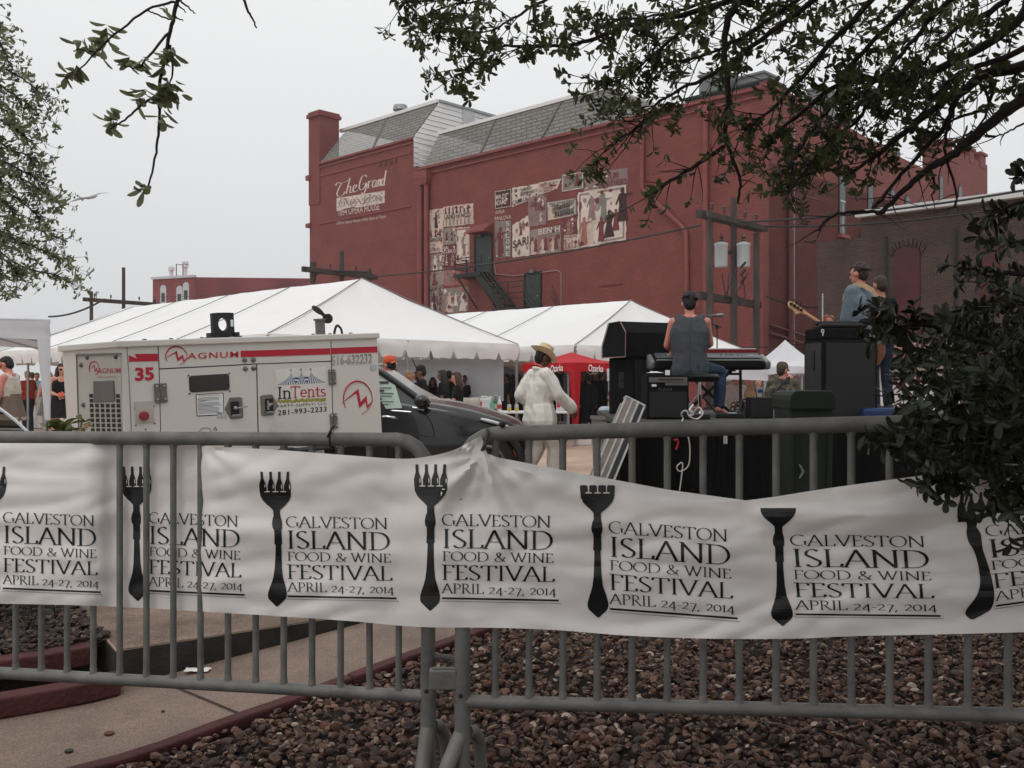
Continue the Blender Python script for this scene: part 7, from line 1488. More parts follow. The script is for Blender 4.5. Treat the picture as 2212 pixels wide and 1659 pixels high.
# microphone stands
def mic(px, pyt, Y, label, boom=True):
    c = P(px, 829, Y); zt_ = CAMZ - (pyt - CY) / FPX * Y - DZ; tt = thing('microphone_stand', label, 'microphone stand', (c.x, c.y, DZ)); mb = MB(); mb.tube([(0, 0, .02), (0, 0, zt_ * .6)], .012, 8); mb.tube([(0, 0, zt_ * .55), (0, 0, zt_)], .008, 8); mb.build('pole', M_blk if boom else M_met, tt)
    for a in (30, 150, 270): mb = MB(); mb.tube([(0, 0, .12), (.28 * math.cos(R(a)), .28 * math.sin(R(a)), .01)], .009, 6); mb.build('leg', M_blk, tt)
    if boom:
        mb = MB(); mb.tube([(.06, .05, zt_ - .015), (0, 0, zt_), (-.12, -.05, zt_ + .04), (-.18, -.07, zt_ + .09), (-.12, -.08, zt_ + .125)], .008, 6); mb.lathe([(.02, -.02), (.022, .02), (.012, .04)], (0, 0, zt_ - .02), 10); mb.build('boom', M_blk, tt)
        mb = MB(); mb.cap((-.12, -.08, zt_ + .125), (0.0, -.08, zt_ + .132), .013, .016); mm_ = mb.build('microphone', M_gpl, tt, smooth=50); mb = MB(); mb.cap((-.01, -.08, zt_ + .131), (.045, -.08, zt_ + .133), .024, .026); mb.build('grille', mat('mic_mesh', lin(120, 124, 126), .4, .2, 90, metal=.6), mm_, smooth=60)
    return tt
mic(1549, 704, 12.4, 'black boom microphone stand behind the keyboards'); mic(1777, 634, 12.2, 'thin silver stand rod between the bass neck and the brick building', False)
# bass rig
t = cab('bass_cabinet', 'tall black bass cabinet in front of the bass player', 'amplifier', 1815, 10.3, 10, .62, .42, .84)
m = MB(); m.box((-.312, 0, .42), (.008, .36, .78)); m.build('side_panel', mat('side_vinyl', lin(48, 46, 48), .7, .2, 5), t)
m = MB(); m.box((0, -.214, .42), (.56, .008, .78)); m.build('grille', mat('speaker_grille', lin(22, 22, 23)), t)
m = MB(); m.box((-.318, -.02, .62), (.01, .05, .2)); m.build('handle', M_blk, t)
t = cab('amplifier_head', 'black amplifier head with a pale mark on top of the bass cabinet', 'amplifier', 1808, 10.3, 10, .56, .36, .12, z=DZ + .842)
m = MB(); m.tube([V((-.262 + .014 * math.cos(R(a)), -.183, .085 + .018 * math.sin(R(a)))) for a in range(0, 360, 30)], .005, 5, closed=True); m.tube([(-.25, -.183, .08), (-.262, -.183, .035)], .005, 5); m.build('mark', M_dw, t)
c = P(1815, 829, 10.3); m = MB(); m.grid(lambda u, v: V(((u - .5) * .52, (v - .5) * .3, .03 + .035 * math.sin(math.pi * u) * math.sin(math.pi * v) * (1 + noise.noise(V((u * 4, v * 4, 7)))))), 20, 12); m.grid(lambda u, v: V(((u - .5) * .52, (v - .5) * .3, 0)), 2, 2)
m2 = MB(); m2.box((0, 0, .0), (.5, .28, .05)); o = m2.build('instrument_bag', M_pla, None, bevel=.02); o.location = (c.x, c.y, DZ + .99); tag(o, 'flat black instrument bag lying on the amplifier head', 'bag')
m3 = MB(); m3.cap((-.24, 0, .03), (.24, 0, .032), .03, .027); m3.build('rolled_flap', M_pla, o, smooth=50)
# bass guitar in the player's hands
hA, hB = P(1703, 653, 11.42), P(1832, 735, 11.18); d = (hB - hA).normalized(); side_ = V((0, -1, 0)); side_ = (side_ - d * side_.dot(d)).normalized(); upv = d.cross(side_); up_ = upv if upv.z > 0 else -upv
t = thing('bass_guitar', 'natural wood bass guitar with four black tuners held by the bass player', 'guitar', hA)
GM = lambda a, b, c: hA + d * a + up_ * b + side_ * c
m = MB(); m.prism([GM(a, b, .012) for a, b in ((0, -.02), (.03, -.045), (.1, -.05), (.16, -.075), (.19, -.03), (.24, -.022), (.24, .022), (.04, .03), (0, .02))], side_ * -.024); m.build('headstock', mat('maple', lin(196, 150, 108), .4, .1, 12), t, world=True, bevel=.004)
m = MB(); m.beam(GM(.23, 0, 0), GM(.86, 0, 0), .042, .03, up=up_); m.build('neck', mat('maple', lin(196, 150, 108)), t, world=True, bevel=.006)
m = MB(); m.beam(GM(.24, 0, -.016), GM(.86, 0, -.016), .044, .006, up=up_); m.build('fretboard', mat('rosewood', lin(60, 40, 32), .5), t, world=True)
for i in range(4): m = MB(); m.box(GM(.04 + i * .045, .0, .02), (.03, .03, .03)); m.tube([GM(.04 + i * .045, .02, .0), GM(.035 + i * .045, .055, .0)], .006, 6); m.ell(GM(.035 + i * .045, .06, 0), (.012, .012, .012), nu=8, nv=6); m.build('tuner', M_blk, t, world=True)
m = MB(); bp = curve_pts([(.84, .03, 0), (.72, .17, 0), (.80, .2, 0), (.98, .14, 0), (1.15, .19, 0), (1.24, .08, 0), (1.24, -.08, 0), (1.14, -.17, 0), (.98, -.13, 0), (.86, -.17, 0), (.82, -.13, 0), (.87, -.05, 0)], 5, True)
m.prism([GM(p.x, p.y, .02) for p in bp], side_ * -.04); m.build('body', mat('sunburst', lin(120, 66, 36), .3, .2, 4, coat=.4), t, world=True, bevel=.008)
m = MB()
for k in range(4): m.tube([GM(.03 + k * .045, (k - 1.5) * .008, -.022), GM(1.1, (k - 1.5) * .013, -.03)], .0015, 4)
m.build('strings', M_met, t, world=True)
# small black box amplifier with a plastic cup
t = cab('small_amplifier', 'small black box amplifier carrying a plastic cup', 'amplifier', 1640, 10.55, 0, .25, .22, .232, M_pla); m = MB(); m.box((0, -.113, .12), (.22, .006, .2)); m.build('grille', mat('speaker_grille', lin(22, 22, 23)), t)
c = P(1640, 829, 10.5); t = thing('plastic_cup', 'clear plastic cup with a dark blue oval emblem on the small amplifier', 'cup', (c.x, c.y - .02, DZ + .234)); m = MB(); m.lathe([(.001, 0), (.028, 0), (.041, .112), (.044, .115), (.040, .115)], (0, 0, 0), 20); m.build('body', mat('frosted_plastic', lin(200, 202, 206), .35, .04, 8, trans=.4), t, smooth=40)
m = MB(); m.grid(lambda u, v: V(((.0355 + .0045 * v) * math.sin((u - .5) * 1.5), -(.0355 + .0045 * v) * math.cos((u - .5) * 1.5), .045 + .035 * v)) if True else 0, 10, 4); m.v = [p for p in m.v]; m.build('emblem', mat('navy_print', lin(24, 58, 104)), t)
# cables, pedals, power strips on the deck
rr = random.Random(4)
for i, (px, Y, lx, label) in enumerate(((1575, 10.6, .3, 'flat black pedal board right of the stool'), (1508, 10.25, .26, 'flat black foot pedal nearest the combo amplifier'), (1606, 10.9, .2, 'small black pedal left of the small amplifier'))):
    c = P(px, 829, Y); t = thing('pedal', label, 'pedal', (c.x, c.y, DZ), R(rr.uniform(-15, 15))); m = MB(); m.box((0, 0, .03), (lx, .18, .05), taper=.92); m.build('casing', M_pla, t, bevel=.008); m = MB(); m.box((lx * .1, -.04, .057), (lx * .3, .05, .008)); m.build('plate', M_dw if i == 0 else M_gpl, t)
def cable(pts, r, m_, label): q = curve_pts(pts, 8); b0 = q[0].copy(); mb = MB(); mb.tube([p - b0 for p in q], r, 6); o = mb.build('cable', m_, smooth=60); o.location = b0; tag(o, label, 'cable'); return o
M_wc = mat('pale_cable', lin(190, 188, 184), .5)
cable([P(1476, 905, 9.75), P(1472, 893, 9.72), P(1482, 887, 9.7), P(1490, 900, 9.7), P(1506, 905, 9.72), P(1518, 893, 9.74), P(1510, 880, 9.8), P(1500, 888, 9.82)], .008, M_wc, 'white cable looped at the front edge of the stage')
cable([P(1475, 905, 9.74), P(1474, 918, 9.58), P(1488, 950, 9.57), P(1490, 990, 9.57), P(1484, 1010, 9.57), P(1468, 1018, 9.57), P(1462, 1008, 9.57), P(1474, 1000, 9.57), P(1472, 1030, 9.57), P(1468, 1060, 9.57)], .007, M_wc, 'white cable hanging with a loop down the black stage skirt')
cable([P(1497, 875, 9.9), P(1490, 886, 9.85), P(1497, 894, 9.85), P(1488, 899, 9.85)], .014, M_wc, 'short white plug end lying beside the stool foot')
for i in range(9):
    a, b = rr.uniform(1570, 1600), rr.uniform(1600, 1635); cable([P(a, 903, 10.7), P(a + 8, rr.uniform(862, 880), 10.9), P(b, rr.uniform(866, 886), 10.9), P(b + rr.uniform(-4, 10), 903, 10.6)], .008, M_blk, 'black cables tangled between the stool and the small amplifier')
for o in list(COL.objects):
    if o.get('label', '').startswith('black cables tangled'): o['group'] = 'black cable tangle on the stage'
c = P(1905, 829, 10.2); m = MB(); m.box((0, 0, .06), (.55, .4, .12), taper=.94); o = m.build('folded_tarpaulin', mat('blue_tarp', lin(18, 44, 88), .6, .2, 6, .3), bevel=.03); o.location = (c.x, c.y, DZ + .002); tag(o, 'folded blue tarpaulin on the stage behind the dark leaves', 'tarpaulin')
# leaning flight case
a, b = P(1288, 1062, 8.95), P(1367, 874, 9.5); ax = (b - a).normalized(); sx_ = V((1, .25, 0)); sx_ = (sx_ - ax * sx_.dot(ax)).normalized(); nz_ = ax.cross(sx_); MF = Matrix((sx_, nz_, ax)).transposed().to_4x4(); MF.translation = a
LN = (b - a).length; t = thing('flight_case', 'grey flight case with aluminium edges leaning against the stage', 'case', M=MF); m = MB(); m.box((0, 0, LN / 2), (.20, .16, LN)); m.build('shell', mat('worn_grey_ply', lin(120, 110, 104), .7, .25, 6, .2), t)
m = MB()
for x in (-.1, -.03, .03, .1):
    for y in (-.08,): m.box((x, y - .004, LN / 2), (.018, .012, LN + .005))
for x in (-.1, .1): m.box((x, .08, LN / 2), (.02, .014, LN + .005))
for z in (.0, LN): m.box((0, -.06, z), (.21, .05, .016))
m.build('edging', mat('aluminium', lin(160, 160, 158), .4, .15, 12, metal=.6), t)
m = MB(); m.box((.065, -.086, LN / 2), (.04, .006, LN * .96)); m.build('panel', M_blk, t)
for x in (-.1, .1):
    for z in (.02, LN - .02): m = MB(); m.ell((x, -.07, z), (.022, .022, .026), nu=10, nv=7); m.build('corner', M_gry, t, smooth=60)
m = MB(); m.box((0, -.09, LN * .7), (.05, .012, .07)); m.build('latch', M_gry, t, bevel=.004)
# bins
c = P(1318, 829, 11.8); t = thing('waste_bin', 'round grey bin on the ground beside the loudspeaker', 'bin', (c.x - .02, c.y, 0)); m = MB(); m.lathe([(.17, 0), (.21, .93), (.225, .94), (.225, .98), (.2, .98), (.19, .3), (.001, .3)], (0, 0, 0), 24); m.build('body', mat('bin_grey', lin(120, 116, 110)), t, smooth=40)
c = P(1735, 829, 8.5); t = thing('wheeled_bin', 'dark green wheeled bin standing against the stage front', 'bin', (c.x, c.y, 0), R(3)); M_bin = mat('dark_green_plastic', lin(28, 35, 30), .6, .2, 5, .1, spec=.2); HB = CAMZ - (858 - CY) / FPX * 8.5
m = MB(); m.box((0, 0, (HB - .12) / 2 + .06), (.36, .42, HB - .12), taper=1.08); m.build('body', M_bin, t, bevel=.03)
m = MB(); m.prism([(-.2, -.25, HB - .10), (.2, -.25, HB - .10), (.2, -.25, HB - .02)] + [(.2 - .06 * (1 - math.cos(R(q))), -.25, HB - .02 + .08 * math.sin(R(q))) for q in (30, 60, 90)] + [(-.2 + .06 * (1 - math.cos(R(q))), -.25, HB - .02 + .08 * math.sin(R(q))) for q in (90, 60, 30)] + [(-.2, -.25, HB - .02)], (0, .5, 0)); m.build('lid', M_bin, t, bevel=.01)
m = MB()
m.tube([(-.13, -.222, .45), (-.14, -.235, HB - .24), (.14, -.235, HB - .24), (.13, -.222, .45)], .012, 6); m.build('rib', M_bin, t)
for x in (-.17, .17): m = MB(); m.lathe([(.02, -.025), (.1, -.025), (.1, .025), (.02, .025)], (x, .2, .1), 16, M=Matrix.Rotation(R(90), 3, 'Y')); m.build('wheel', M_rub, t, smooth=40)
m = MB(); cc = V((-.12, -.232, .62))
m.tube([cc + V((.0, 0, .06)), cc + V((.03, 0, .0)), cc + V((0, 0, -.06)), cc + V((.015, 0, -.05)), cc + V((.045, 0, 0)), cc + V((.015, 0, .05))], .004, 5, closed=True); m.build('mark', mat('pale_green_print', lin(120, 140, 128), .6), t)
# striped deck chair and leafy plant at the left
c = P(34, 829, 7.4); t = thing('deck_chair', 'deck chair with a striped tan and black sling at the left edge', 'chair', (c.x, c.y, 0), R(8)); m = MB()
def sl_(u, v): x = (u - .5) * .52; q = v; return V((x + .0, -.25 + .75 * (1 - q) ** 1.2 - .18, .30 + .86 * q + .06 * (1 - (2 * u - 1) ** 2) * q - .34 * max(0, u - .5) * q))
m.grid(sl_, 24, 24); st = bpy.data.materials.new('striped_sling'); st.use_nodes = True; tt_ = st.node_tree; bb_ = tt_.nodes['Principled BSDF']; cc_ = tt_.nodes.new('ShaderNodeTexCoord'); se = tt_.nodes.new('ShaderNodeSeparateXYZ'); ma = tt_.nodes.new('ShaderNodeMath'); ma.operation = 'FRACT'; mm2 = tt_.nodes.new('ShaderNodeMath'); mm2.operation = 'MULTIPLY'; mm2.inputs[1].default_value = 7.5; rp = tt_.nodes.new('ShaderNodeValToRGB'); rp.color_ramp.interpolation = 'CONSTANT'
for p_, c_ in ((0, (96, 86, 76)), (.3, (160, 142, 124)), (.62, (30, 28, 28)), (.75, (186, 180, 172)), (.85, (30, 28, 28))):
    e_ = rp.color_ramp.elements[0] if p_ == 0 else rp.color_ramp.elements.new(p_); e_.position = p_; e_.color = (*lin(*c_), 1)
tt_.links.new(cc_.outputs['Object'], se.inputs[0]); tt_.links.new(se.outputs['Z'], mm2.inputs[0]); tt_.links.new(mm2.outputs[0], ma.inputs[0]); tt_.links.new(ma.outputs[0], rp.inputs[0]); tt_.links.new(rp.outputs[0], bb_.inputs['Base Color']); bb_.inputs['Roughness'].default_value = .9
m.build('sling', st, t, smooth=60)
m = MB(); m.tube([sl_(u, 1.0) for u in [i / 14 for i in range(15)]] + [sl_(1, v) for v in [1 - i / 10 for i in range(1, 11)]], .012, 6); m.build('piping', M_dw, t)
m = MB()
for x in (-.27, .27): m.tube([(x, -.48, 1.0), (x, .4, .02)], .016, 6); m.tube([(x, .32, .5), (x, -.4, .02)], .016, 6)
m.build('frame', mat('chair_wood', lin(120, 92, 70), .7), t)
# ---------------------------------------------------------------- leaves, branches, trees
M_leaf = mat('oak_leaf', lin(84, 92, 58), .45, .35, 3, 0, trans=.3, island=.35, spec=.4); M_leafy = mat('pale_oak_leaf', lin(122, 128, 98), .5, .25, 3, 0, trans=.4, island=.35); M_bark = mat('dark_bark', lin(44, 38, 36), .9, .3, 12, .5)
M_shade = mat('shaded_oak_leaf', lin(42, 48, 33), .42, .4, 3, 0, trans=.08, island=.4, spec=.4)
rt = random.Random(21)
def rv(s=1.0): return V((rt.gauss(0, 1), rt.gauss(0, 1), rt.gauss(0, 1))).normalized() * s
def leaf(mb, p, d, n, l, w_):
    d = d.normalized(); s = d.cross(n); s = s.normalized() if s.length > 1e-3 else d.orthogonal().normalized(); n = s.cross(d); c = rt.uniform(-.12, .25) * l
    b = len(mb.v)
    def q(t, k, h=0): return p + d * (l * t) + s * (w_ * k) + n * (h * w_ - c * t * t)
    mb.v += [q(0, 0), q(.28, -.34, .14), q(.3, 0), q(.28, .34, .14), q(.62, -.5, .2), q(.62, 0), q(.62, .5, .2), q(.88, -.34, .14), q(.88, .34, .14), q(1, 0)]
    for f in ((0, 2, 1), (0, 3, 2), (1, 2, 5, 4), (2, 3, 6, 5), (4, 5, 9, 7), (5, 6, 8, 9)): mb.f.append([i + b for i in f]); mb.mi.append(0)
def rosette(mb, p, d, n, l, spread=.9):
    d = d.normalized()
    for i in range(n):
        k = rv(); k = (k - d * k.dot(d)); k = k.normalized() if k.length > .01 else V((1, 0, 0)); dd = (d * rt.uniform(.0, .8) + k * spread).normalized()
        leaf(mb, p - d * rt.uniform(0, l * .7), dd, (d + rv(.5)).normalized(), l * rt.uniform(.65, 1.15), l * rt.uniform(.36, .48))
def twig(wb, lb, p, d, ln_, r, l, depth=1, every=.55, nl=6, droop=.25, bare=.0):
    n = max(3, int(ln_ / .09)); pts = [p]; dd = d.normalized()
    for i in range(n): dd = (dd + rv(.22) + V((0, 0, -droop * .12))).normalized(); pts.append(pts[-1] + dd * ln_ / n)
    wb.tube(pts, [r * (1 - .7 * i / n) for i in range(n + 1)], 5, cap=False)
    if rt.random() < bare: return
    for i in range(1, n + 1):
        if i == n or rt.random() < every: rosette(lb, pts[i], (pts[i] - pts[i - 1]), nl if i == n else max(2, nl - 3), l)
        if depth > 0 and i < n and rt.random() < .45: twig(wb, lb, pts[i], (dd + rv(.9)).normalized(), ln_ * rt.uniform(.3, .55), r * .6, l, depth - 1, every, nl, droop, bare)
def limb(wb, pix, r0, r1, jit=.0):
    pts = curve_pts([P(*q) for q in pix], 6); n = len(pts); pts = [p + rv(jit) for p in pts]; wb.tube(pts, [r0 + (r1 - r0) * i / (n - 1) for i in range(n)], 8); return pts
def c1(x, y, Y): return (x * .3373, y * .3373, Y)
# hanging sprigs at the upper left (end of a bough that reaches over from above)
SP = thing('overhanging_branch', 'bare tipped oak sprigs hanging from above in the upper left sky', 'branch', P(380, 0, 4.2)); wb = MB(); lb = MB()
for pix, r0, r1 in (([c1(1200, -420, 4.1), c1(1135, 0, 4.2), c1(1090, 200, 4.2), c1(1025, 520, 4.2), c1(1020, 740, 4.18), c1(1000, 980, 4.18), c1(945, 1200, 4.15), c1(925, 1240, 4.15)], .011, .003), ([c1(1120, 10, 4.2), c1(940, 65, 4.15), c1(700, 250, 4.1), c1(610, 340, 4.1), c1(480, 480, 4.05)], .006, .003),
                    ([c1(1080, 210, 4.2), c1(930, 390, 4.15), c1(880, 435, 4.1), c1(800, 425, 4.1)], .006, .003), ([c1(1020, 600, 4.2), c1(900, 680, 4.15), c1(780, 780, 4.1), c1(700, 830, 4.1)], .006, .003), ([c1(1090, 290, 4.2), c1(1105, 460, 4.25), c1(1080, 560, 4.25)], .006, .003),
                    ([c1(1150, 0, 4.2), c1(1210, 50, 4.2), c1(1250, 90, 4.2)], .005, .002), ([c1(1540, -60, 4.2), c1(1580, 50, 4.2), c1(1620, 120, 4.2), c1(1645, 185, 4.2)], .007, .003), ([c1(1110, 130, 4.2), c1(1000, 90, 4.2), c1(940, 65, 4.15)], .004, .003), ([c1(610, 335, 4.1), c1(510, 315, 4.1), c1(470, 330, 4.1)], .004, .002), ([c1(1125, 110, 4.2), c1(1175, 135, 4.2)], .004, .002), ([c1(1140, 30, 4.2), c1(1190, 80, 4.2)], .004, .002)): limb(wb, pix, r0, r1, .003)
for x, y, n in ((430, 500, 10), (480, 470, 4), (680, 210, 9), (690, 280, 5), (490, 300, 7), (560, 300, 4), (640, 380, 3), (820, 420, 9), (920, 440, 9), (1040, 380, 8), (1110, 370, 8), (1030, 560, 10), (1050, 620, 12), (1010, 680, 6), (1130, 640, 6), (930, 640, 7), (870, 650, 4), (700, 810, 9), (750, 780, 6), (1030, 770, 6), (920, 1250, 8), (1050, 480, 4), (1040, 90, 3), (1100, 560, 5)): rosette(lb, P(*c1(x, y, 4.15)), V((rt.uniform(-.6, .3), rt.uniform(-.4, .2), -.6)), n, .078)
wb.build('twig', M_bark, SP, world=True, smooth=60); lb.build('leaves', M_leafy, SP, world=True, fix=False, smooth=None)
# pale tree at the left edge
LT = thing('oak_tree', 'pale green oak with drooping leafy branches at the left edge', 'tree', (-6.2, 8.2, 0)); wb = MB(); lb = MB(); tr = MB()
tr.tube(curve_pts([V((-6.2, 8.2, -.1)), V((-6.1, 8.25, 1.2)), V((-6.2, 8.1, 2.4)), V((-5.8, 7.9, 3.6)), V((-5.2, 7.7, 4.6))], 6), [.2] + [.17 - .004 * i for i in range(24)], 12); tr.build('trunk', M_bark, LT, world=True, smooth=60)
for x, y in ((30, 70), (48, 130), (118, 200), (100, 235), (88, 300), (60, 260), (104, 350), (128, 400), (150, 430), (120, 470), (146, 515), (158, 560), (178, 608), (70, 590), (40, 520), (30, 400), (60, 460), (20, 330), (12, 200), (90, 540), (30, 590), (110, 420)):
    x -= 34; Y = rt.uniform(7.0, 8.4); pts = limb(wb, [(-170, y - rt.uniform(150, 260), Y + .3), (-80, y - rt.uniform(80, 120), Y + .1), (x * .45 - 20, y - rt.uniform(30, 55), Y), (x * .8, y - 16, Y), (x, y, Y)], .012, .003, .004)
    n = len(pts)
    for i in range(n // 3, n):
        d = pts[min(n - 1, i + 1)] - pts[i - 1]
        if rt.random() < .7: rosette(lb, pts[i], d, 4, .052)
        for _ in range(1 if rt.random() < .75 else 2): twig(wb, lb, pts[i], (d.normalized() + rv(.8) + V((.2, 0, -.1))).normalized(), rt.uniform(.10, .30), .0028, .05, 0, .75, 5)
wb.build('branch', M_bark, LT, world=True, smooth=60); lb.build('leaves', M_leafy, LT, world=True, fix=False)
# the big dark oak overhead at the right
OT = thing('oak_tree', 'big dark oak arching over the upper right of the view', 'tree', (4.6, 4.2, -.2)); wb = MB(); lb = MB(); tr = MB()
tr.tube(curve_pts([V((4.6, 4.2, -.3)), V((4.5, 4.25, 1.0)), V((4.3, 4.4, 2.2)), V((3.7, 4.6, 3.2)), V((3.0, 4.8, 4.2))], 6), [.3] + [.25 - .004 * i for i in range(24)], 14)
tr.tube(curve_pts([V((4.35, 4.35, 2.0)), V((3.9, 4.7, 2.6)), P(2212, 185, 5.0) + V((.3, 0, .2)), P(2212, 212, 5.0)], 6), [.09 - .003 * i for i in range(19)], 10); tr.build('trunk', M_bark, OT, world=True, smooth=60)
def k6(x, y, Y): return (1626.5 + x * .2859, 135.5 + y * .2859, Y)
def k4(x, y, Y): return (813 + x * .6325, y * .6325, Y)
LIM = [([k6(2060, 262, 5.0), k6(1850, 420, 5.0), k6(1650, 580, 5.05), k6(1480, 720, 5.1), k6(1350, 790, 5.1), k6(1150, 960, 5.15), k6(960, 1140, 5.2)], .032, .012, 0),
       ([k6(2400, -120, 5.2), k6(2048, 20, 5.2), k6(1750, 90, 5.2), k6(1600, 200, 5.2), k6(1400, 320, 5.25), k6(1100, 560, 5.3), k6(900, 720, 5.3), k6(680, 870, 5.3)], .036, .007, 1),
       ([k6(1700, 105, 5.2), k6(1520, 300, 5.15), k6(1480, 420, 5.15), k6(1400, 540, 5.2), k6(1120, 850, 5.25), k6(920, 1100, 5.2)], .02, .008, 0),
       ([k6(1480, 440, 5.15), k6(1450, 700, 5.15), k6(1530, 960, 5.2), k6(1535, 1095, 5.2)], .009, .005, 0), ([k6(960, 1140, 5.2), k6(900, 1130, 5.2), k6(640, 1145, 5.2), k6(470, 1275, 5.2)], .011, .006, 0),
       ([k6(2130, -620, 5.4), k6(1980, -300, 5.4), k6(1500, 0, 5.4), k6(1100, 130, 5.4), k6(700, 140, 5.4), k6(350, 400, 5.4), k6(105, 590, 5.4)], .03, .007, 1), ([k6(1330, 800, 5.1), k6(1380, 920, 5.1), k6(1350, 1010, 5.1)], .009, .004, 0),
       ([k6(1790, 60, 5.3), k6(1780, 330, 5.3), k6(1520, 420, 5.3), k6(1480, 520, 5.3)], .012, .005, 0), ([k6(2100, 430, 4.9), k6(1990, 490, 4.9), k6(1870, 545, 4.9), k6(1755, 568, 4.9)], .006, .003, 0), ([k6(1700, 120, 5.3), k6(1780, 300, 5.3), k6(1740, 420, 5.3), k6(1560, 650, 5.3)], .010, .004, 0),
       ([k6(1250, -60, 5.5), k6(1150, 200, 5.5), k6(900, 240, 5.5), k6(800, 430, 5.5), k6(640, 560, 5.5), k6(500, 740, 5.5)], .016, .005, 1), ([k6(930, 60, 5.4), k6(850, 260, 5.4), k6(720, 450, 5.4), k6(580, 745, 5.4)], .010, .003, 1),
       ([k4(1500, -160, 5.3), k4(1250, 0, 5.3), k4(1190, 130, 5.3), k4(1200, 330, 5.3), k4(1195, 480, 5.3), k4(1240, 600, 5.3), k4(1235, 690, 5.3)], .024, .006, .3), ([k4(1190, 500, 5.3), k4(1050, 590, 5.3), k4(945, 660, 5.3)], .012, .009, .4),
       ([k4(1700, -140, 5.5), k4(1300, -20, 5.5), k4(1000, 60, 5.5), k4(850, 90, 5.5), k4(700, 145, 5.5), k4(560, 158, 5.5), k4(430, 160, 5.5), k4(350, 200, 5.5), k4(290, 250, 5.5)], .02, .003, 1), ([k4(900, -120, 5.6), k4(600, -10, 5.6), k4(480, 55, 5.6), k4(390, 105, 5.6), k4(300, 105, 5.6)], .012, .003, 1),
       ([k4(700, -90, 5.6), k4(380, -5, 5.6), k4(250, 18, 5.6), k4(150, 60, 5.6)], .008, .003, 1), ([k4(420, -60, 5.6), k4(260, -5, 5.6), k4(100, 5, 5.6)], .006, .003, 1), ([k4(1400, -120, 5.4), k4(1100, 60, 5.4), k4(960, 180, 5.4), k4(850, 260, 5.4), k4(790, 290, 5.4)], .014, .004, 1),
       ([k4(1600, -80, 5.3), k4(1350, 110, 5.3), k4(1150, 250, 5.3), k4(990, 330, 5.3), k4(900, 420, 5.3)], .018, .004, 1), ([k4(1000, 350, 5.3), k4(900, 430, 5.3), k4(800, 500, 5.3), k4(745, 560, 5.3)], .008, .003, .7), ([k4(1750, -60, 5.2), k4(1550, 150, 5.2), k4(1420, 300, 5.2), k4(1330, 390, 5.2), k4(1260, 440, 5.2)], .018, .004, 1),
       ([k4(1900, -60, 5.3), k4(1720, 120, 5.3), k4(1600, 250, 5.3), k4(1560, 350, 5.3), k4(1440, 520, 5.3), k4(1410, 640, 5.3)], .016, .004, 1), ([k4(1650, 300, 5.2), k4(1560, 460, 5.2), k4(1480, 560, 5.2), k4(1390, 690, 5.2)], .010, .003, .8), ([k4(2050, -80, 5.1), k4(1900, 60, 5.1), k4(1780, 200, 5.1), k4(1650, 330, 5.1)], .018, .006, .9), ([k4(2212, -60, 4.9), k4(2100, 40, 4.9), k4(1960, 110, 4.9), k4(1850, 240, 4.9)], .02, .006, .8),
       ([k4(1300, -60, 5.6), k4(1060, 30, 5.6), k4(900, 60, 5.6), k4(760, 70, 5.6)], .012, .003, 1), ([k4(1500, -40, 5.5), k4(1350, 60, 5.5), k4(1210, 150, 5.5), k4(1080, 200, 5.5), k4(960, 220, 5.5)], .014, .004, 1), ([k4(2250, 150, 5.0), k4(2100, 215, 5.0), k4(1990, 250, 5.0), k4(1900, 340, 5.0), k4(1830, 430, 5.0)], .018, .006, .15)]
for pix, r0, r1, leafy in LIM:
    pts = limb(wb, pix, r0, r1, .006); n = len(pts)
    for i in range(2, n):
        d = (pts[min(n - 1, i + 1)] - pts[i - 1]).normalized(); u = i / n
        for _ in range(2):
            if leafy and rt.random() < leafy * .5:
                if u > .93: rosette(lb, pts[i], d, 6, .056)
                twig(wb, lb, pts[i], (d * .7 + rv(.8) + V((-.1, 0, -.15))).normalized(), rt.uniform(.12, .42) * (1.1 - .4 * u), .004, .054, 1 if leafy > .5 else 0, .3, 7)
        if leafy < .5 and rt.random() < .5: twig(wb, lb, pts[i], (d * .6 + rv(.9)).normalized(), rt.uniform(.05, .25), .004, .06, 0, 0, 3, bare=.92)
for _ in range(95):                                   # thicker clumps high in the crown
    x = rt.triangular(1330, 2230, 1650); y = rt.uniform(-60, 60 + 130 * max(0, 1 - abs(x - 1640) / 420)); twig(wb, lb, P(x, y, rt.uniform(5.2, 6.2)), rv(), rt.uniform(.2, .45), .004, .054, 1, .55, 6)
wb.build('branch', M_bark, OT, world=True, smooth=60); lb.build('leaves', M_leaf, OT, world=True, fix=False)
ob = MB(); n_ov = 0                                    # unseen rest of the crown, spread and thickened to shade the foreground
while n_ov < 9000:
    x, y = rt.gauss(2.9, 2.4), rt.uniform(-4.5, 5.2)
    if x < -1.5 or x > 8: continue
    z = max(1.37 + .43 * max(0, y) + .25, 3.0 - .12 * abs(x - 3)) + rt.uniform(0, 1.6)
    if abs(x) > .56 * max(0, y) + .4 and y > 0: z = max(2.6, z - .5 * rt.random())
    leaf(ob, V((x, y, z)), rv(), V((0, 0, 1)) + rv(.6), rt.uniform(.16, .26), rt.uniform(.09, .14)); n_ov += 1
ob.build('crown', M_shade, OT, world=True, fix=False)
wb = MB()
for _ in range(26):
    a = V((3.4 + rt.uniform(-.5, .5), 4.0, 4.0)); b = V((rt.uniform(-.6, 6.5), rt.uniform(-4, 2.5), rt.uniform(3.6, 4.6))); wb.tube(curve_pts([a, a.lerp(b, .5) + rv(.4) + V((0, 0, .3)), b], 6), [.05 - .003 * i for i in range(13)], 6)
wb.build('bough', M_bark, OT, world=True, smooth=60)
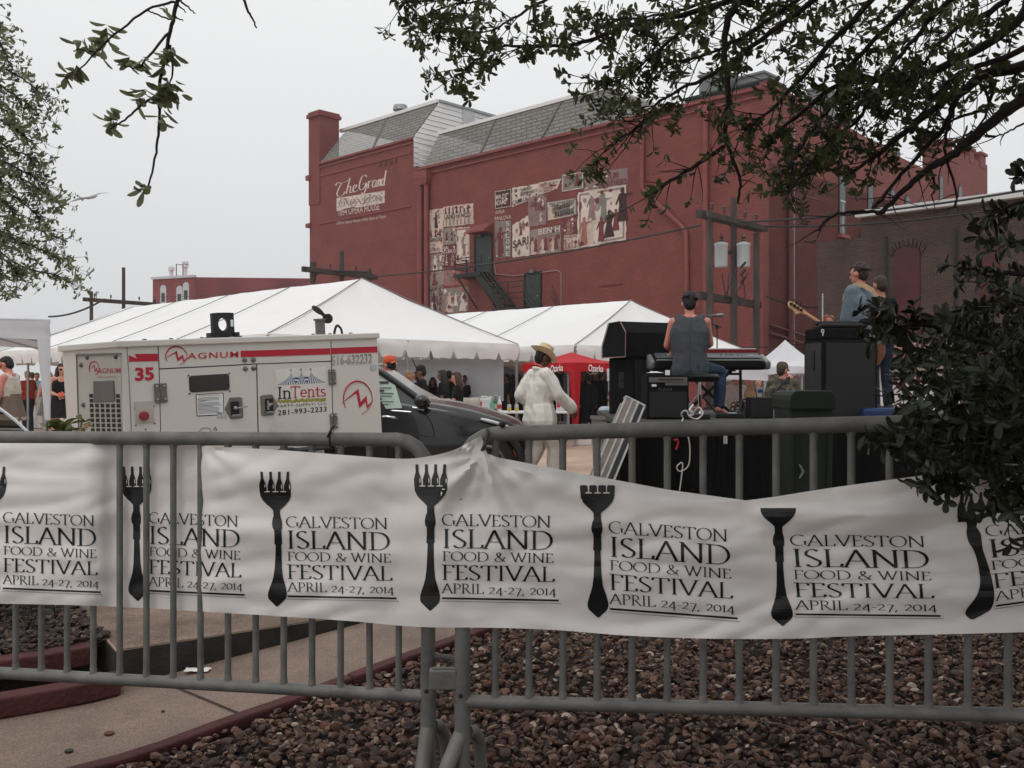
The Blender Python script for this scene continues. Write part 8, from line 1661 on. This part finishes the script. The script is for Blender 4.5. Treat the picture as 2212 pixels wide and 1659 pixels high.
# dark young oak at the right edge, close to the barrier
YT = thing('young_oak', 'dark leafy young oak close by at the right edge hanging over the banner', 'tree', (1.95, 2.75, -.2)); wb = MB(); lb = MB(); tr = MB()
tr.tube(curve_pts([V((1.95, 2.75, -.25)), V((1.9, 2.8, .5)), V((1.98, 2.78, 1.2)), V((1.9, 2.85, 2.1))], 6), [.06 - .002 * i for i in range(19)], 10); tr.build('trunk', M_bark, YT, world=True, smooth=60)
poly_ = [(2230, 330), (2185, 380), (2150, 450), (2120, 500), (2080, 540), (2060, 570), (2050, 640), (1990, 690), (1950, 712), (1925, 735), (1915, 765), (1890, 800), (1900, 870), (1895, 905), (1900, 960), (1930, 985), (1990, 1000), (2060, 1005), (2120, 1040), (2230, 1040)]
def inside(x, y, pl):
    c = False
    for (x0, y0), (x1, y1) in zip(pl, pl[1:] + pl[:1]):
        if (y0 > y) != (y1 > y) and x < (x1 - x0) * (y - y0) / (y1 - y0) + x0: c = not c
    return c
k = 0
while k < 290:
    x = 2235 - abs(rt.gauss(0, 190)); y = rt.uniform(320, 1045)
    if not inside(x, y, poly_): continue
    if (x < 1960 and rt.random() < .4) or (y < 640 and rt.random() < .88): continue
    Y = rt.uniform(2.55, 3.7) if y < 900 else rt.uniform(2.5, 2.9); twig(wb, lb, P(x + 62, y, Y), (V((-.7, rt.uniform(-.5, .3), rt.uniform(-.5, .5))) + rv(.5)).normalized(), rt.uniform(.06, .15), .003, .046, 0, .55, 7); k += 1
for pix, r0 in (([(2300, 760, 2.8), (2140, 740, 2.85), (2000, 700, 2.85), (1940, 705, 2.8), (1890, 700, 2.75)], .012), ([(2300, 870, 2.7), (2130, 900, 2.7), (2010, 930, 2.65), (1930, 960, 2.62)], .012), ([(2300, 930, 2.6), (2180, 980, 2.55), (2080, 1020, 2.5), (2030, 1040, 2.48)], .010), ([(2300, 950, 2.5), (2230, 1010, 2.5), (2190, 1060, 2.48), (2170, 1090, 2.46)], .009), ([(2300, 600, 3.0), (2180, 590, 3.0), (2080, 580, 3.0)], .012), ([(2300, 420, 3.0), (2200, 440, 3.0), (2130, 470, 3.0)], .010), ([(2300, 960, 2.6), (2260, 1030, 2.5), (2215, 1100, 2.45)], .008), ([(2300, 640, 3.2), (2120, 660, 3.2), (2010, 760, 3.2), (1940, 830, 3.2)], .012), ([(2300, 300, 3.1), (2240, 360, 3.1), (2190, 385, 3.1)], .009), ([(2300, 900, 3.1), (2140, 960, 3.0), (2010, 1000, 2.9)], .01)):
    pts = limb(wb, pix, r0, .003, .004); n = len(pts)
    for i in range(n // 3, n):
        d = (pts[min(n - 1, i + 1)] - pts[i - 1]).normalized(); rosette(lb, pts[i], d, 5 if i > n - 4 else 2, .054); (rt.random() < (.35 if pix[0][1] < 700 else .8)) and twig(wb, lb, pts[i], (d + rv(.8)).normalized(), rt.uniform(.05, .12), .003, .048, 0, .5, 6)
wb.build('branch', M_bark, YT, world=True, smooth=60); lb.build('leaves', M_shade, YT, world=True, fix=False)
# leafy plant with a dry seed head in the left bed
c = P(132, 829, 6.3); PL = thing('leafy_plant', 'bushy broad leaved plant with a dry seed head behind the left barrier', 'plant', (c.x, c.y, 0)); wb = MB(); lb = MB()
for _ in range(34):
    a = V((c.x + rt.uniform(-.1, .1), c.y + rt.uniform(-.1, .1), 0)); b = V((c.x + rt.uniform(-.08, .12) + rt.gauss(0, .06), c.y + rt.uniform(-.15, .15), rt.uniform(.78, 1.15))); wb.tube(curve_pts([a, a.lerp(b, .6) + rv(.05), b], 4), .006, 5)
    for q in (.55, .75, .9, 1): rosette(lb, a.lerp(b, q), V((0, 0, 1)), 5, .105)
wb.build('stem', mat('green_stem', lin(84, 86, 56), .7), PL, world=True); lb.build('leaves', mat('plant_leaf', lin(92, 98, 58), .5, .3, 4, trans=.25, island=.3), PL, world=True, fix=False)
m = MB(); q = curve_pts([P(150, 960, 6.2), P(165, 938, 6.2), P(180, 926, 6.2), P(193, 917, 6.2)], 6); m.tube(q, .004, 5)
for p in q[8:]:
    for _ in range(5): m.cap(p, p + rv(.02) + V((.008, 0, .004)), .004, .002, 5)
m.build('seed_head', mat('dry_straw', lin(170, 146, 112), .9, .2, 40), PL, world=True)
wb = MB(); lb = MB(); t = thing('low_shrub', 'low dark shrub in the planting bed at the lower left edge', 'shrub', (-3.0, 5.4, 0))
for _ in range(60):
    p = V((-3.05 + rt.gauss(0, .28), 5.5 + rt.gauss(0, .25), .02)); twig(wb, lb, p, V((rt.gauss(0, .4), rt.gauss(0, .4), 1)), rt.uniform(.12, .3), .004, .05, 0, .6, 5)
wb.build('stem', M_bark, t, world=True); lb.build('leaves', M_shade, t, world=True, fix=False)

# ---------------------------------------------------------------- loose stones
def ico(sub):
    import bmesh
    bm = bmesh.new(); bmesh.ops.create_icosphere(bm, subdivisions=sub, radius=1); v = np.array([x.co[:] for x in bm.verts]); f = np.array([[y.index for y in x.verts] for x in bm.faces]); bm.free(); return v, f
def stones(name, pos, size, m_, seed):
    rng = np.random.default_rng(seed); v0, f0 = ico(2); n = len(pos); nv = len(v0); vs = np.zeros((n * nv, 3)); 
    var = []
    for k in range(20):
        d = np.ones(nv)
        for _ in range(7): a = rng.normal(size=3); a /= np.linalg.norm(a); c_ = rng.uniform(.45, .9); dp = v0 @ a; d = np.where(dp * d > c_, c_ / np.maximum(dp, 1e-3), d)
        q = v0 * d[:, None] * rng.uniform(.8, 1.2, 3); var.append(q * (1 + .04 * rng.normal(size=(nv, 1))))
    for i in range(n):
        q = var[rng.integers(20)] * np.array([1, rng.uniform(.65, .95), rng.uniform(.42, .7)]) * size[i] / 2
        ax, ay, az = rng.normal(0, .35), rng.normal(0, .35), rng.uniform(0, 6.28); cx_, sx_, cy_, sy_, cz, sz = math.cos(ax), math.sin(ax), math.cos(ay), math.sin(ay), math.cos(az), math.sin(az)
        Rm = np.array([[cz, -sz, 0], [sz, cz, 0], [0, 0, 1]]) @ np.array([[cy_, 0, sy_], [0, 1, 0], [-sy_, 0, cy_]]) @ np.array([[1, 0, 0], [0, cx_, -sx_], [0, sx_, cx_]])
        vs[i * nv:(i + 1) * nv] = q @ Rm.T + pos[i]
    fs = (np.arange(n)[:, None, None] * nv + f0[None]).reshape(-1, 3); me = bpy.data.meshes.new(name); me.vertices.add(len(vs)); me.vertices.foreach_set('co', vs.ravel()); me.loops.add(fs.size); me.loops.foreach_set('vertex_index', fs.ravel().astype(np.int32)); me.polygons.add(len(fs)); me.polygons.foreach_set('loop_start', np.arange(0, fs.size, 3, dtype=np.int32)); me.polygons.foreach_set('loop_total', np.full(len(fs), 3, dtype=np.int32)); me.update(calc_edges=True); me.materials.append(m_); me.shade_smooth(); me.set_sharp_from_angle(angle=R(26))
    o = bpy.data.objects.new(name, me); COL.objects.link(o); return tag(o, kind='stuff')
def stone_mat(name, cols):
    m = bpy.data.materials.new(name); m.use_nodes = True; t = m.node_tree; b = t.nodes['Principled BSDF']; N = t.nodes.new; g = N('ShaderNodeNewGeometry'); r = N('ShaderNodeValToRGB'); r.color_ramp.interpolation = 'CONSTANT'
    for i, (p_, c_) in enumerate(cols): e_ = r.color_ramp.elements[0] if i == 0 else r.color_ramp.elements.new(p_); e_.position = p_; e_.color = (*lin(*c_), 1)
    c = N('ShaderNodeTexCoord'); n = N('ShaderNodeTexNoise'); n.inputs['Scale'].default_value = 45; n.inputs['Detail'].default_value = 6; q = N('ShaderNodeMapRange'); q.inputs['To Min'].default_value = .6; q.inputs['To Max'].default_value = 1.4; h = N('ShaderNodeHueSaturation'); bp = N('ShaderNodeBump'); bp.inputs['Strength'].default_value = .4; bp.inputs['Distance'].default_value = .004
    l = t.links.new; l(g.outputs['Random Per Island'], r.inputs[0]); l(c.outputs['Object'], n.inputs['Vector']); l(n.outputs[0], q.inputs['Value']); l(q.outputs[0], h.inputs['Value']); l(r.outputs[0], h.inputs['Color']); l(h.outputs[0], b.inputs['Base Color']); l(n.outputs[0], bp.inputs['Height']); l(bp.outputs[0], b.inputs['Normal']); b.inputs['Roughness'].default_value = .7; b.inputs['Specular IOR Level'].default_value = .3; return m
rng = np.random.default_rng(5); pos = []; siz = []
def gz(x, y): return zs(x, y) + .004 + .03 * noise.noise(V((x * 1.1, y * 1.1, 0)))
tries = 0
while len(pos) < 25000 and tries < 160000:
    tries += 1; y = 2.75 + (7.2 - 2.75) * rng.random() ** 1.15; x = rng.uniform(-2.2, min(4.6, .8 * y + .4)); rel = V((x, y, 0)) - E0
    if rel.dot(EN) < .055 or abs(x) > .8 * y + .4: continue
    if rel.dot(ED) > 4.0 and rel.dot(EN) < .2: continue
    s = rng.uniform(.02, .05) if rng.random() < .88 else rng.uniform(.045, .066); pos.append((x, y, gz(x, y) + rng.uniform(-.006, .022))); siz.append(s)
stones('river_stones', np.array(pos), siz, stone_mat('river_stone', ((0, (76, 56, 49)), (.16, (98, 72, 60)), (.3, (64, 52, 48)), (.44, (112, 86, 72)), (.56, (86, 70, 64)), (.66, (56, 45, 41)), (.76, (126, 98, 80)), (.85, (94, 60, 46)), (.92, (146, 124, 108)), (.97, (176, 160, 146)))), 3)
pos = []; siz = []
while len(pos) < 2600:
    u, v = rng.random(), rng.random(); p = V((-5, 3.2, 0)).lerp(V((-2.16, 5.16, 0)), u).lerp(V((-6, 8, 0)).lerp(V((-2.72, 5.98, 0)), u), v)
    if abs(p.x) > .6 * p.y + .2: continue
    pos.append((p.x, p.y, .005 + rng.uniform(-.01, .02))); siz.append(rng.uniform(.02, .06))
stones('bed_stones', np.array(pos), siz, stone_mat('bed_stone', ((0, (52, 42, 38)), (.3, (68, 54, 48)), (.55, (44, 38, 36)), (.75, (84, 66, 58)), (.9, (98, 84, 76)))), 9)

# a gull crossing the sky
g_ = P(195, 427, 30); m = MB()
m.cap(g_ + V((-.10, .02, -.02)), g_ + V((.12, 0, .03)), .035, .05); m.ell(g_ + V((.17, 0, .05)), (.04, .035, .035), nu=8, nv=6); m.tube([g_ + V((.2, 0, .045)), g_ + V((.25, 0, .035))], [.012, .003], 5); m.prism([g_ + V((-.1, -.02, -.02)), g_ + V((-.24, -.05, -.06)), g_ + V((-.24, .05, -.06)), g_ + V((-.1, .02, -.02))], (0, 0, .012))
for s, tip in ((-1, V((-.42, -.5, -.24))), (1, V((.36, .5, .24)))):
    a, b = g_ + V((.06, 0, .02)), g_ + V((-.05, 0, .02)); md = g_ + tip * .5 + V((.03, 0, .07)); m.prism([a, md + V((.05, 0, 0)), g_ + tip, md - V((.06, 0, .01)), b], (0, .0, .012))
m.build('body', mat('gull_grey', lin(150, 150, 152), .7), tag(thing('gull', 'small gull gliding in the open sky left of the theatre', 'bird', g_)), world=True)

for i in range(12):                                    # dead leaves blown among the stones
    x, y = rt.uniform(-.6, 2.2), rt.uniform(3.7, 5.6)
    if (V((x, y, 0)) - E0).dot(EN) < .2: x += .9
    mb = MB(); leaf(mb, V((0, 0, 0)), V((1, rt.uniform(-.3, .3), .1)), V((0, 0, 1)), rt.uniform(.05, .075), .026); o = mb.build('fallen_leaf', mat('dead_leaf_brown', lin(92, 60, 44)), fix=False); o.location = (x, y, gz(x, y) + .034); o.rotation_euler = (rt.uniform(-.4, .4), rt.uniform(-.4, .4), rt.uniform(0, 6.28)); tag(o, 'small brown dead leaf lying among the river stones', 'leaf', 'dead leaves on the stone bed')
# ---------------------------------------------------------------- the damp sea air
m = MB(); m.box((0, 75, 14), (300, 190, 34)); hz = m.build('haze', [], kind='stuff')
hm = bpy.data.materials.new('sea_haze'); hm.use_nodes = True; ht = hm.node_tree; ht.nodes.clear(); ho = ht.nodes.new('ShaderNodeOutputMaterial'); pv = ht.nodes.new('ShaderNodeVolumePrincipled')
pv.inputs['Color'].default_value = (.93, .94, .96, 1); pv.inputs['Density'].default_value = .0006; ht.links.new(pv.outputs[0], ho.inputs['Volume']); hz.data.materials.append(hm)
